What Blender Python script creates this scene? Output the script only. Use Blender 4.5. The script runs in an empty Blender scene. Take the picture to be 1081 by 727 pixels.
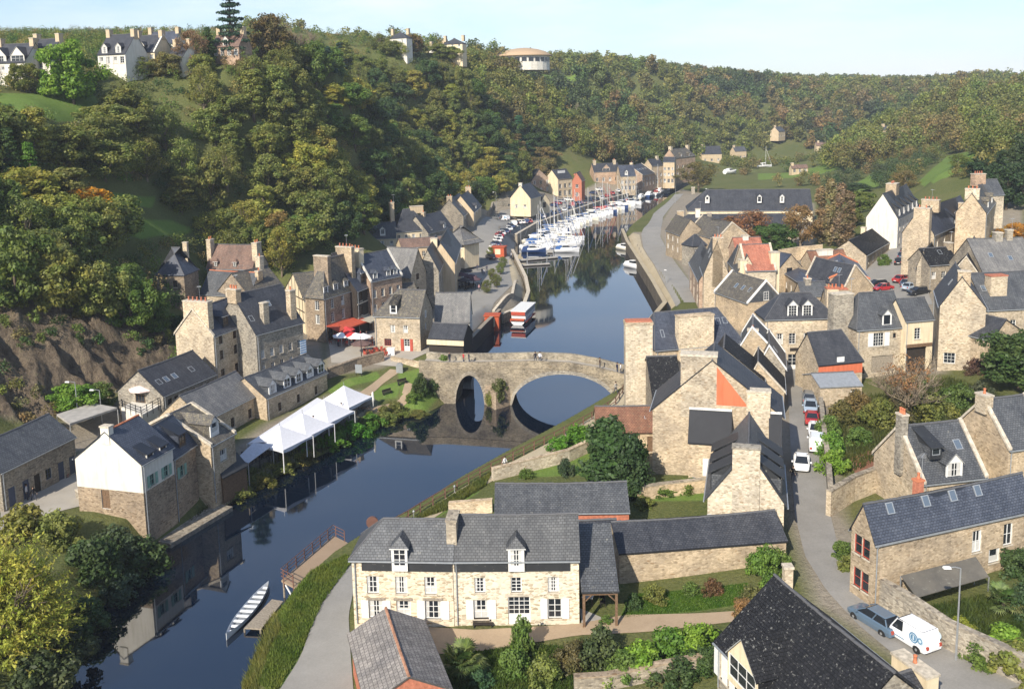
import bpy, math, random
import numpy as np
from mathutils import Matrix, Vector
random.seed(7); NR = np.random.default_rng(7)
rad = math.radians
SC = bpy.context.scene
COL = SC.collection
# ---------------------------------------------------------------- camera (also the surveying instrument)
CAM = np.array([0.0, 0.0, 44.0]); FPX = 1000.0; PIT = math.atan(.15); ROLL = .02; PW, PH = 1081.0, 727.0
CX, YP = 540.5, 110.0 + FPX*math.tan(PIT)
_F = np.array([0, math.cos(PIT), -math.sin(PIT)]); _R0 = np.array([1.0, 0, 0]); _U0 = np.array([0, math.sin(PIT), math.cos(PIT)])
CR = _R0*math.cos(ROLL) - _U0*math.sin(ROLL); CU = _R0*math.sin(ROLL) + _U0*math.cos(ROLL)
cd = bpy.data.cameras.new('camera'); cam = bpy.data.objects.new('camera', cd); COL.objects.link(cam)
cd.sensor_width = 36; cd.lens = 36*FPX/PW; cd.shift_x = 0; cd.shift_y = -(PH/2 - YP)/PW; cd.clip_start = 1; cd.clip_end = 20000
M = Matrix.Identity(4)
for i in range(3):
    M[i][0] = CR[i]; M[i][1] = CU[i]; M[i][2] = -_F[i]; M[i][3] = CAM[i]
cam.matrix_world = M; SC.camera = cam

def ray(px, py):
    d = CR*(px - CX)/FPX - CU*(py - YP)/FPX + _F
    return d
def at(px, py, z):
    """survey: where the line of sight through a photo pixel meets height z"""
    d = ray(px, py); t = (z - CAM[2])/d[2]
    return CAM + d*t
def atd(px, py, Y):
    d = ray(px, py); return CAM + d*(Y/d[1])
def proj(P):
    d = np.asarray(P, float) - CAM
    w = d @ _F
    return CX + FPX*(d @ CR)/w, YP - FPX*(d @ CU)/w, w

# ---------------------------------------------------------------- object helpers
def tag(o, label=None, cat=None, group=None, kind=None):
    if label: o['label'] = label
    if cat: o['category'] = cat
    if group: o['group'] = group
    if kind: o['kind'] = kind
    return o
def empty(name, loc=(0, 0, 0), rz=0.0, label=None, cat=None, group=None):
    o = bpy.data.objects.new(name, None); COL.objects.link(o)
    o.location = tuple(float(v) for v in loc); o.rotation_euler = (0, 0, rz); o.empty_display_size = .2
    return tag(o, label, cat, group)
class MB:
    def __init__(s): s.v = []; s.f = []; s.m = []; s.uv = []; s.mats = []
    def mi(s, mat):
        if mat is None: return 0
        if mat not in s.mats: s.mats.append(mat)
        return s.mats.index(mat)
    def face(s, pts, mat=None, uv=None):
        b = len(s.v); s.v.extend([tuple(map(float, p)) for p in pts]); s.f.append(tuple(range(b, b+len(pts))))
        s.m.append(s.mi(mat)); s.uv.append(uv); return s
    def box(s, x0, x1, y0, y1, z0, z1, mat=None, tf=None):
        c = [(x0,y0,z0),(x1,y0,z0),(x1,y1,z0),(x0,y1,z0),(x0,y0,z1),(x1,y0,z1),(x1,y1,z1),(x0,y1,z1)]
        return s.hexa(c, mat, tf)
    def hexa(s, c, mat=None, tf=None):
        if tf is not None: c = [tf @ Vector(p) for p in c]
        b = len(s.v); s.v.extend([tuple(p) for p in c])
        for q in ((3,2,1,0),(4,5,6,7),(0,1,5,4),(1,2,6,5),(2,3,7,6),(3,0,4,7)):
            s.f.append(tuple(b+i for i in q)); s.m.append(s.mi(mat)); s.uv.append(None)
        return s
    def prism(s, poly, z0, z1, mat=None):
        n = len(poly); b = len(s.v)
        if sum(poly[i][0]*poly[(i+1) % n][1]-poly[(i+1) % n][0]*poly[i][1] for i in range(n)) < 0: poly = poly[::-1]
        s.v.extend([(p[0], p[1], z0) for p in poly]); s.v.extend([(p[0], p[1], z1) for p in poly])
        k = s.mi(mat)
        s.f.append(tuple(b+i for i in range(n))[::-1]); s.f.append(tuple(b+n+i for i in range(n))); s.m += [k, k]; s.uv += [None, None]
        for i in range(n):
            j = (i+1) % n
            s.f.append((b+i, b+j, b+n+j, b+n+i)); s.m.append(k); s.uv.append(None)
        return s
    def tube(s, pts, rads, mat=None, n=6, cap=True):
        pts = [Vector(p) for p in pts]; k = s.mi(mat); rings = []
        if not hasattr(rads, '__len__'): rads = [rads]*len(pts)
        for i, p in enumerate(pts):
            d = (pts[min(i+1, len(pts)-1)] - pts[max(i-1, 0)])
            if d.length < 1e-9: d = Vector((0, 0, 1))
            d.normalize(); a = d.cross(Vector((0, 0, 1)))
            if a.length < .05: a = d.cross(Vector((1, 0, 0)))
            a.normalize(); c = d.cross(a); b = len(s.v)
            for j in range(n):
                t = 2*math.pi*j/n; s.v.append(tuple(p + (a*math.cos(t) + c*math.sin(t))*rads[i]))
            rings.append(b)
        for r0, r1 in zip(rings, rings[1:]):
            for j in range(n):
                s.f.append((r0+j, r1+j, r1+(j+1) % n, r0+(j+1) % n)); s.m.append(k); s.uv.append(None)
        if cap:
            s.f.append(tuple(rings[0]+j for j in range(n))); s.f.append(tuple(rings[-1]+j for j in range(n))[::-1]); s.m += [k, k]; s.uv += [None, None]
        return s
    def lathe(s, prof, mat=None, n=10, c=(0, 0)):
        k = s.mi(mat); rings = []
        for r, z in prof:
            b = len(s.v)
            for j in range(n):
                t = 2*math.pi*j/n; s.v.append((c[0]+r*math.cos(t), c[1]+r*math.sin(t), z))
            rings.append(b)
        for r0, r1 in zip(rings, rings[1:]):
            for j in range(n):
                s.f.append((r0+j, r0+(j+1) % n, r1+(j+1) % n, r1+j)); s.m.append(k); s.uv.append(None)
        s.f.append(tuple(rings[0]+j for j in range(n))[::-1]); s.f.append(tuple(rings[-1]+j for j in range(n))); s.m += [k, k]; s.uv += [None, None]
        return s
    def mesh(s, name, mat=None, smooth=False):
        me = bpy.data.meshes.new(name); me.from_pydata(s.v, [], s.f)
        mats = s.mats if s.mats else ([mat] if mat else [])
        for m in mats: me.materials.append(m)
        if s.mats: me.polygons.foreach_set('material_index', s.m)
        if any(u is not None for u in s.uv):
            L = me.uv_layers.new(name='UVMap'); i = 0; arr = []
            for f, u in zip(s.f, s.uv):
                for q in range(len(f)): arr.extend(u[q] if u is not None else (0, 0))
            L.data.foreach_set('uv', arr)
        if smooth: me.polygons.foreach_set('use_smooth', [True]*len(me.polygons))
        me.update(); return me
    def build(s, name, mat=None, parent=None, smooth=False, loc=None, rz=None):
        return link(name, s.mesh(name, mat, smooth), parent, loc, rz)
def link(name, me, parent=None, loc=None, rz=None):
    o = bpy.data.objects.new(name, me); COL.objects.link(o)
    if parent: o.parent = parent
    if loc is not None: o.location = tuple(float(v) for v in loc)
    if rz is not None: o.rotation_euler = (0, 0, rz)
    return o
def kids(o): return [c for c in bpy.data.objects if c.parent == o]
def copy_tree(o, parent=None, ch=None):
    ch = ch if ch is not None else CHILD(o)
    c = o.copy(); COL.objects.link(c)
    if parent: c.parent = parent
    for k, kk in ch: copy_tree(k, c, kk)
    return c
def CHILD(o): return [(k, CHILD(k)) for k in o.children]

# ---------------------------------------------------------------- materials
def newmat(name, rough=.8, spec=.3):
    m = bpy.data.materials.new(name); m.use_nodes = True; nt = m.node_tree
    b = nt.nodes['Principled BSDF']; b.inputs['Roughness'].default_value = rough
    b.inputs['Specular IOR Level'].default_value = spec
    return m, nt, b
def N(nt, t, **kw):
    n = nt.nodes.new(t)
    for k, v in kw.items():
        if k in n.inputs: n.inputs[k].default_value = v
        else: setattr(n, k, v)
    return n
def ramp(nt, fac, stops):
    r = nt.nodes.new('ShaderNodeValToRGB'); e = r.color_ramp.elements
    while len(e) < len(stops): e.new(.5)
    for x, (p, c) in zip(e, stops): x.position = p; x.color = (*c, 1) if len(c) == 3 else c
    nt.links.new(fac, r.inputs[0]); return r.outputs[0]
def mix(nt, fac, a, b, blend='MIX'):
    n = nt.nodes.new('ShaderNodeMix'); n.data_type = 'RGBA'; n.blend_type = blend
    for sock, v in ((n.inputs[0], fac), (n.inputs[6], a), (n.inputs[7], b)):
        if hasattr(v, 'links'): nt.links.new(v, sock)
        elif hasattr(v, '__len__'): sock.default_value = (*v, 1) if len(v) == 3 else v
        else: sock.default_value = v
    return n.outputs[2]
def flat(name, col, rough=.7, spec=.3, metal=0, var=.12, scale=3.0):
    m, nt, b = newmat(name, rough, spec); b.inputs['Metallic'].default_value = metal
    tc = N(nt, 'ShaderNodeTexCoord'); no = N(nt, 'ShaderNodeTexNoise', Scale=scale, Detail=4.0); nt.links.new(tc.outputs['Object'], no.inputs['Vector'])
    c = ramp(nt, no.outputs['Fac'], [(.3, [x*(1-var) for x in col]), (.7, [min(1, x*(1+var)) for x in col])])
    nt.links.new(c, b.inputs['Base Color']); return m
def stone(name, c1, c2, mortar, sc=(3.4, 3.4, 7.0), stain=.34):
    m, nt, b = newmat(name, .9, .15)
    tc = N(nt, 'ShaderNodeTexCoord'); mp = N(nt, 'ShaderNodeMapping'); mp.inputs['Scale'].default_value = sc
    nt.links.new(tc.outputs['Object'], mp.inputs[0])
    nz = N(nt, 'ShaderNodeTexNoise', Scale=1.4, Detail=2.0); nt.links.new(tc.outputs['Object'], nz.inputs['Vector'])
    wob = N(nt, 'ShaderNodeVectorMath', operation='ADD'); nt.links.new(mp.outputs[0], wob.inputs[0])
    sc2 = N(nt, 'ShaderNodeVectorMath', operation='SCALE'); sc2.inputs['Scale'].default_value = .5; nt.links.new(nz.outputs['Color'], sc2.inputs[0]); nt.links.new(sc2.outputs[0], wob.inputs[1])
    v = N(nt, 'ShaderNodeTexVoronoi', Scale=1.0); nt.links.new(wob.outputs[0], v.inputs['Vector'])
    e = N(nt, 'ShaderNodeTexVoronoi', Scale=1.0, feature='DISTANCE_TO_EDGE'); nt.links.new(wob.outputs[0], e.inputs['Vector'])
    sep = N(nt, 'ShaderNodeSeparateColor'); nt.links.new(v.outputs['Color'], sep.inputs[0])
    dark = [x*.72 for x in c1]
    col = ramp(nt, sep.outputs[0], [(0, dark), (.13, c1), (.55, c2), (.9, [min(1, x*1.22) for x in c2]), (1, [c1[0]*.9, c1[1]*.8, c1[2]*.7])])
    ef = ramp(nt, e.outputs['Distance'], [(.02, (1, 1, 1)), (.11, (0, 0, 0))])
    col = mix(nt, ef, col, mortar)
    big = N(nt, 'ShaderNodeTexNoise', Scale=.35, Detail=5.0, Roughness=.65); nt.links.new(tc.outputs['Object'], big.inputs['Vector'])
    st = ramp(nt, big.outputs['Fac'], [(.35, (1-stain, 1-stain, 1-stain*.95)), (.62, (1.05, 1.03, 1.0))])
    col = mix(nt, 1.0, col, st, 'MULTIPLY'); oi = N(nt, 'ShaderNodeObjectInfo')
    col = mix(nt, 1.0, col, ramp(nt, oi.outputs['Random'], [(0, (.78, .77, .76)), (.35, (1.0, .96, .9)), (.7, (.93, .95, .97)), (1, (1.1, 1.06, 1.0))]), 'MULTIPLY')
    nt.links.new(col, b.inputs['Base Color'])
    bp = N(nt, 'ShaderNodeBump', Strength=.6, Distance=.04); nt.links.new(e.outputs['Distance'], bp.inputs['Height']); nt.links.new(bp.outputs[0], b.inputs['Normal'])
    return m
def plaster(name, c, stain=.18):
    m, nt, b = newmat(name, .9, .15); tc = N(nt, 'ShaderNodeTexCoord')
    n1 = N(nt, 'ShaderNodeTexNoise', Scale=.5, Detail=6.0, Roughness=.7); nt.links.new(tc.outputs['Object'], n1.inputs['Vector'])
    mp = N(nt, 'ShaderNodeMapping'); mp.inputs['Scale'].default_value = (2.5, 2.5, .25); nt.links.new(tc.outputs['Object'], mp.inputs[0])
    n2 = N(nt, 'ShaderNodeTexNoise', Scale=1.0, Detail=3.0); nt.links.new(mp.outputs[0], n2.inputs['Vector'])
    a = ramp(nt, n1.outputs['Fac'], [(.3, [x*(1-stain) for x in c]), (.65, c)])
    s = ramp(nt, n2.outputs['Fac'], [(.35, (.82, .8, .76)), (.55, (1, 1, 1))])
    nt.links.new(mix(nt, .7, a, s, 'MULTIPLY'), b.inputs['Base Color']); return m
def tiles(name, c1, c2, lichen=(.3, .29, .24), lich=.62, bw=.3, bh=.22, rough=.55, streak=.5, spec=.4, ls=2.6):
    """rows of slates / tiles laid in the roof's own metres (UV), with lichen and weather streaks"""
    m, nt, b = newmat(name, rough, spec); tc = N(nt, 'ShaderNodeTexCoord')
    br = N(nt, 'ShaderNodeTexBrick'); br.offset = .5
    br.inputs['Color1'].default_value = (*c1, 1); br.inputs['Color2'].default_value = (*c2, 1); br.inputs['Mortar'].default_value = (*[x*.4 for x in c1], 1)
    br.inputs['Scale'].default_value = 1; br.inputs['Mortar Size'].default_value = .02; br.inputs['Bias'].default_value = 0
    br.inputs['Brick Width'].default_value = bw; br.inputs['Row Height'].default_value = bh
    nt.links.new(tc.outputs['UV'], br.inputs['Vector'])
    n1 = N(nt, 'ShaderNodeTexNoise', Scale=.45, Detail=6.0, Roughness=.7); nt.links.new(tc.outputs['Object'], n1.inputs['Vector'])
    mp = N(nt, 'ShaderNodeMapping'); mp.inputs['Scale'].default_value = (2.2, .18, 1); nt.links.new(tc.outputs['UV'], mp.inputs[0])
    n2 = N(nt, 'ShaderNodeTexNoise', Scale=1.0, Detail=3.0); nt.links.new(mp.outputs[0], n2.inputs['Vector'])
    n3 = N(nt, 'ShaderNodeTexNoise', Scale=ls, Detail=5.0, Roughness=.75); nt.links.new(tc.outputs['Object'], n3.inputs['Vector'])
    col = mix(nt, 1.0, br.outputs['Color'], ramp(nt, n1.outputs['Fac'], [(.3, (.7, .7, .72)), (.7, (1.3, 1.26, 1.2))]), 'MULTIPLY')
    col = mix(nt, streak, col, ramp(nt, n2.outputs['Fac'], [(.3, (.65, .65, .65)), (.65, (1.25, 1.25, 1.22))]), 'MULTIPLY')
    col = mix(nt, ramp(nt, n3.outputs['Fac'], [(lich, (0, 0, 0)), (lich+.1, (.8, .8, .8))]), col, lichen)
    nt.links.new(col, b.inputs['Base Color'])
    bp = N(nt, 'ShaderNodeBump', Strength=.35, Distance=.02); nt.links.new(br.outputs['Fac'], bp.inputs['Height']); bp.invert = True; nt.links.new(bp.outputs[0], b.inputs['Normal'])
    return m
def objcol(name, rough=.8, spec=.2, var=.15, scale=2.0, coat=0, metal=0):
    """colour comes from the object itself (obj.color), varied by noise"""
    m, nt, b = newmat(name, rough, spec); oi = N(nt, 'ShaderNodeObjectInfo'); tc = N(nt, 'ShaderNodeTexCoord')
    no = N(nt, 'ShaderNodeTexNoise', Scale=scale, Detail=4.0); nt.links.new(tc.outputs['Object'], no.inputs['Vector'])
    f = ramp(nt, no.outputs['Fac'], [(.3, (1-var,)*3), (.7, (1+var,)*3)])
    nt.links.new(mix(nt, 1.0, oi.outputs['Color'], f, 'MULTIPLY'), b.inputs['Base Color'])
    b.inputs['Coat Weight'].default_value = coat; b.inputs['Metallic'].default_value = metal
    return m
MT = {}
MT['s_cream'] = stone('stone_cream', (.46, .385, .285), (.63, .55, .425), (.57, .49, .37))
MT['s_hero'] = stone('stone_pale_rubble', (.42, .345, .24), (.66, .57, .44), (.72, .64, .50), (2.6, 2.6, 6.2), .15)
MT['s_warm'] = stone('stone_warm', (.39, .315, .22), (.54, .445, .325), (.48, .395, .285))
MT['s_brown'] = stone('stone_brown', (.26, .205, .15), (.38, .31, .235), (.33, .27, .205))
MT['s_grey'] = stone('stone_grey', (.24, .215, .18), (.38, .345, .285), (.32, .285, .23))
MT['s_pink'] = stone('stone_pink', (.38, .27, .2), (.5, .37, .28), (.42, .32, .24))
MT['s_dark'] = stone('stone_dark', (.12, .105, .085), (.21, .185, .15), (.15, .135, .11))  # darker stone for the arch undersides and the right quay wall
MT['s_bridge'] = stone('stone_bridge', (.27, .235, .175), (.40, .35, .27), (.33, .29, .22), stain=.5)
MT['white'] = plaster('render_white', (.73, .69, .61))
MT['cream'] = plaster('render_cream', (.74, .62, .43))
MT['sand'] = plaster('render_sand', (.58, .46, .31))
MT['orange'] = plaster('render_orange', (.62, .17, .085), .1)
MT['slate'] = tiles('slate_grey', (.070, .076, .086), (.108, .115, .126))
MT['slate_d'] = tiles('slate_dark', (.040, .044, .055), (.066, .07, .082), lich=.72)
MT['slate_b'] = tiles('slate_blue', (.052, .062, .088), (.082, .094, .125), lich=.74, rough=.45)
MT['slate_o'] = tiles('slate_old', (.085, .078, .07), (.13, .12, .105), lich=.52, lichen=(.22, .19, .12))
MT['slate_l'] = tiles('slate_light', (.15, .15, .15), (.21, .205, .2), lich=.6)
MT['slate_k'] = tiles('slate_black_lichen', (.013, .014, .017), (.021, .022, .026), lich=.585, lichen=(.30, .30, .28), rough=.75, spec=.2, ls=4.2)
MT['tile_r'] = tiles('clay_tile_red', (.36, .13, .085), (.46, .19, .125), lichen=(.3, .2, .15), lich=.6, rough=.8)
MT['tile_b'] = tiles('clay_tile_brown', (.2, .095, .06), (.27, .135, .085), lichen=(.16, .12, .08), lich=.55, rough=.8)
MT['tile_m'] = tiles('clay_tile_mauve', (.17, .11, .09), (.24, .155, .12), lichen=(.16, .13, .11), lich=.55, rough=.8)
MT['tile_g'] = tiles('pan_tile_grey', (.19, .175, .165), (.28, .26, .245), lichen=(.36, .34, .3), lich=.58, bw=.34, bh=.3, rough=.8)
MT['zinc'] = flat('zinc', (.33, .35, .37), .4, .5, .3)
MT['lead'] = flat('lead_flashing', (.30, .30, .29), .6)
MT['ridge_o'] = flat('weathered_clay_ridge', (.36, .19, .12), .9, .1, 0, .3, 4)
MT['curtain'] = flat('net_curtain', (.50, .49, .46), .9, .1, 0, .1)
MT['ridge'] = flat('ridge_tile', (.22, .15, .11), .85)
MT['ridge_d'] = flat('ridge_slate', (.1, .1, .105), .7)
MT['coping'] = flat('coping_stone', (.50, .44, .35), .9, .1, 0, .3)
MT['wpaint'] = flat('white_paint', (.70, .69, .66), .5, .4, 0, .04)
MT['wood'] = flat('brown_wood', (.16, .1, .06), .8, .2, 0, .3, 6)
MT['wood_g'] = flat('weathered_wood', (.27, .23, .18), .85, .2, 0, .3, 6)
MT['wood_k'] = flat('dark_timber', (.035, .028, .023), .7)
MT['bluep'] = flat('blue_grey_paint', (.07, .085, .13), .6)
MT['greenp'] = flat('green_grey_paint', (.22, .36, .29), .6)
MT['redp'] = flat('red_paint', (.38, .07, .045), .6)
MT['brick'] = tiles('red_brick', (.38, .15, .09), (.46, .2, .12), lich=.8, bw=.24, bh=.08, rough=.9, streak=.25)
MT['brick_o'] = flat('red_brick_plain', (.42, .16, .10), .9, .1, 0, .25, 4)
MT['pot'] = flat('terracotta', (.52, .18, .09), .85)
MT['iron'] = flat('dark_iron', (.03, .03, .033), .5, .5, .4)
MT['rust'] = flat('rusty_rail', (.15, .075, .055), .7)
MT['steel'] = flat('galvanised_steel', (.42, .43, .44), .45, .5, .6)
MT['concrete'] = flat('concrete', (.36, .34, .31), .9, .1, 0, .18, 1.0)
MT['tyre'] = flat('tyre_rubber', (.02, .02, .02), .85)
m, nt, b = newmat('window_glass', .06, .6); b.inputs['Base Color'].default_value = (.018, .022, .028, 1); MT['glass'] = m
m, nt, b = newmat('sky_glass', .12, .7); b.inputs['Base Color'].default_value = (.10, .13, .17, 1); MT['rglass'] = m
m, nt, b = newmat('clear_glass', .05, .5); b.inputs['Base Color'].default_value = (.8, .85, .85, 1); b.inputs['Transmission Weight'].default_value = .9; b.inputs['IOR'].default_value = 1.02; MT['cglass'] = m
MT['paint'] = objcol('vehicle_paint', .28, .5, .03, 1.0, .6)
MT['cloth'] = objcol('cloth', .9, .1, .15, 5.0)
MT['gel'] = objcol('boat_gelcoat', .35, .45, .04, 1.0)
MT['canvas'] = objcol('canvas_cover', .85, .15, .12, 2.0)
MT['skin'] = flat('skin', (.5, .3, .2), .6)
MT['hair'] = flat('hair', (.05, .035, .025), .7)
MT['trouser'] = flat('dark_trousers', (.05, .055, .075), .9)
MT['bark'] = flat('bark', (.12, .095, .07), .95, .1, 0, .35, 5)
MT['bark_l'] = flat('pale_bark', (.22, .175, .125), .95, .1, 0, .3, 5)
def leafmat(name, tr=.42, gloss=.5):
    m = bpy.data.materials.new(name); m.use_nodes = True; nt = m.node_tree; nt.nodes.clear()
    out = N(nt, 'ShaderNodeOutputMaterial'); oi = N(nt, 'ShaderNodeObjectInfo'); ge = N(nt, 'ShaderNodeNewGeometry'); tc = N(nt, 'ShaderNodeTexCoord')
    r = ramp(nt, ge.outputs['Random Per Island'], [(0, (.55, .58, .55)), (.5, (1, 1, 1)), (1, (1.35, 1.33, 1.1))])
    no = N(nt, 'ShaderNodeTexNoise', Scale=.55, Detail=2.0); nt.links.new(tc.outputs['Object'], no.inputs['Vector'])
    r2 = ramp(nt, no.outputs['Fac'], [(.32, (.68, .8, .62)), (.5, (1, 1, 1)), (.68, (1.18, 1.05, .92))])
    c = mix(nt, 1.0, oi.outputs['Color'], r, 'MULTIPLY'); c = mix(nt, 1.0, c, r2, 'MULTIPLY')
    d = N(nt, 'ShaderNodeBsdfPrincipled'); d.inputs['Roughness'].default_value = gloss; d.inputs['Specular IOR Level'].default_value = .25; nt.links.new(c, d.inputs['Base Color'])
    t = N(nt, 'ShaderNodeBsdfTranslucent'); nt.links.new(mix(nt, 1.0, c, (1.15, 1.2, .6), 'MULTIPLY'), t.inputs[0])
    mx = N(nt, 'ShaderNodeMixShader'); mx.inputs[0].default_value = tr
    nt.links.new(d.outputs[0], mx.inputs[1]); nt.links.new(t.outputs[0], mx.inputs[2]); nt.links.new(mx.outputs[0], out.inputs[0]); return m
MT['leaf'] = leafmat('leaves')
# ---------------------------------------------------------------- terrain survey
_pts = []
for px, py, z in [
    (0,540,3.5),(60,510,3.6),(100,540,3.6),(60,430,6),(20,445,6),(130,400,6),(180,400,4.5),(230,440,3.6),(300,420,3.2),(300,470,2.6),(400,410,3.0),(370,400,4.2),(450,415,2.6),(420,372,4.6),(360,365,4.6),(470,372,4.8),
    (300,330,5.2),(400,300,5),(250,300,6.5),(190,325,8),(470,300,4.2),(500,330,3.6),(490,260,4.3),(520,300,3.4),(530,225,4.5),(545,255,3.6),(570,215,4.5),(600,215,4.2),(650,203,4),(700,196,3.8),
    (420,255,5.5),(390,262,6),(480,222,5.5),(540,195,9),(600,180,7),(700,170,6),(760,165,6),(850,160,7),(940,150,12),
    (300,700,2.2),(340,640,2.6),(400,690,3.0),(500,690,3.0),(500,660,3.2),(650,655,3.3),(740,640,3.5),(700,700,3.2),(780,690,3.8),(430,545,2.2),(520,505,2.8),(600,465,3.0),(640,430,3.6),(560,540,3.4),(680,495,4.0),(750,520,4.2),(660,410,4.2),
    (830,600,4.2),(840,540,4.4),(845,470,4.5),(842,395,4.6),(920,650,4.2),(1000,690,4.2),(1081,725,4.4),(1040,640,4.6),(1000,600,4.6),(960,500,5.2),(900,480,5.0),(940,420,5.6),(1050,480,6.5),(1050,400,6.8),(980,390,6),(880,390,5),
    (720,300,3.6),(690,240,3.6),(735,320,3.8),(712,205,3.6),(690,280,3.0),(760,290,4.2),(800,335,4.4),(840,300,5),(880,320,5.5),(930,300,7),(920,285,7.5),(948,245,10),(1000,260,11),(1030,225,15),(1060,300,10),(1060,200,19),(870,270,6.5),(800,240,5),(760,215,4.6),(850,225,5.5),
    (870,190,6),(930,190,10),(990,186,20),(1022,163,26),(1060,165,24),(850,180,5),(960,215,11),(780,180,4.5)]:
    p = at(px, py, z); _pts.append((p[0], p[1], z))
for px, py, Y in [(-40,95,195),(0,90,202),(60,88,210),(150,84,228),(220,77,235),(285,78,240),(360,78,270),(430,54,395),(550,70,480),(620,74,560),(7,92,205),(40,92,208),(118,75,225),(150,76,232),(168,66,262),(184,73,232),(237,75,232),(420,50,380),(477,54,400),(460,57,405),(700,80,680),(780,90,800),(860,95,900),(940,98,1000),(1000,97,1150),(1081,97,1350)]:
    p = atd(px, py, Y); _pts.append(tuple(p))
for px, py, Y in [(40,110,190),(130,235,178),(100,118,206),(50,130,180),(60,345,131),(120,345,137),(20,350,127),(150,330,150),(-40,350,120),(1081,150,330),(1150,140,330),(1060,118,470),(1000,112,520),(1081,105,500)]:
    p = atd(px, py, Y); _pts.append(tuple(p))
_pts += [(-70,60,12),(-110,70,30),(-170,90,48),(-200,150,55),(-300,300,60),(-300,150,58),(-250,600,68),(-100,700,72),(0,900,74),(-100,1500,80),(300,1600,82),(800,2500,90),(0,3000,90),(2500,6000,95),(-2500,6000,95),(0,7000,100),
         (120,60,6),(140,120,9),(170,180,18),(220,250,32),(300,350,45),(350,550,48),(420,800,52),(600,1200,62),(900,900,70),(500,300,60),(300,100,30),(20,30,3),(-20,30,1.5),(60,40,4)]
_P = np.array(_pts); _pxy = _P[:, :2]/100.0
_n = len(_P); _A = np.zeros((_n+3, _n+3))
_A[:_n, :_n] = -np.sqrt(((_pxy[:, None]-_pxy[None])**2).sum(-1)); _A[:_n, :_n] -= np.eye(_n)*.004
_A[:_n, _n] = 1; _A[:_n, _n+1:] = _pxy; _A[_n, :_n] = 1; _A[_n+1:, :_n] = _pxy.T
_W = np.linalg.solve(_A, np.r_[_P[:, 2], 0, 0, 0])
RIVER_L = [(70,738),(95,655),(150,594),(172,575),(218,543),(242,531),(303,498),(353,473),(397,451),(425,440),(450,436),(474,423),(479,411),(490,392),(497,373),(512,356),(527,341),(553,331),(558,316),(555,300),(548,285),(541,270),(545,258),(565,245),(600,232),(640,218),(680,207),(705,199),(735,190),(765,186)]
RIVER_R = [(252,738),(268,700),(282,665),(306,628),(335,602),(372,577),(430,547),(470,521),(520,493),(580,462),(620,440),(648,425),(657,405),(672,372),(703,335),(690,310),(675,285),(663,265),(658,252),(665,240),(680,228),(700,214),(718,203),(745,194),(768,190)]
rl = [at(*p, 0)[:2] for p in RIVER_L]; rr = [at(*p, 0)[:2] for p in RIVER_R]
rl = [np.array((-46., 20.))] + rl + [np.array((rl[-1][0]+60, rl[-1][1]+25))]; rr = [np.array((-14., 20.))] + rr + [np.array((rr[-1][0]+60, rr[-1][1]+14))]
RIV = np.array(rl + rr[::-1])
def inpoly(x, y, poly):
    ins = np.zeros(x.shape, bool); n = len(poly)
    for i in range(n):
        x0, y0 = poly[i]; x1, y1 = poly[(i+1) % n]
        if y0 == y1: continue
        c = ((y0 > y) != (y1 > y)) & (x < (x1-x0)*(y-y0)/(y1-y0) + x0); ins ^= c
    return ins
def sdf(x, y, poly):
    d = np.full(x.shape, 1e9); n = len(poly)
    for i in range(n):
        ax, ay = poly[i]; bx, by = poly[(i+1) % n]; ex, ey = bx-ax, by-ay
        t = np.clip(((x-ax)*ex + (y-ay)*ey)/(ex*ex+ey*ey+1e-12), 0, 1)
        d = np.minimum(d, (x-ax-t*ex)**2 + (y-ay-t*ey)**2)
    d = np.sqrt(d); return np.where(inpoly(x, y, poly), -d, d)
def gz(x, y):
    x = np.asarray(x, float); y = np.asarray(y, float); sh = x.shape
    xf = x.ravel(); yf = y.ravel(); out = np.empty(xf.shape)
    for i in range(0, len(xf), 20000):
        a = xf[i:i+20000]/100; b = yf[i:i+20000]/100
        r = np.sqrt((a[:, None]-_pxy[:, 0])**2 + (b[:, None]-_pxy[:, 1])**2)
        out[i:i+20000] = -(r @ _W[:_n]) + _W[_n] + a*_W[_n+1] + b*_W[_n+2]
    z = np.maximum(out, 1.6)
    s = sdf(xf, yf, RIV)
    lim = np.where(s > 0, s*1.1 + .02, np.maximum(s*.6, -1.6))
    z = np.minimum(z, lim)
    for P_, zf in FLATS: z = np.where(inpoly(xf, yf, P_), np.maximum(z, zf), z)
    return z.reshape(sh)
FLATS = [(np.array([at(*p, 1.5)[:2] for p in [(248,511),(303,483),(353,458),(398,434),(384,412),(345,418),(281,447),(244,474)]]), 1.5)]
def gz1(x, y): return float(gz(np.array([x]), np.array([y]))[0])
def ground(px, py, lo=40, hi=1600):
    """first hit of the sight line through a photo pixel with the terrain"""
    d = ray(px, py); t = np.concatenate([np.arange(lo, 300, .5), np.arange(300, hi, 3)]); P = CAM[None] + d[None]*t[:, None]
    g = P[:, 2] - gz(P[:, 0], P[:, 1]); k = np.argmax(g < 0)
    if g[k] >= 0: return P[-1]
    return P[k]
# ---------------------------------------------------------------- ground sheet
rows = [34.0]
while rows[-1] < 560: rows.append(rows[-1]*1.0062)
while rows[-1] < 7500: rows.append(rows[-1]*1.035)
rows = np.array(rows); cols = np.linspace(-.80, .80, 820)
GX = rows[:, None]*cols[None]; GY = np.repeat(rows[:, None], len(cols), 1)
GZ = gz(GX, GY)
rock = np.zeros(GZ.shape)
gxy = lambda pts: np.array([ground(*p)[:2] for p in pts])
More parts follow.
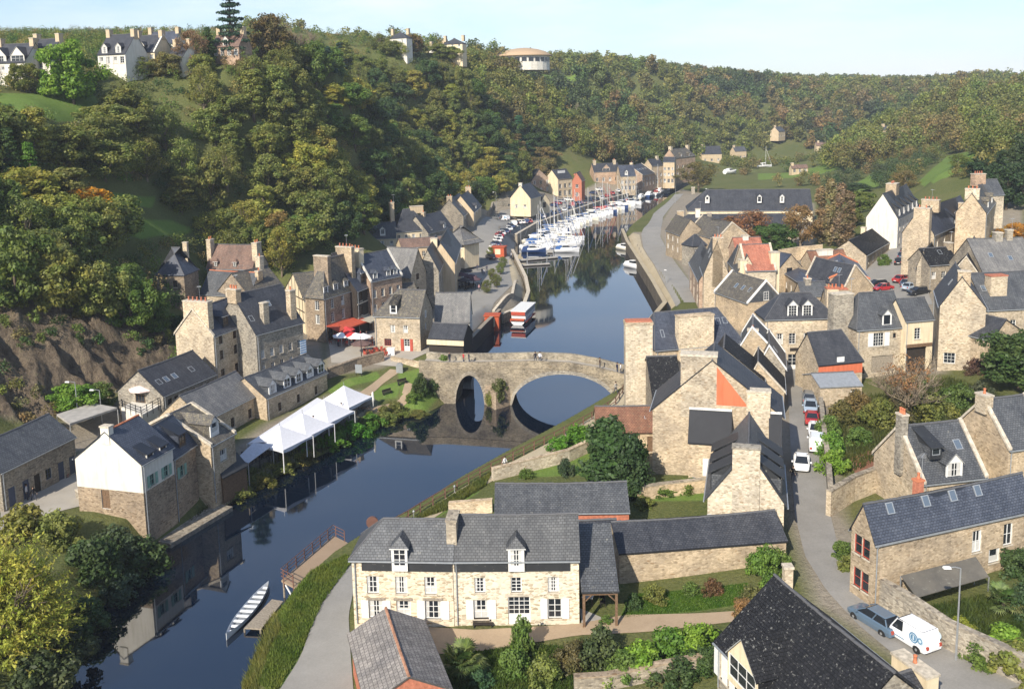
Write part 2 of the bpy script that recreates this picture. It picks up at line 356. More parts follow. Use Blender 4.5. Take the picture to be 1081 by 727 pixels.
# cliff behind the low slate house: broken rock relief
cl = np.array([at(*p)[:2] for p in [(-60,462,6),(50,440,6),(140,402,6),(190,402,5)]] + [atd(*p)[:2] for p in [(170,330,152),(60,330,136),(-60,330,124)]])
cs = np.clip(-sdf(GX, GY, cl)/3 + .6, 0, 1); rock = cs
from mathutils import noise as MN
_k = np.argwhere(cs > .01)
for i_, j_ in _k:
    v_ = Vector((GX[i_, j_]*.16+GY[i_, j_]*.10, GX[i_, j_]*-.05+GY[i_, j_]*.16, 3.1)); GZ[i_, j_] += cs[i_, j_]*(2.2*MN.ridged_multi_fractal(v_, 1.1, 2.1, 5, 1.0, 2.0)-2.2)
far = np.clip((GY-150)/300, 0, 1); GZ += far*(1.2*np.sin(GX*.05+GY*.031) + .8*np.sin(GX*.11-GY*.07))*np.clip((GZ-8)/10, 0, 1)
lawn = np.zeros(GZ.shape); pave = np.zeros(GZ.shape)
def zone(arr, pts, val=1.0, world=False, soft=1.0):
    P = np.array(pts) if world else gxy(pts)
    s = sdf(GX, GY, P); np.maximum(arr, np.clip(.5 - s/soft, 0, 1)*val, out=arr)
for p in [[(0,100),(90,92),(105,110),(60,130),(0,128)], [(100,207),(165,209),(160,220),(105,218)], [(105,241),(180,234),(205,243),(150,254)], [(985,196),(968,192),(1000,163),(1022,160),(1030,180)], [(560,78),(600,80),(620,95),(570,92)],
          [(655,653),(785,640),(790,618),(665,628)], [(505,690),(560,680),(560,720),(510,727)], [(345,412),(398,392),(402,400),(350,416)], [(380,412),(425,402),(420,420),(398,424)], [(420,395),(470,400),(478,415),(450,436),(425,432)],
          [(440,548),(480,524),(510,506),(505,520),(460,548)], [(560,490),(640,470),(640,500),(560,505)], [(680,510),(745,512),(745,530),(690,530)], [(930,195),(905,205),(880,200),(920,185)], [(860,185),(800,190),(800,183),(860,178)],
          [(272,700),(300,640),(365,592),(340,640),(300,727),(262,727)], [(840,180),(900,165),(910,172),(860,186)]]:
    zone(lawn, p)
for p in [[(340,400),(345,340),(400,330),(400,270),(470,215),(530,205),(720,190),(720,203),(560,250),(555,330),(480,380),(400,390)], [(0,530),(80,480),(240,430),(345,390),(340,350),(200,300),(200,400),(60,450),(0,470)],
          [(660,420),(745,325),(690,240),(720,200),(860,215),(860,280),(960,240),(1081,200),(1081,300),(1000,340),(1000,395),(880,400),(860,560),(830,560),(820,500),(690,500)], [(700,330),(660,255),(680,245),(715,320)], [(826,385),(832,560),(858,640),(1000,735),(1090,735),(935,612),(892,545),(882,385)], [(248,511),(303,483),(353,458),(398,434),(384,412),(345,418),(281,447),(244,474)]]:
    zone(pave, p, .85, soft=3)
me = bpy.data.meshes.new('ground'); nr, nc = GZ.shape
me.vertices.add(nr*nc); me.vertices.foreach_set('co', np.stack([GX, GY, GZ], -1).astype(np.float32).ravel())
ii = np.arange(nr*nc).reshape(nr, nc); q = np.stack([ii[:-1, :-1], ii[:-1, 1:], ii[1:, 1:], ii[1:, :-1]], -1).reshape(-1, 4)
me.loops.add(q.size); me.loops.foreach_set('vertex_index', q.ravel().astype(np.int32)); me.polygons.add(len(q)); me.polygons.foreach_set('loop_start', np.arange(0, q.size, 4, dtype=np.int32))
me.polygons.foreach_set('use_smooth', np.ones(len(q), bool)); me.update(calc_edges=True)
ca = me.color_attributes.new('zone', 'FLOAT_COLOR', 'POINT')
ca.data.foreach_set('color', np.stack([pave, lawn, rock, np.ones_like(rock)], -1).astype(np.float32).ravel())
m, nt, b = newmat('ground_cover', .95, .1); MT['ground'] = m
at_ = N(nt, 'ShaderNodeAttribute', attribute_name='zone'); sp = N(nt, 'ShaderNodeSeparateColor'); nt.links.new(at_.outputs['Color'], sp.inputs[0])
tc = N(nt, 'ShaderNodeTexCoord')
def nz(sc, det=6.0, ro=.65):
    n = N(nt, 'ShaderNodeTexNoise', Scale=sc, Detail=det, Roughness=ro); nt.links.new(tc.outputs['Object'], n.inputs['Vector']); return n.outputs['Fac']
n1, n2, n3 = nz(.09), nz(.7), nz(3.5)
wild = mix(nt, n2, ramp(nt, n1, [(.35, (.07, .09, .03)), (.55, (.115, .12, .045)), (.7, (.16, .135, .07))]), ramp(nt, n3, [(.35, (.06, .08, .025)), (.65, (.17, .175, .06))]))
grass = mix(nt, .5, ramp(nt, n2, [(.3, (.10, .17, .03)), (.55, (.14, .215, .045)), (.72, (.20, .21, .07))]), ramp(nt, n3, [(.3, (.09, .15, .028)), (.7, (.18, .24, .065))]))
earth = mix(nt, .5, ramp(nt, n2, [(.3, (.20, .17, .13)), (.7, (.32, .28, .22))]), ramp(nt, n3, [(.3, (.18, .155, .12)), (.7, (.34, .3, .24))]))
mpr = N(nt, 'ShaderNodeMapping'); mpr.inputs['Rotation'].default_value = (0, .5, .6); mpr.inputs['Scale'].default_value = (.9, .9, .3); nt.links.new(tc.outputs['Object'], mpr.inputs[0])
nr_ = N(nt, 'ShaderNodeTexNoise', Scale=1.0, Detail=8.0, Roughness=.75); nt.links.new(mpr.outputs[0], nr_.inputs['Vector'])
rk = ramp(nt, nr_.outputs['Fac'], [(.3, (.07, .056, .042)), (.45, (.18, .14, .10)), (.57, (.28, .22, .155)), (.66, (.10, .115, .05))])
c = mix(nt, ramp(nt, sp.outputs[0], [(.2, (0,)*3), (.7, (1,)*3)]), wild, earth)
c = mix(nt, ramp(nt, sp.outputs[1], [(.3, (0,)*3), (.7, (1,)*3)]), c, grass)
c = mix(nt, ramp(nt, sp.outputs[2], [(.3, (0,)*3), (.8, (1,)*3)]), c, rk)
nt.links.new(c, b.inputs['Base Color'])
bp = N(nt, 'ShaderNodeBump', Strength=.8, Distance=.25); nt.links.new(n3, bp.inputs['Height']); rb_ = N(nt, 'ShaderNodeBump', Distance=1.6); nt.links.new(sp.outputs[2], rb_.inputs['Strength']); nt.links.new(nr_.outputs['Fac'], rb_.inputs['Height']); nt.links.new(bp.outputs[0], rb_.inputs['Normal']); nt.links.new(rb_.outputs[0], b.inputs['Normal'])
me.materials.append(m); tag(link('ground', me), kind='structure')
# ---------------------------------------------------------------- water
m, nt, b = newmat('river_water', .03, .5); b.inputs['Base Color'].default_value = (.002, .006, .015, 1); b.inputs['IOR'].default_value = 2.25
tc = N(nt, 'ShaderNodeTexCoord'); n = N(nt, 'ShaderNodeTexNoise', Scale=.9, Detail=3.0); nt.links.new(tc.outputs['Object'], n.inputs['Vector'])
bp = N(nt, 'ShaderNodeBump', Strength=.02, Distance=.05); nt.links.new(n.outputs['Fac'], bp.inputs['Height']); nt.links.new(bp.outputs[0], b.inputs['Normal'])
MT['water'] = m
w = MB(); w.face([(-80, 15, 0), (40, 15, 0), (250, 700, 0), (-20, 700, 0)], m); tag(w.build('river_water'), kind='structure')
# ---------------------------------------------------------------- paved sheets draped on the ground
def paving(name, c1, c2, sc=2.0, rough=.85, crack=None):
    m, nt, b = newmat(name, rough, .25); tc = N(nt, 'ShaderNodeTexCoord')
    a = N(nt, 'ShaderNodeTexNoise', Scale=.22, Detail=6.0, Roughness=.7); nt.links.new(tc.outputs['Object'], a.inputs['Vector'])
    d = N(nt, 'ShaderNodeTexNoise', Scale=sc*3, Detail=4.0, Roughness=.7); nt.links.new(tc.outputs['Object'], d.inputs['Vector'])
    c = mix(nt, .45, ramp(nt, a.outputs['Fac'], [(.35, c1), (.62, c2)]), ramp(nt, d.outputs['Fac'], [(.3, c1), (.7, c2)]))
    nt.links.new(c, b.inputs['Base Color']); return m
MT['asphalt'] = paving('asphalt', (.19, .18, .165), (.29, .275, .25))
MT['asphalt_p'] = paving('asphalt_pale', (.22, .21, .19), (.30, .285, .26))
MT['gravel'] = paving('tan_gravel', (.30, .22, .145), (.42, .32, .215))
MT['cobble'] = paving('pale_setts', (.30, .27, .225), (.42, .385, .33), 4)
MT['quayearth'] = paving('quay_earth', (.33, .275, .185), (.46, .39, .27))
MT['deckw'] = paving('deck_boards', (.25, .18, .12), (.34, .25, .17), 3)
def ribbon(name, L, R, mat, lift=.06, ac=7, step=1.2, zfix=None):
    """a strip between two surveyed edges, laid on the ground"""
    g = (lambda p: at(p[0], p[1], zfix)) if zfix is not None else (lambda p: ground(*p))
    def dense(pts):
        P = [np.array(g(p)[:2]) for p in pts]; seg = [np.linalg.norm(b-a) for a, b in zip(P, P[1:])]; s = np.r_[0, np.cumsum(seg)]; return np.array(P), s/s[-1], s[-1]
    PL, sl, ll = dense(L); PR, sr, lr = dense(R); n = max(2, int(max(ll, lr)/step)); t = np.linspace(0, 1, n+1)
    fl = np.stack([np.interp(t, sl, PL[:, k]) for k in (0, 1)], -1); fr = np.stack([np.interp(t, sr, PR[:, k]) for k in (0, 1)], -1)
    u = np.linspace(0, 1, ac+1)[None, :, None]; XY = fl[:, None]*(1-u) + fr[:, None]*u
    Z = gz(XY[..., 0], XY[..., 1]) + lift if zfix is None else np.full(XY.shape[:2], zfix)
    v = np.concatenate([XY, Z[..., None]], -1).reshape(-1, 3); ii = np.arange(len(v)).reshape(n+1, ac+1)
    f = np.stack([ii[:-1, :-1], ii[:-1, 1:], ii[1:, 1:], ii[1:, :-1]], -1).reshape(-1, 4)
    me = bpy.data.meshes.new(name); me.from_pydata(v.tolist(), [], f.tolist()); me.materials.append(mat); me.polygons.foreach_set('use_smooth', [True]*len(f)); me.update()
    return tag(link(name, me), kind='structure')
ribbon('street', [(829,385),(833,440),(836,500),(839,545),(850,590),(872,625),(905,660),(960,706),(1010,745)], [(863,385),(864,420),(869,460),(873,500),(877,545),(886,585),(906,618),(935,640),(995,672),(1100,722)], MT['asphalt'])
ribbon('square', [(800,395),(806,390),(808,386)], [(872,398),(870,392),(868,388)], MT['asphalt_p'], .05)
ribbon('riverside_path', [(288,740),(318,692),(336,642),(356,604),(374,586)], [(374,740),(370,690),(368,650),(378,606),(392,590)], MT['asphalt_p'])
ribbon('towpath', [(440,548),(482,520),(560,478),(640,432),(660,408)], [(458,548),(500,520),(580,478),(655,432),(672,412)], MT['quayearth'], ac=3)
ribbon('forecourt', [(376,662),(500,666),(610,660),(660,652),(775,646)], [(440,694),(520,688),(610,674),(680,668),(775,658)], MT['gravel'])
ribbon('quay_road', [(744,320),(715,280),(697,250),(700,230),(711,216),(722,205)], [(715,323),(704,305),(679,261),(677,247),(690,226),(712,206)], MT['asphalt_p'])
ribbon('quay_strip', [(714,323),(703,305),(678,261),(675,248)], [(703,331),(690,308),(668,268),(662,252)], MT['quayearth'], .05, 4)
ribbon('harbour_road', [(478,352),(482,310),(486,268),(502,242),(528,224),(570,221),(610,213),(690,200),(718,193)], [(498,352),(520,326),(543,300),(538,272),(545,250),(575,238),(620,224),(660,211),(712,198)], MT['asphalt_p'], ac=12)
ribbon('quay_walk', [(543,312),(540,295),(537,275)], [(556,318),(552,298),(543,276)], MT['quayearth'], .09, 3)
ribbon('market_square', [(345,352),(400,347),(470,352)], [(350,384),(420,388),(478,380)], MT['cobble'])
ribbon('terrace_paving', [(0,512),(40,505),(84,496)], [(0,560),(45,545),(104,530)], MT['cobble'])
ribbon('parking_place', [(905,288),(935,268),(952,252)], [(925,325),(985,322),(958,258)], MT['asphalt_p'])
ribbon('garden_path', [(368,424),(395,404),(412,390)], [(384,424),(402,408),(424,392)], MT['gravel'], .05, 3)
ribbon('garden_walk', [(385,434),(424,420),(428,404)], [(398,438),(432,424),(436,406)], MT['gravel'], .06, 3)
ribbon('garden_soil', [(895,486),(920,476),(938,478)], [(903,502),(925,496),(945,488)], paving('bare_soil', (.17, .075, .045), (.25, .12, .07)), .06, 3)
# ---------------------------------------------------------------- light
SUN_AZ, SUN_EL = 27.0, 35.0      # degrees west of south, elevation
sd = Vector((-math.sin(rad(SUN_AZ))*math.cos(rad(SUN_EL)), -math.cos(rad(SUN_AZ))*math.cos(rad(SUN_EL)), math.sin(rad(SUN_EL))))
ld = bpy.data.lights.new('sun', 'SUN'); ld.energy = 4.6; ld.angle = rad(.53); ld.color = (1.0, .92, .79)
lo = bpy.data.objects.new('sun', ld); COL.objects.link(lo); lo.rotation_euler = (-sd).to_track_quat('-Z', 'Y').to_euler(); lo.location = (0, 0, 200)
W = bpy.data.worlds.new('World'); SC.world = W; W.use_nodes = True; nt = W.node_tree; bg = nt.nodes['Background']
sky = N(nt, 'ShaderNodeTexSky'); sky.sky_type = 'NISHITA'; sky.sun_disc = False; sky.sun_elevation = rad(SUN_EL); sky.sun_rotation = rad(180+SUN_AZ); sky.altitude = 50; sky.air_density = 1.0; sky.dust_density = .6; sky.ozone_density = 4.0
tc = N(nt, 'ShaderNodeTexCoord'); mp = N(nt, 'ShaderNodeMapping'); mp.inputs['Scale'].default_value = (2.0, 2.0, 9.0); mp.inputs['Rotation'].default_value = (.12, .08, 0); nt.links.new(tc.outputs['Generated'], mp.inputs[0])
n = N(nt, 'ShaderNodeTexNoise', Scale=1.3, Detail=7.0, Roughness=.6); nt.links.new(mp.outputs[0], n.inputs['Vector'])
cf = ramp(nt, n.outputs['Fac'], [(.40, (.14, .14, .14)), (.68, (.78, .78, .78))])
sz = N(nt, 'ShaderNodeSeparateXYZ'); nt.links.new(tc.outputs['Generated'], sz.inputs[0]); cf = mix(nt, 1.0, cf, ramp(nt, sz.outputs[2], [(.02, (1.1, 1.1, 1.1)), (.16, (.75, .75, .75)), (.4, (.16, .16, .16))]), 'MULTIPLY')
nt.links.new(mix(nt, cf, sky.outputs[0], (7.2, 7.4, 7.9)), bg.inputs[0]); bg.inputs[1].default_value = .11
SC.view_settings.view_transform = 'Standard'; SC.view_settings.look = 'None'; SC.view_settings.exposure = 0.62; SC.view_settings.gamma = 1; SC.view_settings.use_curve_mapping = False
SC.render.engine = 'CYCLES'; cy = SC.cycles; cy.max_bounces = 5; cy.diffuse_bounces = 2; cy.glossy_bounces = 3; cy.transmission_bounces = 4; cy.transparent_max_bounces = 6; cy.volume_bounces = 0
cy.use_denoising = True; cy.caustics_reflective = False; cy.caustics_refractive = False; cy.sample_clamp_indirect = 5; cy.use_adaptive_sampling = True; cy.adaptive_threshold = .015
hz_ = MB(); hz_.box(-1400, 1900, -60, 2600, -4, 175); m = bpy.data.materials.new('valley_haze'); m.use_nodes = True; nt = m.node_tree; nt.nodes.clear(); o_ = N(nt, 'ShaderNodeOutputMaterial'); pv = N(nt, 'ShaderNodeVolumePrincipled'); pv.inputs['Density'].default_value = .00018; pv.inputs['Color'].default_value = (.80, .88, 1.0, 1); pv.inputs['Anisotropy'].default_value = .1; nt.links.new(pv.outputs[0], o_.inputs['Volume'])
tag(hz_.build('haze', m), 'thin bluish air over the valley', 'haze', kind='stuff')
# ---------------------------------------------------------------- house maker
MESHC = {}
def cached(key, fn):
    if key not in MESHC: MESHC[key] = fn()
    return MESHC[key]
def rot2(a): return np.array([math.cos(a), math.sin(a)])
def win_mesh(w, h, nx, nz, frame, door=0):
    """casement lying in plane y=0 (outside is -y), centred on x, foot at z=0; panelled foot if door"""
    def f():
        mb = MB(); t = .075 if w > .6 else .055; d0, d1 = -.03, .04
        mb.box(-w/2, -w/2+t, d0, d1, 0, h, frame); mb.box(w/2-t, w/2, d0, d1, 0, h, frame)
        mb.box(-w/2+t, w/2-t, d0, d1, h-t, h, frame); mb.box(-w/2+t, w/2-t, d0, d1, 0, t+door*h, frame)
        z0 = t+door*h; g = .035
        for i in range(1, nx): x = -w/2 + t + (w-2*t)*i/nx; q = .06 if i*2 == nx else g; mb.box(x-q/2, x+q/2, d0+.005, d1-.005, z0, h-t, frame)
        for k in range(1, nz): z = z0 + (h-t-z0)*k/nz; mb.box(-w/2+t, w/2-t, d0+.01, d1-.01, z-g/2, z+g/2, frame)
        return mb.mesh('window')
    def p():
        mb = MB(); t = .05; z0 = t+door*h
        mb.face([(-w/2+t, .015, z0), (w/2-t, .015, z0), (w/2-t, .015, h-t), (-w/2+t, .015, h-t)], MT['glass'])
        if cur:
            for sg in (-1, 1): a, b = sorted((sg*(w/2-t), sg*(w/2-t)*(.35 if cur == 1 else .62))); mb.face([(a, .012, z0), (b, .012, z0), (b*.9 if cur == 2 else b, .012, h-t), (a, .012, h-t)], MT['curtain'])
        if cur == 3: mb.face([(-w/2+t, .011, z0), (w/2-t, .011, z0), (w/2-t, .011, z0+(h-z0)*.45), (-w/2+t, .011, z0+(h-z0)*.45)], MT['curtain'])
        return mb.mesh('pane')
    cur = random.choice((0, 0, 1, 2, 3)) if frame.name == 'white_paint' else 0; k = (round(w, 2), round(h, 2), nx, nz, frame.name, door)
    return cached(('w',)+k, f), cached(('p', cur)+k, p)
def shutter_mesh(w, h, mat):
    def f():
        mb = MB(); mb.box(-w/2, w/2, -.07, -.02, 0, h, mat)
        for k in range(2): mb.box(-w/2+.05, w/2-.05, -.085, -.07, h*(.1+.5*k), h*(.1+.5*k)+h*.3, mat)
        return mb.mesh('shutter')
    return cached(('s', round(w, 2), round(h, 2), mat.name), f)
def door_mesh(w, h, mat):
    def f():
        mb = MB(); mb.box(-w/2, w/2, .0, .06, 0, h, mat)
        for k in range(2):
            for s in (-1, 1): mb.box(s*w/4-w*.17, s*w/4+w*.17, -.02, .0, h*(.08+.45*k), h*(.08+.45*k)+h*.36, mat)
        return mb.mesh('door')
    return cached(('d', round(w, 2), round(h, 2), mat.name), f)
class House: deep = -2.0; nant = 0
def solve_z(px, base, zg):
    """eave height: the point on the sight line whose foot on the ground lies on the photo's base row"""
    lo, hi = zg+.3, min(43.0, zg+30)
    f = lambda z: proj([*at(px[0], px[1], z)[:2], zg])[1] - base
    for _ in range(60):
        m = (lo+hi)/2
        if f(m) < 0: lo = m
        else: hi = m
    return (lo+hi)/2
def house(name, label, A, B, R=None, C=None, ry=None, g=4., base=None, ze=None, bp=None, w=None, zr=None, L=None, hipA=0, hipB=0, cat='house', group=None, flip=False,
          wall='s_warm', roof='slate', pitch=48, ov=.18, ridge='ridge_d', coping=None, band=None, face=False, far=None, wmax=16, ang=None, lower=None, gut=True, thick=.14, gables=True):
    """A,B: the two ends of an eave in photo pixels; R: apex pixel of the gable over A; C: eave corner across from A;
    face=True: A,C are the eaves of a gable that faces us and L its depth"""
    H = House(); p = A if bp is None else bp
    if ze is None: ze = solve_z(p, base, g)
    a = at(*A, ze)
    if face:
        if ang is not None:
            u = rot2(rad(ang)); v = np.array([u[1], -u[0]]); dc = ray(*C)[:2]
            k = np.linalg.solve(np.array([[v[0], -dc[0]], [v[1], -dc[1]]]), CAM[:2]-a[:2]); c = a + np.array([*(v*k[0]), 0])
        else: c = at(*C, ze)
        v = (c-a)[:2]; wv = np.linalg.norm(v); v /= wv; u = np.array([-v[1], v[0]])
        if u[1] < 0: u = -u
        d = ray(*R); nrm = np.array([u[0], u[1], 0]); t = ((a-CAM) @ nrm)/(d @ nrm); P = CAM + d*t
        ro = min(.66, max(.34, ((P-a)[:2] @ v)/wv)); zrr = P[2] if zr is None else zr
        if far is not None and L is None:
            q = at(*far, zrr); L = abs((q[:2]-a[:2]) @ u)
        W_ = wv; LL = L
    else:
        b = at(*B, ze); u = (b-a)[:2]; LL = np.linalg.norm(u); u /= LL; v = np.array([-u[1], u[0]])
        if v[1] < 0: v = -v
        if flip: v = -v
        ro = .5
        if C is not None:
            c = at(*C, ze); W_ = abs((c-a)[:2] @ v)
        elif w is not None: W_ = w
        elif R is not None:
            d = ray(*R); nrm = np.array([u[0], u[1], 0]); t = ((a-CAM) @ nrm)/(d @ nrm); P = CAM + d*t
            o = (P-a)[:2] @ v
            if o < 0: v = -v; o = -o
            W_ = min(2*o, wmax); zrr = P[2] if zr is None else zr
        else:
            lo, hi = .5, wmax
            for _ in range(50):
                m_ = (lo+hi)/2; q = (a+b)/2 + np.array([*(v*m_/2), math.tan(rad(pitch))*m_/2])
                if proj(q)[1] > ry: lo = m_
                else: hi = m_
            W_ = (lo+hi)/2
        if R is None or C is not None or w is not None:
            if zr is not None: zrr = zr
            elif ry is not None:
                lo, hi = ze, ze+15
                for _ in range(50):
                    m_ = (lo+hi)/2; q = (a+b)/2 + np.array([*(v*W_/2), 0]); q[2] = m_
                    if proj(q)[1] > ry: lo = m_
                    else: hi = m_
                zrr = (lo+hi)/2
            else: zrr = ze + math.tan(rad(pitch))*W_/2
    # local frame: x along u (0..L), y along v (0..W), z up from the ground
    if u[0]*v[1]-u[1]*v[0] < 0:      # keep right-handed: mirror along u
        a = a + np.array([*(u*LL), 0]); u = -u; hipA, hipB = hipB, hipA; H.mir = True
    else: H.mir = False
    H.L, H.W, H.g, H.ze, H.zr, H.ro = LL, W_, g, ze-g, max(zrr, ze+.3)-g, ro
    if H.mir and face: pass
    H.u, H.v, H.o = u, v, a[:2]; H.roof = roof; H.wallm = MT[wall]; H.ov = ov
    if VERB: print('HOUSE', name, 'L%.1f W%.1f eave%.1f ridge%.1f D%.0f mir%d ang%.0f' % (LL, W_, H.ze, H.zr, a[1], H.mir, math.degrees(math.atan2(u[1], u[0]))), label[:40])
    H.root = empty(name, (a[0], a[1], g), math.atan2(u[1], u[0]), label, cat, group); H.root['kind'] = 'thing'
    H.hA, H.hB, H.holes, H.band, H.lower = hipA, hipB, {'f': [], 'b': [], 'a': [], 'c': []}, band, lower
    H.coping, H.ridgem, H.gut, H.thick, H.gables = coping, MT[ridge], gut, thick, gables
    return H
def wallframe(H, wall):
    """origin, direction of s, outward normal (all local)"""
    if wall == 'f': return Vector((0, 0, 0)), Vector((1, 0, 0)), Vector((0, -1, 0)), H.L
    if wall == 'b': return Vector((H.L, H.W, 0)), Vector((-1, 0, 0)), Vector((0, 1, 0)), H.L
    if wall == 'a': return Vector((0, H.W, 0)), Vector((0, -1, 0)), Vector((-1, 0, 0)), H.W
    return Vector((H.L, 0, 0)), Vector((0, 1, 0)), Vector((1, 0, 0)), H.W
def opening(H, wall, s, z, w, h, kind='win', nx=2, nz=3, frame='wpaint', shut=None, sill=True, lintel=None, door=0.0, frac=True, label=None, proud=False):
    o, d, n, L = wallframe(H, wall); S = s*L if frac else s
    if H.mir and wall in 'fb' and frac: S = (1-s)*L
    proud = proud or z+h > H.ze-.12
    if not proud: H.holes[wall].append((S-w/2, S+w/2, z, z+h))
    ang = math.atan2(d.y, d.x); dep = -.02 if proud else .14
    pos = o + d*S - n*dep
    if kind == 'door': ob = link('door', door_mesh(w, h, MT[frame]), H.root, (pos.x, pos.y, z), ang)
    else:
        wm, pm = win_mesh(w, h, nx, nz, MT[frame], door)
        ob = link('door' if door else 'window', wm, H.root, (pos.x, pos.y, z), ang); link('pane', pm, ob)
    if label: ob['label'] = label
    if sill and kind == 'win' and not door:
        def f():
            mb = MB(); mb.box(-w/2-.08, w/2+.08, -.08-dep, 0.0, -.1, 0, MT['coping']); return mb.mesh('sill')
        link('sill', cached(('sill', round(w, 2), round(dep, 2)), f), ob)
    if lintel:
        def f():
            mb = MB(); mb.box(-w/2-.2, w/2+.2, -.03-dep, -.002-dep+.02, h, h+.22, MT[lintel]); return mb.mesh('lintel')
        link('lintel', cached(('lintel', round(w, 2), round(h, 2), lintel, round(dep, 2)), f), ob)
    if shut:
        sw = w*.5
        for k in (-1, 1):
            q = o + d*(S + k*(w/2+sw/2+.03)); link('shutter', shutter_mesh(sw, h, MT[shut]), H.root, (q.x, q.y, z), ang)
    return ob
def wins(H, wall, n, z, w=.85, h=1.35, s0=None, s1=None, skip=(), **k):
    s0 = .5/n if s0 is None else s0; s1 = 1-.5/n if s1 is None else s1
    for i in range(n):
        if i not in skip: opening(H, wall, s0 + (s1-s0)*(i/(n-1) if n > 1 else 0), z, w, h, **k)
def roofz(H, x, y):
    yr = H.W*H.ro
    return H.ze + (H.zr-H.ze)*(y/yr if y < yr else (H.W-y)/(H.W-yr))
def chimney(H, s, v, sx=.9, sy=.7, up=1.2, pots=2, mat='s_warm', top='coping', z0=None, potm='pot', abs_=False):
    """s along the ridge 0..1, v across 0..1; top stands `up` above the ridge"""
    x = (1-s if H.mir else s)*H.L; y = v*H.W
    zt = H.zr + up; zb = roofz(H, x, y)-1.2 if z0 is None else z0
    mb = MB(); mb.box(-sx/2, sx/2, -sy/2, sy/2, zb, zt-.16, MT[mat]); mb.box(-sx/2-.07, sx/2+.07, -sy/2-.07, sy/2+.07, zt-.16, zt, MT[top])
    c = mb.build('chimney', None, H.root, loc=(x, y, 0))
    def f():
        q = MB(); q.lathe([(.13, 0), (.15, .06), (.12, .12), (.11, .42), (.14, .46), (.14, .52), (.09, .52), (.09, .3)], MT[potm], 9); return q.mesh('chimney_pot', smooth=True)
    for k in range(pots):
        t = (k+.5)/pots-.5; px, py = (t*sx*.85, 0) if sx >= sy else (0, t*sy*.85)
        link('chimney_pot', cached(('pot', potm), f), c, (px, py, zt))
    if H.nant % 4 == 1 and H.g < 20:
        def g():
            a = MB(); a.tube([(0, 0, -.8), (0, 0, 2.0)], .025, MT['steel'], 4); a.tube([(-.5, 0, 1.9), (.7, 0, 1.9)], .018, MT['steel'], 3)
            for t in range(6): a.tube([(-.45+t*.2, -.35+t*.03, 1.9), (-.45+t*.2, .35-t*.03, 1.9)], .012, MT['steel'], 3)
            return a.mesh('antenna')
        link('antenna', cached('antenna', g), c, (sx/2+.03, 0, zt), .6)
    House.nant += 1
    return c
def slopeframe(H, side='f'):
    yr = H.W*H.ro if side == 'f' else H.W*(1-H.ro)
    return math.atan2(H.zr-H.ze, yr), math.hypot(H.zr-H.ze, yr)
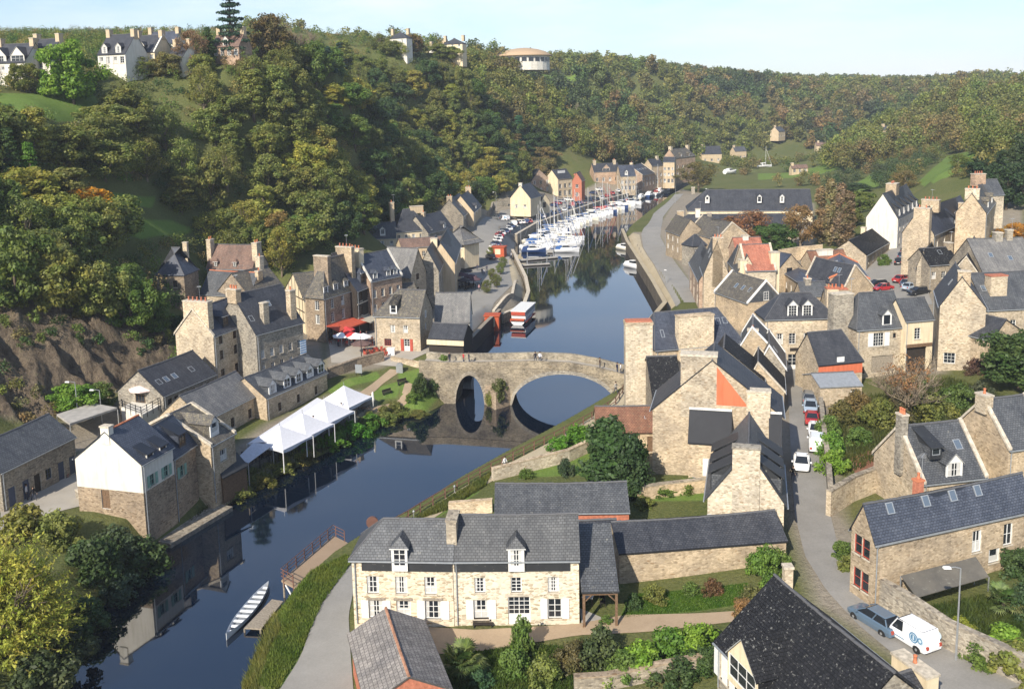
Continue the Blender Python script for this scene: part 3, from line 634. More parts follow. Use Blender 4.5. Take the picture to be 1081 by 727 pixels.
def dormer(H, s, side='f', w=1.2, h=1.4, up=.35, wm='white', style='gable', win=(2, 3), set_=.12, roof=None, frame='wpaint', out=0.0):
    """window in the roof; its face stands over the wall line + set_, foot `up` above the eave"""
    an, sl = slopeframe(H, side); tn = math.tan(an); x = (1-s if H.mir else s)*H.L
    if side == 'b': x = H.L - x if False else x
    z0 = H.ze + up; y0 = max(up/tn*.4, set_) - out; rm = MT[roof or H.roof]
    zc = z0+h; y1 = (zc-H.ze)/tn; zb = H.ze - .05
    mb = MB(); wmat = MT[wm]; hw = w/2
    # face + cheeks
    mb.box(-hw, -hw+.12, y0, y0+.12, z0-.4, zc, wmat); mb.box(hw-.12, hw, y0, y0+.12, z0-.4, zc, wmat); mb.box(-hw+.12, hw-.12, y0, y0+.12, z0-.4, z0, wmat)
    for sg in (-1, 1):
        p = [(sg*hw, y0+.12, z0-.4), (sg*hw, y0+.12, zc), (sg*hw, y1+.3, zc)]; mb.face(p if sg < 0 else p[::-1], rm, [(q[1], q[2]) for q in (p if sg < 0 else p[::-1])])
    e = .14
    if style == 'gable':
        za = zc + hw*1.05; ya = (za-H.ze)/tn + .15; yl = (zc-H.ze)/tn+.15; f_ = y0-.12
        mb.face([(-hw, y0, zc), (hw, y0, zc), (0, y0, za-.05)], wmat)
        for sg in (-1, 1):
            top = [(sg*(hw+e), f_, zc-e*1.05), (0, f_, za), (0, ya, za), (sg*(hw+e), yl, zc-e*1.05)]
            uv = [(p[1], abs(p[0])*1.5) for p in top]
            mb.face(top if sg > 0 else top[::-1], rm, uv if sg > 0 else uv[::-1])
            lowp = [(p[0]*.985, p[1], p[2]-.09) for p in top]; mb.face(lowp[::-1] if sg > 0 else lowp, rm)
            fr = [top[0], lowp[0], lowp[1], top[1]]; mb.face(fr if sg > 0 else fr[::-1], MT['lead'])
            si = [top[3], lowp[3], lowp[0], top[0]]; mb.face(si if sg > 0 else si[::-1], rm)
    elif style == 'hip':
        za = zc + hw*1.15; ya = (za-H.ze)/tn+.1; yl = (zc-H.ze)/tn+.15; f_ = y0-.14; yp = y0+.45
        E = [(-hw-e, f_, zc-.03), (hw+e, f_, zc-.03), (hw+e, yl, zc-.03), (-hw-e, yl, zc-.03)]
        mb.face([E[0], E[1], (0, yp, za)], rm, [(0, 0), (1.4, 0), (.7, 1)])
        mb.face([E[1], E[2], (0, ya, za), (0, yp, za)], rm, [(0, 0), (1, 0), (1, 1), (.4, 1)]); mb.face([E[3], E[0], (0, yp, za), (0, ya, za)], rm, [(0, 0), (1, 0), (.6, 1), (0, 1)])
        mb.box(-hw-e, hw+e, f_, y0+.1, zc-.1, zc-.03, MT['wpaint'])
    else:   # shed
        zs = zc + .05; yb = y1 + 1.1; zbk = H.ze + yb*tn + .03
        if zbk > H.zr-.05: yb = (H.zr-.1-H.ze)/tn; zbk = H.zr-.07
        mb.hexa([(-hw-e, y0-.2, zs-.02), (hw+e, y0-.2, zs-.02), (hw+e, yb, zbk-.02), (-hw-e, yb, zbk-.02), (-hw-e, y0-.2, zs+.08), (hw+e, y0-.2, zs+.08), (hw+e, yb, zbk+.06), (-hw-e, yb, zbk+.06)], rm)
        for sg in (-1, 1): mb.face([(sg*hw, y0+.12, zc), (sg*hw, yb, zbk), (sg*hw, y1, zc)], rm)
    if side == 'b': o = mb.build('dormer', None, H.root, loc=(x, H.W, 0), rz=math.pi)
    else: o = mb.build('dormer', None, H.root, loc=(x, 0, 0))
    wmh, pm = win_mesh(w-.24, h-.02, win[0], win[1], MT[frame]); q = link('window', wmh, o, (0, y0+.05, z0)); link('pane', pm, q)
    return o
def skylight(H, s, t, side='f', w=.75, h=1.0):
    """flat roof window at fraction s along, t up the slope"""
    an, sl = slopeframe(H, side); x = (1-s if H.mir else s)*H.L
    def f():
        mb = MB(); q = .07
        for b in ((-w/2, -w/2+q, 0, h), (w/2-q, w/2, 0, h), (-w/2+q, w/2-q, 0, q), (-w/2+q, w/2-q, h-q, h)): mb.box(b[0], b[1], b[2], b[3], -.02, .10, MT['zinc'])
        return mb.mesh('skylight')
    def p():
        mb = MB(); mb.face([(-w/2+.05, .05, .075), (w/2-.05, .05, .075), (w/2-.05, h-.05, .075), (-w/2+.05, h-.05, .075)]); return mb.mesh('pane', MT['rglass'])
    o = link('skylight', cached(('sk', w, h), f), H.root); link('pane', cached(('skp', w, h), p), o)
    yy = t*sl*math.cos(an); zz = H.ze + t*sl*math.sin(an)
    if side == 'f': o.matrix_local = Matrix.Translation((x, yy, zz+.02)) @ Matrix.Rotation(an, 4, 'X')
    else: o.matrix_local = Matrix.Translation((x, H.W-yy, zz+.02)) @ Matrix.Rotation(math.pi, 4, 'Z') @ Matrix.Rotation(an, 4, 'X')
    return o
def awning(H, wall, s0, s1, z, depth=1.6, drop=.6, col=(.45, .09, .05), name='awning'):
    o, d, n, L = wallframe(H, wall); p0 = o+d*(s0*L); p1 = o+d*(s1*L); mb = MB()
    a = Vector((p0.x, p0.y, z)); b = Vector((p1.x, p1.y, z)); c = b+n*depth-Vector((0, 0, drop)); e = a+n*depth-Vector((0, 0, drop)); t = Vector((0, 0, .05))
    mb.hexa([a, b, c, e, a+t, b+t, c+t, e+t]); mb.hexa([e-t*4, c-t*4, c-t*4+n*.02, e-t*4+n*.02, e, c, c+n*.02, e+n*.02])
    ob = mb.build(name, MT['canvas'], H.root); ob.color = (*col, 1); return ob
def finish(H):
    """walls with real window holes, roof, ridge, gutters"""
    mb = MB(); L, W, ze, zr, ro = H.L, H.W, H.ze, H.zr, H.ro; yr = W*ro; zb = H.deep
    def wallgrid(o, d, n, Lw, holes, top):
        xs = sorted({0, Lw} | {x for h in holes for x in h[:2] if 0 < x < Lw}); zs = sorted({zb, 0.0, top} | {z for h in holes for z in h[2:] if zb < z < top})
        if H.band: zs = sorted(set(zs) | {H.band[0]})
        for x0, x1 in zip(xs, xs[1:]):
            for z0, z1 in zip(zs, zs[1:]):
                cx, cz = (x0+x1)/2, (z0+z1)/2
                if any(h[0] < cx < h[1] and h[2] < cz < h[3] for h in holes): continue
                mt = H.wallm if not H.band or cz > H.band[0] else MT[H.band[1]]
                P = lambda x, z: o + d*x + Vector((0, 0, z))
                mb.face([P(x0, z0), P(x1, z0), P(x1, z1), P(x0, z1)], mt)
        for h in holes:
            x0, x1, z0, z1 = max(h[0], 0), min(h[1], Lw), h[2], min(h[3], top); k = -n*.2; mt = MT['coping'] if H.wallm.name.startswith('stone') else H.wallm
            P = lambda x, z: o + d*x + Vector((0, 0, z))
            mb.face([P(x0, z0), P(x0, z1), P(x0, z1)+k, P(x0, z0)+k], mt); mb.face([P(x1, z1), P(x1, z0), P(x1, z0)+k, P(x1, z1)+k], mt)
            mb.face([P(x0, z1), P(x1, z1), P(x1, z1)+k, P(x0, z1)+k], mt); mb.face([P(x1, z0), P(x0, z0), P(x0, z0)+k, P(x1, z0)+k], mt)
            mb.face([P(x0, z0)+k*2, P(x1, z0)+k*2, P(x1, z1)+k*2, P(x0, z1)+k*2], MT['wood_k'])
    for wl in 'fbac':
        o, d, n, Lw = wallframe(H, wl); wallgrid(o, d, n, Lw, H.holes[wl], ze)
    if H.gables:
        if not H.hA: mb.face([(0, W, ze), (0, 0, ze), (0, yr, zr)], H.wallm)
        if not H.hB: mb.face([(L, 0, ze), (L, W, ze), (L, yr, zr)], H.wallm)
    mb.build('wall', None, H.root)
    # roof
    rm = MT[H.roof]; ov = H.ov; rb = MB(); tf = (zr-ze)/yr; tb = (zr-ze)/(W-yr); go = .10; t = H.thick
    zf, zk = ze-ov*tf, ze-ov*tb
    x0 = -go if not H.hA else -ov; x1 = L+go if not H.hB else L+ov
    sag = lambda x: -.012*max(0, L-3)*max(0, math.sin(math.pi*min(1, max(0, x/L)))) if not (H.hA or H.hB) else 0
    def slab(pts, uvs):
        if len(pts) == 4 and L > 3.5:
            nx, ny = max(3, int(L/1.3)), 4; V3 = [Vector(p) for p in pts]; G = []
            for j in range(ny+1):
                row = []
                for i in range(nx+1):
                    s_, t_ = i/nx, j/ny; p = (V3[0]*(1-s_)+V3[1]*s_)*(1-t_)+(V3[3]*(1-s_)+V3[2]*s_)*t_; u_ = [(uvs[0][k]*(1-s_)+uvs[1][k]*s_)*(1-t_)+(uvs[3][k]*(1-s_)+uvs[2][k]*s_)*t_ for k in (0, 1)]
                    if 0 < i < nx: p.z += sag(p.x)*t_ + (random.uniform(-.022, .022) if 0 < j < ny else 0)
                    row.append((tuple(p), tuple(u_)))
                G.append(row)
            for j in range(ny):
                for i in range(nx): q_ = [G[j][i], G[j][i+1], G[j+1][i+1], G[j+1][i]]; rb.face([a[0] for a in q_], rm, [a[1] for a in q_])
        else: rb.face(pts, rm, uvs)
        lowp = [Vector(p)-Vector((0, 0, t)) for p in pts]; rb.face(lowp[::-1], rm)
        for i in range(len(pts)):
            j = (i+1) % len(pts); rb.face([pts[i], lowp[i], lowp[j], pts[j]], rm)
    zo = t+.01
    rA = H.hA if H.hA else -go; rB = L-H.hB if H.hB else L+go
    slf, slb = math.hypot(yr+ov, zr-zf), math.hypot(W-yr+ov, zr-zk)
    zA = ze - ov*(zr-ze)/max(H.hA, .5) if H.hA else 0; 
    F = [(x0, -ov, zf+zo), (x1, -ov, zf+zo), (rB, yr, zr+zo), (rA, yr, zr+zo)]; slab(F, [(x0, 0), (x1, 0), (rB, slf), (rA, slf)])
    K = [(x1, W+ov, zk+zo), (x0, W+ov, zk+zo), (rA, yr, zr+zo), (rB, yr, zr+zo)]; slab(K, [(x1, 0), (x0, 0), (rA, slb), (rB, slb)])
    if H.hA: slab([(x0, W+ov, zk+zo), (x0, -ov, zf+zo), (rA, yr, zr+zo)], [(0, 0), (W+2*ov, 0), (yr+ov, math.hypot(H.hA, zr-ze))])
    if H.hB: slab([(x1, -ov, zf+zo), (x1, W+ov, zk+zo), (rB, yr, zr+zo)], [(0, 0), (W+2*ov, 0), (W-yr+ov, math.hypot(H.hB, zr-ze))])
    ro_ = rb.build('roof', None, H.root)
    q = MB()
    n = max(2, int((rB-rA)/.45)); 
    for i in range(n):
        xa, xb = rA + (rB-rA)*i/n, rA + (rB-rA)*(i+1)/n; dz = random.uniform(-.015, .015)
        q.tube([(xa+.01, yr, zr+zo+dz+sag(xa)), (xb+.015, yr, zr+zo+dz+sag(xb))], [.10, .115], H.ridgem, 6)
    if H.hA:
        for yy, z_ in ((-ov, zf), (W+ov, zk)): q.tube([(x0, yy, z_+zo), (rA, yr, zr+zo)], .07, H.ridgem, 5)
    if H.hB:
        for yy, z_ in ((-ov, zf), (W+ov, zk)): q.tube([(x1, yy, z_+zo), (rB, yr, zr+zo)], .07, H.ridgem, 5)
    q.build('ridge', None, ro_)
    if H.coping:
        for gx, hip in ((0, H.hA), (L, H.hB)):
            if hip: continue
            c = MB(); k0, k1 = (gx-.14, gx+.24) if gx == 0 else (gx-.24, gx+.14)
            for ya, yb_, za, zb_ in ((-ov, yr, zf, zr), (yr, W+ov, zr, zk)):
                c.hexa([(k0, ya, za+zo-.1), (k1, ya, za+zo-.1), (k1, yb_, zb_+zo-.1), (k0, yb_, zb_+zo-.1), (k0, ya, za+zo+.22), (k1, ya, za+zo+.22), (k1, yb_, zb_+zo+.22), (k0, yb_, zb_+zo+.22)], MT[H.coping])
            c.build('gable_coping', None, H.root)
    if H.gut:
        for yy, z_ in ((-ov-.05, zf), (W+ov+.05, zk)):
            gmb = MB(); gmb.box(x0+.02, x1-.02, yy-.06, yy+.06, z_-.02, z_+.09, MT['zinc']); gmb.build('gutter', None, H.root)
        MB().tube([(.25, -ov-.02, zf), (.25, -.09, zf-.35), (.25, -.09, .1)], .05, MT['zinc'], 5).build('downpipe', None, H.root)
    return H
VERB = 0
# ================================================================ LEFT BANK HOUSES
def gA(H): return 'c' if H.mir else 'a'
def gB(H): return 'a' if H.mir else 'c'
WK = dict(nx=2, nz=3)
# long low slate house at the cliff foot
H = house('stone_house', 'long low stone house with dark blue doors under the bare cliff', (78.5,461), (0,499), R=(51,438), g=3.6, base=498, wall='s_grey', roof='slate', coping=None)
for s, k in ((.06,'d'),(.22,'d'),(.40,'w'),(.70,'d'),(.88,'d')):
    if k == 'd': opening(H, 'f', s, .02, 1.0, 2.1, 'door', frame='bluep')
    else: opening(H, 'f', s, .9, .9, 1.2, nx=2, nz=2, frame='bluep', sill=False)
opening(H, 'f', .55, .02, .95, 2.1, 'door', frame='wood_k')
finish(H)
# white house by the river
H = house('white_house', 'white gabled house with pale green shutters rising from the river', (149,490.4), (182,471.5), R=(111,456.6), g=.6, base=576, wall='white', roof='slate_b', band=None, ridge='pot')
H.band = (5.6, 's_brown'); hz = H.ze
wins(H, 'f', 2, hz-2.75, .8, 1.2, .3, .75, frame='greenp', shut='greenp', nz=2)
opening(H, gA(H), .42, hz-5.1, 1.0, 2.0, 'door', frame='wood')
dormer(H, .32, w=1.1, h=1.0, up=-.45, wm='white', style='shed', win=(2, 2), frame='wood'); dormer(H, .74, w=1.1, h=1.0, up=-.45, wm='white', style='shed', win=(2, 2), frame='wood')
chimney(H, .05, .5, .7, 1.0, .7, 0, 'white'); finish(H); HW = H
H = house('stone_house', 'narrow stone riverside house with one dormer joined to the white house', (182,484), (206,468), ry=446, g=.6, base=553, wall='s_brown', roof='slate_b', pitch=50)
opening(H, 'f', .35, H.ze-2.6, .85, 1.25, frame='greenp', shut='greenp', nz=2); dormer(H, .55, w=1.3, h=1.1, up=.7, wm='slate_b', style='shed', win=(2, 2), frame='wood'); finish(H)
H = house('stone_house', 'stone gable-end house with one dormer beside the brown garden shed', (222,471), (247.5,457), R=(176,439.5), g=1.0, base=532, wall='s_warm', roof='slate_o', coping='coping')
opening(H, 'f', .5, H.ze-2.4, 1.3, 1.3, nx=3, nz=2, frame='wpaint'); dormer(H, .42, w=1.5, h=1.2, up=.9, style='gable', wm='wpaint', win=(1, 2)); finish(H)
# long building behind the marquee
H = house('long_stone_house', 'long stone building with a row of arched white dormers behind the marquee', (345,393), (281,420.5), ry=386, w=7.0, g=3.0, base=415, wall='s_warm', roof='slate', coping=None)
for s in (.08,.27,.46,.65,.88): dormer(H, s, w=1.5, h=1.25, up=.25, style='gable', wm='wpaint', win=(2, 2))
wins(H, 'f', 3, .6, .7, 1.2, .2, .8, frame='wood'); finish(H); LB = H
H = house('long_stone_house', 'plain stone wing with a low slate roof between the marquee and the cliff', (272,416), (215,444), ry=405, g=3.0, ze=H.g+H.ze+.1, wall='s_warm', roof='slate_l', wmax=11, pitch=40)
wins(H, 'f', 3, .5, .8, 1.3, frame='wood'); finish(H)
# terrace house with skylights
H = house('stone_house', 'slate roofed house with four skylights and a raised terrace below the cliff', (172,418), (227.6,394.7), R=(146,392), g=3.9, base=444, wall='s_grey', roof='slate_d', coping=None)
for s in (.12,.25,.40,.72): skylight(H, s, .35, w=.8, h=.9)
for s, n in ((.12,1),(.24,1),(.45,1),(.56,1),(.67,1),(.84,1),(.93,1)): opening(H, 'f', s, H.ze-2.2, .9, 1.5, nx=1, nz=2, frame='wood')
opening(H, gA(H), .5, H.ze-2.1, 1.6, 2.0, nx=3, nz=2, frame='wood', sill=False); finish(H); HT = H
# tall house with the pale chimney gable
H = house('tall_stone_house', 'tall stone house with a broad pale chimney gable above the skylight roof', (225,355), (268.6,338.8), R=(203,327), g=4.2, base=391, bp=(268.6,338.8), wall='s_cream', roof='slate_b', coping='coping')
for z in (1.2, 4.0, 6.3): wins(H, 'f', 3, z, .85, 1.35, frame='wood')
dormer(H, .35, w=1.2, h=1.25, up=1.0, style='hip', wm='slate_b', win=(2, 2), frame='wood')
chimney(H, .055, .42, 1.1, 4.3, 1.3, 5, 's_cream', z0=2, potm='brick_o'); chimney(H, .97, .5, .9, 2.2, 1.2, 2, 's_cream'); skylight(H, .7, .4); finish(H)
H = house('stone_house', 'dark roofed stone house with two chimneys and a blue striped banner', (270,353), (319.5,339.8), ry=306, g=4.5, base=386, bp=(319,339.8), wall='s_grey', roof='slate_d', pitch=50)
for z in (.9, 3.1): wins(H, 'f', 5, z, .7, 1.25, .12, .9, frame='wpaint')
chimney(H, .30, .12, 1.0, .9, -1.2, 0, 's_grey', z0=2); chimney(H, .86, .1, 1.1, 1.0, -.2, 1, 's_warm', z0=2); skylight(H, .55, .55); skylight(H, .08, .3); chimney(H, .02, .5, .9, 2.0, 1.0, 3, 's_warm')
mb = MB()
for k in range(7): mb.box(-.62, .62, -.05, .0, k*.36, k*.36+.18, flat('banner_white', (.78, .8, .82))); mb.box(-.62, .62, -.05, .0, k*.36+.18, k*.36+.36, flat('banner_blue', (.12, .3, .55)))
o, d, n_, L_ = wallframe(H, 'f'); sx_ = (1-.97)*L_ if H.mir else .97*L_
BAN = (H.root, sx_, mb); finish(H)
bw = H.root; BANPOS = np.array([*(H.o + H.u*sx_ - H.v*.10), H.g+1.6]); BANROT = math.atan2(H.u[1], H.u[0])
tag(mb.build('banner', None, loc=BANPOS, rz=BANROT), 'blue and white striped banner hanging on the dark roofed house', 'banner', kind='thing')
# pyramid roofed tower
H = house('tower_house', 'square stone tower house with a steep slate pyramid roof under the trees', (194,290), (165,290), C=(211,284), ry=262, g=8, base=331, wall='s_brown', roof='slate_b', hipA=3.4, hipB=3.4, gut=False)
opening(H, 'f', .35, H.ze-2.3, .8, 1.2, frame='wood'); opening(H, 'f', .72, H.ze-2.3, .8, 1.2, frame='wood'); chimney(H, .3, .8, .8, .7, .9, 0, 's_cream', z0=5); finish(H)
H = house('stone_house', 'house with a weathered mauve roof between two tall pale chimneys', (218,283), (266,284), ry=258.5, g=6.5, ze=13.4, wall='s_brown', roof='tile_m', pitch=52)
chimney(H, .0, .3, .9, 1.5, 1.3, 2, 's_cream', z0=4); chimney(H, 1.02, .3, 1.1, 1.9, .8, 2, 's_cream', z0=4); dormer(H, .2, w=.8, h=.9, up=.4, wm='slate_o', style='hip', win=(1,2)); dormer(H, .62, w=.8, h=.9, up=.4, wm='slate_o', style='hip', win=(1,2)); finish(H)
H = house('stone_house', 'low slate house with a red ridge in front of the mauve roof', (211,310), (263,313), ry=287, g=5.2, ze=10.6, wall='s_cream', roof='slate', ridge='pot', pitch=48)
chimney(H, .66, .25, 1.6, .8, -.3, 3, 's_brown', potm='brick_o'); skylight(H, .85, .5); chimney(H, 1.0, .5, .7, 1.4, .5, 1, 's_warm'); wins(H, 'f', 3, 3.2, .8, 1.2); finish(H)
H = house('stone_house', 'brown stone house with a mossy roof and a slim chimney', (262,311), (299,302), ry=285, g=5.4, ze=11.2, wall='s_brown', roof='slate_o', pitch=42)
chimney(H, .8, .5, 1.0, 1.0, 2.2, 1, 's_cream'); wins(H, 'f', 2, 3.4, .8, 1.2); finish(H)
H = house('timber_framed_house', 'small half-timbered gable house squeezed between two chimneys', (300.5,306), None, C=(321,317), R=(309.5,289.5), face=True, L=8, g=5, ze=10.6, wall='cream', roof='slate_o', ov=.35)
gw = 'c' if H.mir else 'a'; tm = MB()
for k in range(6):
    y = H.W*(k+.5)/6; zt = roofz(H, 0, y)-.1; X = H.L+.012 if gw == 'c' else -.052
    tm.box(X, X+.04, y-.07, y+.07, 1.5, zt, MT['wood_k'])
for z in (1.5, 3.4, H.ze): tm.box(X+.004, X+.048, .02, H.W-.02, z-.09, z+.09, MT['wood_k'])
tm.hexa([(X+.01, 0, 1.5), (X+.05, 0, 1.5), (X+.05, H.W*.3, 3.4), (X+.01, H.W*.3, 3.4), (X+.01, .2, 1.5), (X+.05, .2, 1.5), (X+.05, H.W*.3+.2, 3.4), (X+.01, H.W*.3+.2, 3.4)], MT['wood_k'])
tm.build('timber_frame', None, H.root); opening(H, gw, .45, 3.7, .8, 1.0); finish(H)
# big hipped house with the red awning
H = house('large_stone_house', 'large stone corner house with a hipped roof above a red restaurant awning', (341.5,313.4), (375.5,303), C=(321,312), ry=273, g=4.5, base=362, wall='s_brown', roof='slate_o', hipA=3.2, coping=None, wmax=9)
for z, h in ((3.2, 1.7), (5.6, 1.6)): wins(H, 'f', 3, z, .9, h, .25, .9, frame='wpaint', nz=4)
for z in (3.2, 5.6): opening(H, gA(H), .62, z, .9, 1.6, frame='wpaint', nz=4)
for s in (.10,.40,.72): dormer(H, s, w=1.2, h=1.35, up=.3, style='hip', wm='wpaint', win=(2, 3))
chimney(H, .28, .5, .9, 3.0, .9, 0, 's_brown', z0=4); chimney(H, 1.0, .5, 1.0, 3.4, 1.5, 4, 's_warm', z0=6, potm='brick_o'); awning(H, 'f', *( (.02,.98) ), 2.9, 2.6, .8)
wins(H, 'f', 3, .1, 1.4, 2.2, frame='wood', nz=2); finish(H); HR = H
H = house('timber_framed_house', 'narrow black timber-fronted house with a deep blue slate roof', (376.5,307), (392.5,300.5), ry=266, g=4.5, base=352, wall='wood_k', roof='slate_b', pitch=54)
for z in (3.0, 5.6): wins(H, 'f', 2, z, 1.0, 1.7, nx=2, nz=4, frame='wood')
tm = MB()
for z in (2.7, 5.2): tm.box(0, H.L, -.09, -.01, z-.1, z+.1, MT['coping'])
tm.build('floor_band', None, H.root); dormer(H, .55, w=1.3, h=1.4, up=1.3, style='hip', wm='slate_d', win=(2,2), frame='wood'); awning(H, 'f', .05, .95, 2.5, 2.2, .5, (.42, .38, .3)); finish(H)
H = house('stone_house', 'stone house with a pale parapet, cream chimney and dormers behind the square', (391,297), (424,290), ry=267, g=4.5, base=347, wall='s_pink', roof='slate_b', coping='white', pitch=52)
for z in (2.9, 5.5): wins(H, 'f', 4, z, .8, 1.45, frame='wpaint', nz=4)
for s in (.18,.6,.82): dormer(H, s, w=1.0, h=1.2, up=.2, style='gable', wm='wpaint', win=(2, 2))
chimney(H, 0.02, .55, 1.1, 3.0, 1.4, 3, 'cream', z0=6); finish(H)
H = house('stone_house', 'gabled house with a broad plain grey roof behind the harbour front', (434,290), (402,287.5), R=(441,263), g=4.5, ze=12.0, wall='s_warm', roof='slate_l', ov=.35)
opening(H, gA(H), .42, 3.4, .9, 1.3, frame='wood'); opening(H, gA(H), .42, 6.2, .9, 1.2, frame='wood'); wins(H, 'f', 4, 4.5, .8, 1.3); finish(H)
H = house('stone_outbuilding', 'low flat-topped stone outbuilding behind the square stone house', (420,312), (441,310), ry=300, g=4.6, ze=9.4, wall='s_brown', roof='slate_o', pitch=30, gut=False); finish(H)
H = house('stone_house', 'square golden stone house with red door standing on the market square', (443,334.5), (395,333), R=(449,307), g=4.5, base=372, wall='s_warm', roof='slate_o', hipB=3.0)
opening(H, 'f', .60, 3.2, .8, 1.2); opening(H, 'f', .32, 3.2, .8, 1.2); opening(H, 'f', .72, .9, 1.2, 1.2, nx=3, frame='redp'); opening(H, 'f', .30, .05, 1.0, 2.1, nx=2, nz=3, frame='wpaint', door=.4, shut='redp')
for z in (.9, 3.2, 5.2): opening(H, gA(H), .45, z, .7, 1.1)
dormer(H, .58, w=1.2, h=1.3, up=.5, style='shed', wm='wpaint', win=(1, 2)); finish(H)
H = house('slate_house', 'grey slate house with a white riverside gable next to the bridge end', (495.5,340), (459,340.5), ry=309.5, g=4.5, base=361, wall='white', roof='slate_l', pitch=52, gut=False)
opening(H, gA(H), .3, 3.0, .8, 1.2); opening(H, gA(H), .65, 3.0, .8, 1.2); opening(H, gA(H), .5, 5.3, .7, 1.0); opening(H, gA(H), .3, .3, 1.0, 2.0, frame='wood', door=.3); finish(H)
H = house('slate_outbuilding', 'low slate lean-to with a cream fascia in front of the grey slate house', (489,358.7), (452.5,357), ry=342, g=4.6, base=374.5, wall='wood_k', roof='slate_d', pitch=36, gut=False, wmax=5)
tm = MB(); tm.box(-.2, H.L+.2, -.45, -.25, H.ze-.9, H.ze-.12, MT['cream']); tm.build('fascia', None, H.root); finish(H)
# street towards the harbour
H = house('stone_house', 'dark roofed house at the narrow end of the harbour street', (463,286), (471,268), R=(451,264), g=4.4, ze=11.4, wall='s_grey', roof='slate_d'); wins(H, 'f', 5, 3.8, .8, 1.3); wins(H, 'f', 5, .9, .8, 1.5); finish(H)
H = house('stone_house', 'cream gabled house with a stout chimney halfway along the harbour street', (480,277), (486,258), R=(465,257), g=4.3, ze=11.2, wall='sand', roof='slate'); wins(H, 'f', 4, 3.8, .8, 1.3); wins(H, 'f', 4, 1.0, .9, 1.6); chimney(H, .05, .75, 1.4, 1.4, 1.0, 0, 'cream', z0=4); finish(H)
H = house('slate_house', 'house with a light grey overhanging hipped roof on the harbour street', (490,254), (470,252), ry=239, g=4.3, ze=9.6, wall='cream', roof='slate_l', ov=1.0, hipA=4, hipB=4, gut=False); wins(H, 'f', 3, 3.0, .9, 1.3); finish(H)
H = house('stone_house', 'large dark hipped house with a flat cream chimney below the wooded slope', (417,245), (456,242), ry=221, g=5.2, ze=11.5, wall='cream', roof='slate_d', hipA=4, hipB=4)
chimney(H, .75, .5, 3.6, 1.0, .8, 0, 'sand'); chimney(H, .02, .3, 1.1, 1.1, 2.4, 1, 'sand'); wins(H, 'f', 5, 4.0, .9, 1.4); finish(H)
H = house('stone_house', 'cream walled house with a grey roof nearest the wood edge', (389,252), (418,251), ry=235, g=5.6, ze=10.2, wall='cream', roof='slate', pitch=44)
dormer(H, .52, w=1.4, h=1.3, up=1.0, style='gable', wm='wpaint'); skylight(H, .25, .6); chimney(H, .03, .5, .9, 1.2, .8, 0, 'sand'); wins(H, 'f', 3, 2.6, .9, 1.3); finish(H)
H = house('stone_house', 'peach walled block with a lean roof behind the grey gabled house', (424,262), (470,259), ry=251, g=4.8, ze=10.2, wall='sand', roof='tile_m', pitch=28); wins(H, 'f', 5, 3.2, .8, 1.2); finish(H)
H = house('stone_house', 'dark gabled house among roofs below the harbour wood', (452,246), (478,240), ry=226, g=5, ze=10.8, wall='s_grey', roof='slate_d'); chimney(H, .3, .5, .9, 1.0, .8, 1, 's_warm'); dormer(H, .7, w=1.1, h=1.1, up=.5, wm='wpaint'); finish(H)
H = house('stone_house', 'tall grey stone house with roof windows at the harbour corner', (489,228), (499,220), R=(474,211), g=4.4, ze=11.6, wall='s_grey', roof='slate', wmax=13); wins(H, 'f', 3, 3.6, .9, 1.5); wins(H, 'f', 3, 6.0, .9, 1.2); chimney(H, .05, .5, 1.2, 1.6, 1.0, 2, 's_warm'); skylight(H, .4, .4); skylight(H, .7, .4); finish(H)
H = house('stone_house', 'pale fronted house closing the row at the harbour corner', (500,224), (508,217), R=(486,207), g=4.4, ze=11.6, wall='sand', roof='slate_d', wmax=13); wins(H, 'f', 3, 3.6, .9, 1.5); wins(H, 'f', 3, 6.0, .9, 1.2); chimney(H, .95, .5, 1.2, 1.8, 1.2, 2, 's_warm'); dormer(H, .4, w=1.1, h=1.1, up=.4, wm='wpaint'); finish(H)
# ---------------------------------------------------------------- far harbour front
H = house('cream_house', 'cream gabled cottage with a dark roof at the near end of the marina', (560,209.5), (571,206.5), R=(549,196), g=6, base=223, wall='cream', roof='slate_d')
for s in (.3, .72): opening(H, gA(H), s, 1.0, 1.2, 1.3)
chimney(H, .05, .5, .9, 1.2, 1.0, 0, 'white'); finish(H)
H = house('cream_house', 'low cream annexe beside the gabled cottage at the marina', (571,213), None, C=(580,212), R=(575,205), face=True, L=6, g=5.5, base=220, wall='cream', roof='slate_d'); opening(H, 'c', .4, .2, 1.6, 2.0, frame='wood'); finish(H)
H = house('grey_house', 'pale pink gabled house set back among the trees at the marina', (561,191), None, C=(581,189.5), R=(569,179), face=True, L=9, g=6.5, base=205, wall='s_pink', roof='slate_d'); wins(H, 'c', 3, 1.0, 1.1, 1.5); wins(H, 'c', 3, 4.0, 1.1, 1.5); finish(H)
H = house('white_house', 'white fronted house with a lettered dark roof beside the brick tower', (589,189), (604,187.5), ry=179, g=5, base=208, wall='cream', roof='slate_d', pitch=45); wins(H, 'f', 3, 3.6, 1.6, 1.8, frame='wpaint'); wins(H, 'f', 3, .4, 1.8, 2.2)
mb = MB(); an, sl = slopeframe(H)
mb.box(H.L*.25, H.L*.75, 2.0, 2.15, H.ze+2.0, H.ze+3.2, MT['wpaint']); mb.build('roof_sign', None, H.root); finish(H)
H = house('brick_house', 'red brick tower-like gable house on the marina quay', (604,191), None, C=(614,191), R=(608.5,182.5), face=True, L=8, g=4.4, base=211, wall='brick_o', roof='tile_m'); opening(H, 'c', .5, 5, 1.2, 1.4); opening(H, 'c', .5, 1.5, 1.2, 1.6); finish(H)
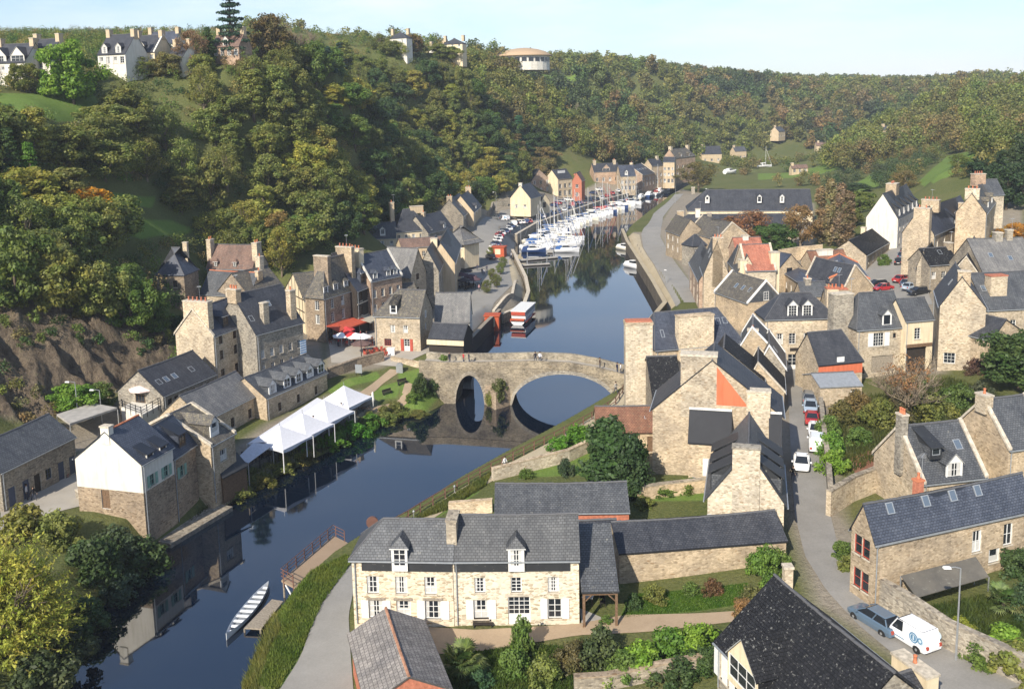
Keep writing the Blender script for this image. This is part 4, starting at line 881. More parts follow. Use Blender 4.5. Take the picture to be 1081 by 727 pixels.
H = house('brick_shed', 'dark roofed brick outbuilding between the brick tower and the brick villa', (614,190), (627,188), ry=182, g=5, ze=9.4, wall='brick_o', roof='tile_m', pitch=40); finish(H)
H = house('brick_house', 'large brick villa with a central front gable facing the marina', (627,181.5), (654,180.5), ry=172.5, g=4.4, base=201, wall='s_pink', roof='slate_d', pitch=48)
wins(H, 'f', 4, 4.0, 1.1, 1.7); wins(H, 'f', 4, .6, 1.1, 2.0); chimney(H, .1, .5, 1.2, 1.4, 1.5, 2, 's_cream'); chimney(H, .88, .5, 1.2, 1.4, 1.5, 2, 's_cream'); dormer(H, .48, w=3.6, h=1.6, up=-.2, wm='s_pink', style='gable'); finish(H)
H = house('stone_house', 'dark roofed stone house right of the brick villa on the quay', (655,186), (671,185.5), ry=174.5, g=4.3, base=202, wall='s_warm', roof='slate_b'); wins(H, 'f', 4, .6, 1.2, 1.8); wins(H, 'f', 4, 3.4, 1.0, 1.3); dormer(H, .4, w=1.4, h=1.4, up=.6, wm='wpaint'); finish(H)
H = house('stone_house', 'gabled stone house with a row of skylights on the quay', (678,185), (691,182.5), R=(664,175), g=4.2, base=198.5, wall='s_pink', roof='slate_d', coping='coping'); wins(H, 'f', 4, .6, 1.2, 1.9); wins(H, 'f', 4, 3.2, 1.0, 1.3)
for s in (.2,.4,.6,.8): skylight(H, s, .45, w=1.0, h=1.3)
opening(H, gA(H), .6, .8, 1.2, 1.9); chimney(H, .3, .55, 1.1, 1.4, 1.2, 1, 's_cream'); finish(H)
H = house('stone_house', 'tall plain stone house between the skylight roof and the cream house', (688,175), (700,174), ry=168, g=4.2, base=195.5, wall='s_warm', roof='slate_d'); wins(H, 'f', 3, .8, 1.1, 1.7); wins(H, 'f', 3, 4, 1.1, 1.5); chimney(H, .8, .5, 1.2, 1.2, 1.4, 0, 's_cream'); finish(H)
H = house('cream_house', 'narrow cream three-storey house near the far bend of the quay', (700,171), (712,171), ry=166, g=4.2, base=194.5, wall='sand', roof='slate_d', pitch=40); wins(H, 'f', 3, .8, 1.2, 1.8); wins(H, 'f', 3, 4, 1.1, 1.5); wins(H, 'f', 3, 6.8, 1.1, 1.3); finish(H)
H = house('stone_house', 'large grey stone house with tall chimneys at the far bend of the quay', (713,166.5), (734,164.5), ry=157, g=5, base=190, wall='s_pink', roof='slate_o', hipB=3); wins(H, 'f', 4, 2, 1.2, 1.8); wins(H, 'f', 4, 5.5, 1.2, 1.6); chimney(H, .05, .5, 1.6, 1.4, 1.5, 0, 's_cream'); chimney(H, .9, .5, 1.6, 1.4, 1.5, 0, 's_cream'); dormer(H, .3, w=1.3, h=1.4, up=.3, wm='s_pink'); dormer(H, .7, w=1.3, h=1.4, up=.3, wm='s_pink'); finish(H)
for (x0, x1, ye, yr, yb, lab, rf) in ((741,762,163,154.5,172,'distant cottage with a steep dark roof beyond the moored boats','slate_d'), (776,788,160,155,169,'small distant cottage beside the tall masts','slate'), (822,829,139,134,146,'pale house half hidden in trees on the far valley side','slate'), (933,950,137.5,133,146,'white house with grey roof in the far valley meadow','slate'), (950,985,143,139.5,148,'long low pale farm range in the far valley meadow','tile_m'), (862,888,154,150,160,'low pink farmhouse by the far lane','tile_m'), (836,853,178,174,184,'mauve roofed boathouse beyond the warehouse meadow','tile_m')):
    H = house('distant_house', lab, (x0,ye), (x1,ye-.5), ry=yr, g=gz1(*ground((x0+x1)/2, yb)[:2]), base=yb, wall='sand', roof=rf, pitch=44, gut=False); wins(H, 'f', 3, 1.0, 1.3, 1.6); chimney(H, .1, .5, 1.2, 1.2, 1.2, 0, 'sand'); finish(H)
# ---------------------------------------------------------------- houses on the hill top
def hillhouse(lab, A, B, ry, D, base, wall='white', roof='slate_d', nd=2, gabs=(), nw=4, **k):
    B = (B[0], A[1]-.02*(B[0]-A[0])-.6)
    g = atd(A[0], base, D)[2]; ze = atd(A[0], A[1], D)[2]
    H = house('hilltop_house', lab, A, B, ry=ry, g=g, ze=ze, wall=wall, roof=roof, gut=False, **k)
    h_ = H.ze; H.deep = -7.0
    if nw:
        wins(H, 'f', nw, max(.5, h_-2.1), 1.1, 1.5); 
        if h_ > 5: wins(H, 'f', nw, .7, 1.1, 1.7)
    for i in range(nd): dormer(H, (i+.5)/nd, w=1.5, h=1.5, up=.3, wm='white')
    for s in gabs: dormer(H, s, w=3.4, h=1.9, up=-.4, wm='white', win=(3, 3))
    chimney(H, .05, .5, 1.0, 1.3, 1.3, 0, 'sand'); chimney(H, .95, .5, 1.0, 1.3, 1.2, 0, 'sand'); finish(H); return H
hillhouse('white hilltop villa with two front gables at the left edge', (-12,67), (26,61), 47, 205, 92, gabs=(.3,.8), nd=0)
hillhouse('white hilltop villa with a front gable beside the big green tree', (26,62), (52,57), 42, 208, 92, gabs=(.35,), nd=1)
hillhouse('white hilltop house with white dormers right of the big green tree', (103,58), (132,54), 37, 225, 74, nd=2)
hillhouse('pair-roofed hilltop house with pale parapets between white houses', (136,56), (163,57), 38, 232, 75, nd=1, wall='cream', coping='white')
hillhouse('small blue-grey roofed house at the back of the hilltop row', (152,47), (184,44), 34, 262, 64, nd=0, roof='slate_b')
hillhouse('pale gabled hilltop cottage beside the russet tree', (176,62), (192,58), 47, 232, 72, nd=0, nw=2)
hillhouse('brown stone hilltop house with a broad chimney in the wood', (224,50), (252,49), 34, 240, 70, wall='s_pink', roof='tile_m', nd=1, w=6)
hillhouse('small white house with a steep dark hipped roof on the skyline', (411,41), (429,41), 34, 380, 49, nd=0, nw=2, hipA=4, hipB=4)
hillhouse('pale house with a dark pyramid roof on the skyline', (467,47), (488,47), 41, 400, 53, nd=0, nw=3, hipA=5, hipB=5, wall='cream')
hillhouse('low grey roofed wing on the skyline left of the pyramid roof', (453,51), (468,51), 47, 405, 56, nd=0, nw=2)
# round hall with a tan domed roof
P = atd(553, 66, 480); hr = 14
hall = empty('domed_hall', (P[0], P[1]+hr*.3, P[2]-1), 0, 'round hilltop hall with a shallow tan domed roof', 'hall'); hall['kind'] = 'thing'
MB().lathe([(hr-1, -3), (hr-1, 4.2)], MT['white'], 24).build('wall', None, hall)
MB().lathe([(hr+.4, 4.0), (hr+.4, 4.4), (hr*.8, 6.3), (hr*.5, 7.5), (hr*.2, 8.1), (.3, 8.2)], flat('tan_roof', (.42, .30, .19)), 24).build('roof', None, hall, smooth=True)
for k in range(12):
    t = 2*math.pi*k/24 + math.pi; wm, pm = win_mesh(2.4, 2.0, 3, 1, MT['bluep']); o = link('window', wm, hall, ((hr-.95)*math.cos(t), (hr-.95)*math.sin(t), 1.2), t+math.pi/2); link('pane', pm, o)
# ================================================================ RIGHT BANK HOUSES
H = house('warehouse', 'long black slate warehouse roof beside the far meadow', (726,222.5), (858,222), ry=200.5, g=4.8, ze=10.2, wall='cream', roof='slate_d', hipA=6, wmax=22, pitch=42)
for s in (.16,.58,.76): dormer(H, s, w=1.3, h=1.6, up=2.6, wm='wpaint', style='gable', win=(1, 2))
wins(H, 'f', 8, 2.4, 1.0, 1.4); chimney(H, .05, .5, 1.1, 1.1, 1.0, 0, 's_grey'); finish(H)
H = house('warehouse', 'lower front range of the black slate warehouse with a white chimney', (712,241), (836,240), ry=226.5, g=4.6, ze=9.4, wall='cream', roof='slate_d', hipA=4, wmax=18, pitch=40)
chimney(H, .21, .45, 1.3, 1.2, 1.8, 0, 'white'); chimney(H, .31, .45, 1.2, 1.1, .6, 0, 's_grey'); chimney(H, .06, .5, 1.8, 1.2, 1.2, 0, 's_warm'); finish(H)
H = house('stone_house', 'stone gabled house with a mossy roof where the quay road bends', (718,248), None, C=(746,244), R=(729,232), face=True, ang=100, L=11, g=4, base=272, wall='s_warm', roof='slate_o')
for z in (1.2, 3.6): wins(H, 'f', 3, z, .8, 1.3)
opening(H, 'c', .62, 3.4, .9, 1.3); opening(H, 'c', .75, 1.0, .9, 1.3); finish(H)
H = house('stone_house', 'broad blank pale gable with a mossy slate roof near the warehouse', (757,253), None, C=(792,251), R=(773,235.5), face=True, L=17, g=4.4, ze=10.0, wall='s_warm', roof='slate_o', coping='coping'); chimney(H, .06, -.02, 1.4, 1.4, -3.6, 0, 's_warm', z0=2); finish(H)
H = house('stone_outbuilding', 'small dark hipped outbuilding on the quay row', (731,260), (746,258.5), ry=248, g=4, ze=8.6, wall='s_grey', roof='slate_d', hipA=2, hipB=1.5, gut=False); wins(H, 'f', 2, 2.6, .8, 1.2); finish(H)
H = house('stone_house', 'tall narrow stone house with a massive chimney on the quay row', (743,289), None, C=(769,288), R=(757,255.5), face=True, ang=82, L=10, g=4, base=330, wall='s_warm', roof='slate', coping=None)
chimney(H, .05, .56, 1.0, 1.9, .9, 3, 's_warm', z0=5); skylight(H, .2, .45, 'f'); skylight(H, .6, .5, 'f')
for z in (1.0, 3.4): wins(H, 'f', 3, z, .8, 1.3)
finish(H); HQ = H
H = house('stone_house', 'quay row house with shallow grey roof and street-side windows', (728,276), (738,296), R=(741,256), g=3.9, ze=9.6, wall='s_pink', roof='slate'); wins(H, 'f', 3, 3.0, .9, 1.3); wins(H, 'f', 3, .3, 1.4, 2.0, frame='wpaint'); finish(H)
H = house('stone_house', 'tall cream house with a bright red tiled roof and two pale chimneys', (787,285.5), (819,284.5), ry=258.5, g=4.3, base=340, wall='s_cream', roof='tile_r', pitch=50, coping='coping')
chimney(H, 1.02, .2, 1.6, 1.4, -1.0, 0, 'cream', z0=3); chimney(H, -.03, .2, 1.2, 1.4, -2.2, 0, 'cream', z0=3); finish(H); HRED = H
H = house('stone_house', 'tall quay house with rows of red banners on its narrow front', (779,287), (769,275), R=(789,270), g=4.1, base=340, wall='s_cream', roof='slate', wmax=6)
o_, d_, n_, L_ = wallframe(H, 'f')
for z in (1.2, 3.6, 6.0): wins(H, 'f', 3, z, .7, 1.4, frame='wpaint', shut='redp')
finish(H)
H = house('brick_house', 'small house with a clay red roof behind the tall red roofed house', (777,265), (806,264), ry=251, g=4.6, ze=12.5, wall='s_pink', roof='tile_r', pitch=46); chimney(H, .45, .5, 1.2, 1.2, .6, 0, 'white'); finish(H)
H = house('gabled_house', 'slate-hung gable house with a white dormer window facing the square', (789.7,320), None, C=(826,312), R=(809,297.5), face=True, ang=108, g=4.4, base=352, wall='s_warm', roof='slate_o', L=11, coping='wpaint')
for t in (.2, .4, .6): skylight(H, t, .4, 'f')
q = MB(); X = H.L+.03
q.face([(X, .1, H.ze+.05), (X, H.W-.1, H.ze+.05), (X, H.W*H.ro, H.zr-.12)], MT['slate'], [(0, 0), (H.W, 0), (H.W/2, H.zr-H.ze)]); q.build('slate_hanging', None, H.root)
opening(H, 'c', .52, H.ze+.25, 1.0, 1.5, proud=True); finish(H)
H = house('hotel', 'cream hotel with a hipped slate roof and two white dormers facing down the street', (808,336.5), (882,334.5), ry=310, g=4.6, base=391, wall='s_cream', roof='slate_d', hipA=3, hipB=3, pitch=52)
for s in (.39,.60): dormer(H, s, w=1.5, h=1.7, up=.2, style='gable', wm='wpaint', win=(3, 4))
for s in (.21,.39,.60,.83): opening(H, 'f', s, 3.9, 1.0, 1.6, nx=2, nz=4, frame='wpaint')
for s in (.40,.62): opening(H, 'f', s, .05, 1.35, 2.3, nx=2, nz=3, frame='wpaint', door=.25)
opening(H, 'f', .22, .6, 1.0, 1.6, nx=2, nz=4); 
q = MB(); q.box(H.L*.36, H.L*.66, -.09, -.01, 2.85, 3.3, MT['wood_k'])
sg = q.build('shop_sign', None, H.root); finish(H); HH = H
H = house('orange_house', 'small slate roofed house with an orange rendered strip and white hatch', (864,385), (910.5,380.5), ry=350, g=4.9, base=412, bp=(910,380.5), hipB=1.5, wall='s_warm', roof='slate_d', pitch=52, gut=False, wmax=9)
H.band = None
q = MB(); q.box(0.02, H.L-.02, -.05, -.005, H.ze-1.6, H.ze-.05, MT['orange']); q.build('render_strip', None, H.root)
opening(H, 'f', .5, H.ze-1.5, 1.1, 2.3, 'door', frame='wpaint', proud=True); finish(H)
H = house('stone_outbuilding', 'low lean-to with a pale blue-grey roof below the orange strip house', (866,409), (910,407), ry=394, g=4.8, base=430, wall='s_warm', roof='zinc', pitch=18, gut=False, wmax=7); opening(H, 'f', .8, 1.2, .8, 1.0); finish(H)
H = house('stone_house', 'stone house with one white dormer and a broad rough chimney on the lane', (905,347.5), (956,344), ry=309.5, g=5.2, base=401, wall='s_cream', roof='slate', hipA=2.0, pitch=52, wmax=10)
dormer(H, .62, w=1.4, h=1.5, up=.3, style='gable', wm='wpaint', win=(1, 1), frame='wpaint'); opening(H, 'f', .45, 4.6, 1.6, 1.9, nx=4, nz=4, shut='wpaint'); opening(H, 'f', .78, 5.6, .5, .7, nx=1, nz=1, frame='wood')
opening(H, 'f', .55, .8, 3.4, 2.4, 'door', frame='wood_g'); opening(H, 'f', .12, .8, .9, 1.0, frame='wood')
chimney(H, -.12, .45, 3.0, 1.6, .4, 0, 's_grey', z0=1); finish(H)
H = house('gate_house', 'cream rendered bay bridging a dark carriage gateway', (956,338.5), (985.5,336), ry=315.5, g=5.2, base=399, wall='cream', roof='slate', pitch=48, wmax=9)
opening(H, 'f', .45, 5.4, 1.0, 1.6, nx=2, nz=4); H.holes['f'].append((.35, H.L-.9, .02, 4.4))
q = MB(); q.box(.35, H.L-.9, .35, .5, 0, 4.3, MT['wood_k']); q.box(.2, H.L-.1, -.12, .02, 4.3, 4.75, MT['wood']); q.build('gate', None, H.root); finish(H)
H = house('stone_house', 'tall blank stone gable with one low white window on the right', (992.5,322.5), None, C=(1041,325), R=(1015.7,293), face=True, L=12, g=5.6, base=395, wall='s_cream', roof='slate_d', coping=None)
opening(H, 'c', .26, 1.7, 1.5, 1.5, nx=3, nz=3); chimney(H, .05, .5, .9, 1.6, .9, 0, 's_warm'); skylight(H, .4, .5, 'f'); skylight(H, .45, .5, 'b'); finish(H)
H = house('stone_house', 'stone house with a red topped chimney at the right edge', (1047,359), None, C=(1084,353), R=(1062,338), face=True, L=7, g=6.4, base=398, wall='s_warm', roof='slate_d'); opening(H, 'c', .6, 1.2, 1.1, 1.4); finish(H)
H = house('stone_house', 'slate house behind the blank gable with a thick red capped stack', (1041,327), (1100,324), ry=288, g=6.2, ze=13.2, wall='s_warm', roof='slate', pitch=46)
chimney(H, .32, .25, 2.6, 1.5, .2, 0, 's_cream', top='brick_o', z0=3); skylight(H, .12, .5); wins(H, 'f', 3, 4, .9, 1.3); finish(H)
H = house('barn', 'big barn with a broad pale grey slate roof at the right edge', (1038,288.5), (1098,287), ry=252, g=8.5, ze=13.6, wall='s_grey', roof='slate_l', pitch=40, wmax=20)
skylight(H, .28, .45); skylight(H, .6, .35); chimney(H, .55, .5, 1.3, 1.3, 1.2, 0, 's_grey'); chimney(H, .75, .5, 1.0, 1.0, 1.6, 0, 's_grey'); finish(H)
H = house('white_house', 'large white gabled house with a row of white dormers above the parking place', (948,231), (971.5,218.5), R=(932,205), g=9.3, base=262, wall='white', roof='slate', wmax=16)
for k in range(5): dormer(H, .1+.19*k, w=1.3, h=1.5, up=.5, style='shed', wm='wpaint', win=(2, 2))
for z in (.8, 3.8): wins(H, 'f', 6, z, .9, 1.6)
chimney(H, .45, .55, 3.6, 2.4, 1.6, 4, 's_warm', potm='brick_o'); finish(H)
H = house('stone_house', 'long low house with a black roof and many white windows by the parking place', (914.6,269.5), (949,249.5), R=(896,254), g=7.4, base=285, wall='s_warm', roof='slate_k', wmax=13)
for z in (1.0,): wins(H, 'f', 8, z, .8, 1.5)
chimney(H, .5, .6, 1.1, 1.0, 1.0, 0, 'cream'); skylight(H, .7, .5); finish(H)
H = house('stone_house', 'big pink stone house with dark blue roof and three massive chimneys', (986,247.5), (1028,230), ry=214, w=6.0, g=10.5, base=282, wall='s_warm', roof='slate_b')
for z in (.8, 3.6): wins(H, 'f', 6, z, .9, 1.5)
chimney(H, -.02, .35, 1.6, 3.0, .6, 2, 's_warm', z0=1); chimney(H, .26, .5, 1.2, 3.4, 1.4, 4, 's_warm', potm='brick_o'); chimney(H, .76, .12, 1.4, 1.3, -.6, 0, 's_warm', z0=4); dormer(H, .5, w=1.4, h=1.3, up=.4, wm='slate_d', style='shed'); finish(H)
H = house('stone_house', 'stepped stone house with pale gable on the upper right slope', (1041,225), (1051,212), ry=199, w=5.4, g=14.5, ze=21, wall='s_warm', roof='slate_o')
wins(H, 'f', 3, 3.4, .9, 1.4); chimney(H, .05, .5, 1.4, 2.6, 1.0, 3, 's_cream'); dormer(H, .3, w=1.3, h=1.3, up=.5, wm='wpaint'); dormer(H, .7, w=1.3, h=1.3, up=.5, wm='wpaint'); finish(H)
H = house('stone_house', 'pale stone house with a high chimney behind the stepped gable', (1038,206), (1060,205), ry=190, g=17, ze=22.5, wall='s_cream', roof='slate', pitch=50); chimney(H, .1, .5, 2.6, 1.6, 1.5, 4, 's_pink', potm='brick_o'); finish(H)
H = house('stone_house', 'house with three tall dormers and black mansard beside the parked cars', (968,281), (985,262), R=(975,265), g=7.8, ze=12.6, wall='s_grey', roof='slate_k', wmax=6)
for k in range(3): dormer(H, .15+.3*k, w=1.1, h=1.4, up=.1, style='shed', wm='wpaint', win=(2, 3))
wins(H, 'f', 4, .3, 1.0, 2.0); finish(H)
H = house('stone_house', 'dark slate house with a small skylight between parking place and barn', (981,280), (1012,278), ry=262, g=8.6, ze=13.2, wall='s_grey', roof='slate_k', pitch=40); skylight(H, .6, .6); wins(H, 'f', 3, 2.0, .9, 1.3); chimney(H, 1.0, .5, 1.0, 1.4, 1.0, 0, 's_warm'); finish(H)
H = house('stone_house', 'long narrow slate roof running down to the blank stone gable', (999,296), (1012,266), R=(1020,272), g=7.6, ze=12.2, wall='s_warm', roof='slate_k', wmax=8, coping='coping'); skylight(H, .3, .5); finish(H)
# block between the square and the parking place
H = house('slate_house', 'low house with a bright blue slate roof in the middle of the old block', (849,302), (828,288), R=(865,297.5), g=5, ze=9.4, wall='s_warm', roof='slate_b', wmax=10); wins(H, 'f', 4, 1.6, .8, 1.3); finish(H)
H = house('slate_house', 'house with a violet-blue roof and a pale parapet by the parking place', (876,294), (867,277), R=(897,285), g=5.8, ze=10.6, wall='s_pink', roof='slate_b', wmax=12, coping='pot'); skylight(H, .5, .5); skylight(H, .7, .5); chimney(H, .35, .1, 1.2, 1.0, .6, 0, 's_cream', z0=3); finish(H)
H = house('stone_house', 'golden stone gable with two skylights facing the parked cars', (891,306), None, C=(921,312), R=(903,281), face=True, ang=112, L=11, g=6, ze=9.2, wall='s_warm', roof='slate_d', coping='coping'); skylight(H, .3, .6, 'f'); skylight(H, .4, .6, 'f'); finish(H)
H = house('stone_house', 'pale gable with a dark window pair right of the red tiled roof', (823,283), None, C=(846,281), R=(835,269), face=True, L=13, g=5, ze=10.6, wall='s_warm', roof='slate_b'); opening(H, 'c', .45, H.ze-1.3, 1.3, 1.2, frame='wood_k'); finish(H)
H = house('tiled_house', 'maroon tiled house with a white topped wall behind the blue roofs', (858,279), (896,277), ry=264.5, g=6, ze=10.6, wall='s_warm', roof='tile_b', pitch=42); chimney(H, .45, .4, 3.2, 1.2, .4, 0, 'white'); finish(H)
H = house('stone_outbuilding', 'small house behind the hotel under a pair of brick chimneys', (846,312), (874,311), ry=298, g=5, ze=10.4, wall='s_warm', roof='slate', pitch=50); chimney(H, .35, .5, 1.0, 1.0, .8, 1, 's_grey'); finish(H)
H = house('stone_house', 'narrow house behind the hotel with a tall two-tone chimney', (873,330), (892,330), ry=306, g=5, ze=11.4, wall='s_warm', roof='slate_d', pitch=52); chimney(H, .3, .1, 1.9, 1.5, .8, 3, 's_cream', top='brick_o', z0=2); chimney(H, .85, .1, 1.3, 1.5, .7, 2, 's_brown', top='brick_o', z0=2); finish(H)
# ---------------------------------------------------------------- cluster between river and street
H = house('stone_house', 'rugged stone house with a broad chimney breast overlooking the bridge', (692,369), (785,361), ry=328, w=7.0, hipA=1.2, hipB=2.4, g=4.2, ze=10.4, wall='s_warm', roof='slate_b', coping=None)
chimney(H, .45, .06, 5.2, 1.4, .2, 0, 's_cream', z0=0, top='s_warm'); skylight(H, .78, .55, 'f', .7, 1.0); skylight(H, .86, .55, 'f', .7, 1.0); skylight(H, .12, .3, 'f', .5, 1.2); finish(H)
H = house('stone_house', 'rough stone block with an orange patch and a slate lean-to below its pale stack', (689,432), None, C=(826,424), R=(752,381), face=True, ang=76, L=7.5, g=4.0, base=500, wall='s_warm', roof='slate_o', coping=None, ov=.25)
H.roof = 'slate_d'; W_ = H.W
q = MB(); X = H.L
q.box(X-1.6, X+.05, W_*.22, W_*.50, H.ze-.6, H.zr+.4, MT['s_cream']); q.box(X-1.7, X+.12, W_*.215, W_*.505, H.zr+.4, H.zr+.62, MT['coping']); c = q.build('chimney', None, H.root)
q = MB(); q.face([(X+.03, W_*.50, H.ze+.9), (X+.03, W_*.74, H.ze+.9), (X+.03, W_*.70, H.ze+1.6), (X+.03, W_*.50, H.zr-.6)], MT['orange']); q.build('render_patch', None, H.root)
chimney(H, .03, .82, 1.2, 2.4, -2.9, 0, 's_cream', z0=2)
q = MB(); z1, z0_ = H.ze+.3, H.ze-2.5
for ya, yb in ((W_*.29, W_*.62), (W_*.90, W_*.998)):
    q.hexa([(X+.02, ya, z1-.15), (X+2.6, ya, z0_-.15), (X+2.6, yb, z0_-.15), (X+.02, yb, z1-.15), (X+.02, ya, z1), (X+2.6, ya, z0_), (X+2.6, yb, z0_), (X+.02, yb, z1)], MT['slate_d'])
    q.box(X+.02, X+2.45, ya+.1, yb-.1, -.5, z0_-.2, MT['s_warm']); q.box(X+.02, X+.16, ya, yb, z1, z1+.22, MT['wpaint'])
    q.build('lean_to', None, H.root); q = MB()
opening(H, 'c', .455, 1.2, 1.3, 1.9, 'door', frame='wpaint', proud=True).location.x += 2.5; finish(H); HB = H
H = house('stone_house', 'dark roofed house carrying the huge free-standing brick-topped chimney', (690,424), (722,423), ry=377, g=4.1, ze=8.6, wall='s_grey', roof='slate_k', pitch=42, wmax=12, gut=False)
finish(H); HC = H
p = at(660.5, 430, 6.2); p2 = at(689, 430, 6.2); wd = np.linalg.norm(p2-p); ztop = at(675, 340, 0); dd = p[1]; zt = atd(674, 339, dd)[2]
ck = MB(); ck.box(0, wd, 0, 1.7, -3, zt-6.2-.5, MT['s_cream']); ck.box(-.08, wd+.08, -.08, 1.78, zt-6.2-.5, zt-6.2-.15, MT['s_warm']); ck.box(.05, wd-.05, .05, 1.65, zt-6.2-.15, zt-6.2, MT['brick_o'])
big = ck.build('chimney_stack', None, None, loc=(p[0], p[1], 6.2)); tag(big, 'huge rectangular stone chimney stack standing above the small red-brown roof', 'chimney', kind='thing')
H = house('cottage', 'small cottage with a red-brown tiled roof at the foot of the huge chimney', (630,456.5), (690,456), ry=429.5, g=4.0, base=478, wall='s_warm', roof='tile_b', pitch=34, gut=False, wmax=7)
opening(H, 'f', .58, 1.0, 1.7, 1.3, nx=4, nz=4, frame='greenp'); opening(H, 'f', .95, .05, .8, 1.9, 'door', frame='wood'); skylight(H, .92, .5); finish(H)
H = house('stone_house', 'little gabled house with pale bargeboards where the street meets the square', (783,364), None, C=(812,362), R=(794,346.5), face=True, ang=75, L=8, g=4.4, ze=10.8, wall='s_warm', roof='slate', coping='wpaint'); chimney(H, .06, .4, 1.0, 1.4, -.2, 1, 's_warm'); finish(H)
H = house('slate_house', 'steep slate house with white trim at the top of the street on the left', (800,388), None, C=(829,386), R=(812,366), face=True, ang=75, L=9, g=4.5, ze=8.6, wall='s_grey', roof='slate', coping='wpaint'); opening(H, 'b', .3, 1, 1, 1.4); skylight(H, .3, .5, 'b'); finish(H)
H = house('slate_house', 'dark steep roof tucked behind the pale stack with zinc valleys', (742,398), None, C=(806,398), R=(758,367), face=True, ang=76, L=7, g=4.3, ze=9.4, wall='s_grey', roof='slate_k'); finish(H)
H = house('slate_house', 'mossy black roof stepping down beside the street', (785,412), None, C=(828,414), R=(796,384), face=True, ang=75, L=8, g=4.4, ze=7.6, wall='s_warm', roof='slate_k', coping='coping'); finish(H)
H = house('gabled_house', 'pale stone gable with chimney and rows of dormers beside the street', (747,525), None, C=(828,520), R=(790,476), face=True, ang=75.5, L=10.5, g=4.3, base=566, wall='s_cream', roof='slate', coping=None, ov=.3)
for s in (.18,.45,.72):
    dormer(H, s, 'f', 1.9, 1.3, .6, style='shed', wm='slate', win=(2, 2)); dormer(H, s, 'b', 1.9, 1.3, .6, style='shed', wm='slate', win=(2, 2))
chimney(H, .035, .5, 1.0, H.W*.36, .35, 0, 's_cream', top='s_grey', z0=2); finish(H); HG = H
# ---------------------------------------------------------------- river house in the foreground
H = house('row_house', 'left half of the pale stone row house with a hipped end by the river', (371,588), (477.5,589.6), ry=549, g=3.2, base=658, wall='s_hero', roof='slate', hipA=2.2, pitch=47, ov=.22)
for s in (.20,.485,.775): opening(H, 'f', s, H.ze-3.0, .95, 1.45, nx=2, nz=3, frame='wpaint')
opening(H, 'f', .225, .55, 1.15, 1.5, nx=2, nz=3, shut='wpaint', lintel='wood_g'); opening(H, 'f', .50, .15, 1.15, 1.9, nx=2, nz=3, lintel='wood_g', door=.35); opening(H, 'f', .795, .55, 1.25, 1.55, nx=2, nz=3, shut='wpaint', lintel='wood_g')
dormer(H, .485, w=1.25, h=1.55, up=-.55, style='hip', wm='wpaint', win=(2, 3), out=.42)
q = MB(); q.box(.8, H.L*.42, -.10, -.01, H.ze-1.05, H.ze-.16, MT['slate']); q.box(H.L*.56, H.L-.05, -.10, -.01, H.ze-1.05, H.ze-.16, MT['slate']); q.build('slate_apron', None, H.root)
chimney(H, .985, .4, .8, 1.9, .7, 0, 's_grey', top='s_grey', z0=3); finish(H); H1 = H
MT['slate_h'] = tiles('slate_plain_grey', (.068, .072, .078), (.10, .104, .11), lich=.74)
H = house('row_house', 'right half of the pale stone row house with white double doors', (478,589.6), (611,588.4), ry=544, g=3.2, ze=3.2+H.ze-.02, wall='s_hero', roof='slate_h', pitch=47, ov=.22, coping=None)
for s in (.21,.50,.795): opening(H, 'f', s, H.ze-2.85, .85, 1.25, nx=2, nz=4, frame='wpaint')
opening(H, 'f', .215, .55, 1.15, 1.6, nx=2, nz=3, shut='wpaint'); opening(H, 'f', .805, .55, 1.1, 1.65, nx=2, nz=3, shut='wpaint'); opening(H, 'f', .52, .05, 1.75, 2.35, nx=4, nz=4, frame='wpaint', door=.34, lintel='coping')
dormer(H, .505, w=1.25, h=1.55, up=-.55, style='hip', wm='wpaint', win=(2, 3), out=.42)
q = MB(); q.box(.1, H.L*.435, -.10, -.01, H.ze-1.05, H.ze-.16, MT['slate']); q.box(H.L*.575, H.L*.93, -.10, -.01, H.ze-1.05, H.ze-.16, MT['slate']); q.build('slate_apron', None, H.root); finish(H); H2 = H
# slate carport to the right of it
a = at(613, 624, 6.3); b_ = at(653.5, 623, 6.3); Dp = 5.6; cp = empty('carport', (a[0], a[1], 3.25), math.atan2(b_[1]-a[1], b_[0]-a[0]), 'open slate carport with a set table joined to the row house', 'carport'); cp['kind'] = 'thing'; wdt = np.linalg.norm(b_-a)
q = MB(); q.hexa([(.05, -.2, 2.95), (wdt, -.2, 2.95), (wdt, Dp, 5.9), (.05, Dp, 5.9), (.05, -.2, 3.1), (wdt, -.2, 3.1), (wdt, Dp, 6.05), (.05, Dp, 6.05)], MT['slate'])
q.uv[1] = [(0, 0), (wdt, 0), (wdt, 6.3), (0, 6.3)]; q.build('roof', None, cp)
for x in (.25, wdt-.2): MB().box(x-.1, x+.1, 0, .2, -.5, 2.95, MT['wood']).build('post', None, cp)
MB().box(.15, wdt-.1, -.02, .2, 2.72, 2.94, MT['wood']).build('beam', None, cp)
q = MB(); q.tube([(.3, .1, 2.1), (.95, .1, 2.75)], .06, MT['wood'], 5); q.tube([(wdt-.25, .1, 2.1), (wdt-.9, .1, 2.75)], .06, MT['wood'], 5); q.build('brace', None, cp)
MB().box(.1, wdt-.05, .3, 5.4, -.03, .04, MT['concrete']).build('floor', None, cp); MB().box(.1, wdt-.05, 5.4, 5.6, -.5, 5.6, MT['s_warm']).build('wall', None, cp)
H = house('barn', 'low slate barn with a brick face behind the row house', (523,541.5), (664,539.5), ry=510.5, g=3.6, ze=7.0, wall='brick_o', roof='slate', pitch=30, wmax=9); finish(H)
H = house('long_shed', 'long dark slate shed roof behind the garden wall', (654,584), (830,570.5), ry=546, g=3.8, base=612, wall='s_warm', roof='slate_d', pitch=26, wmax=12, gut=False); finish(H); HS = H
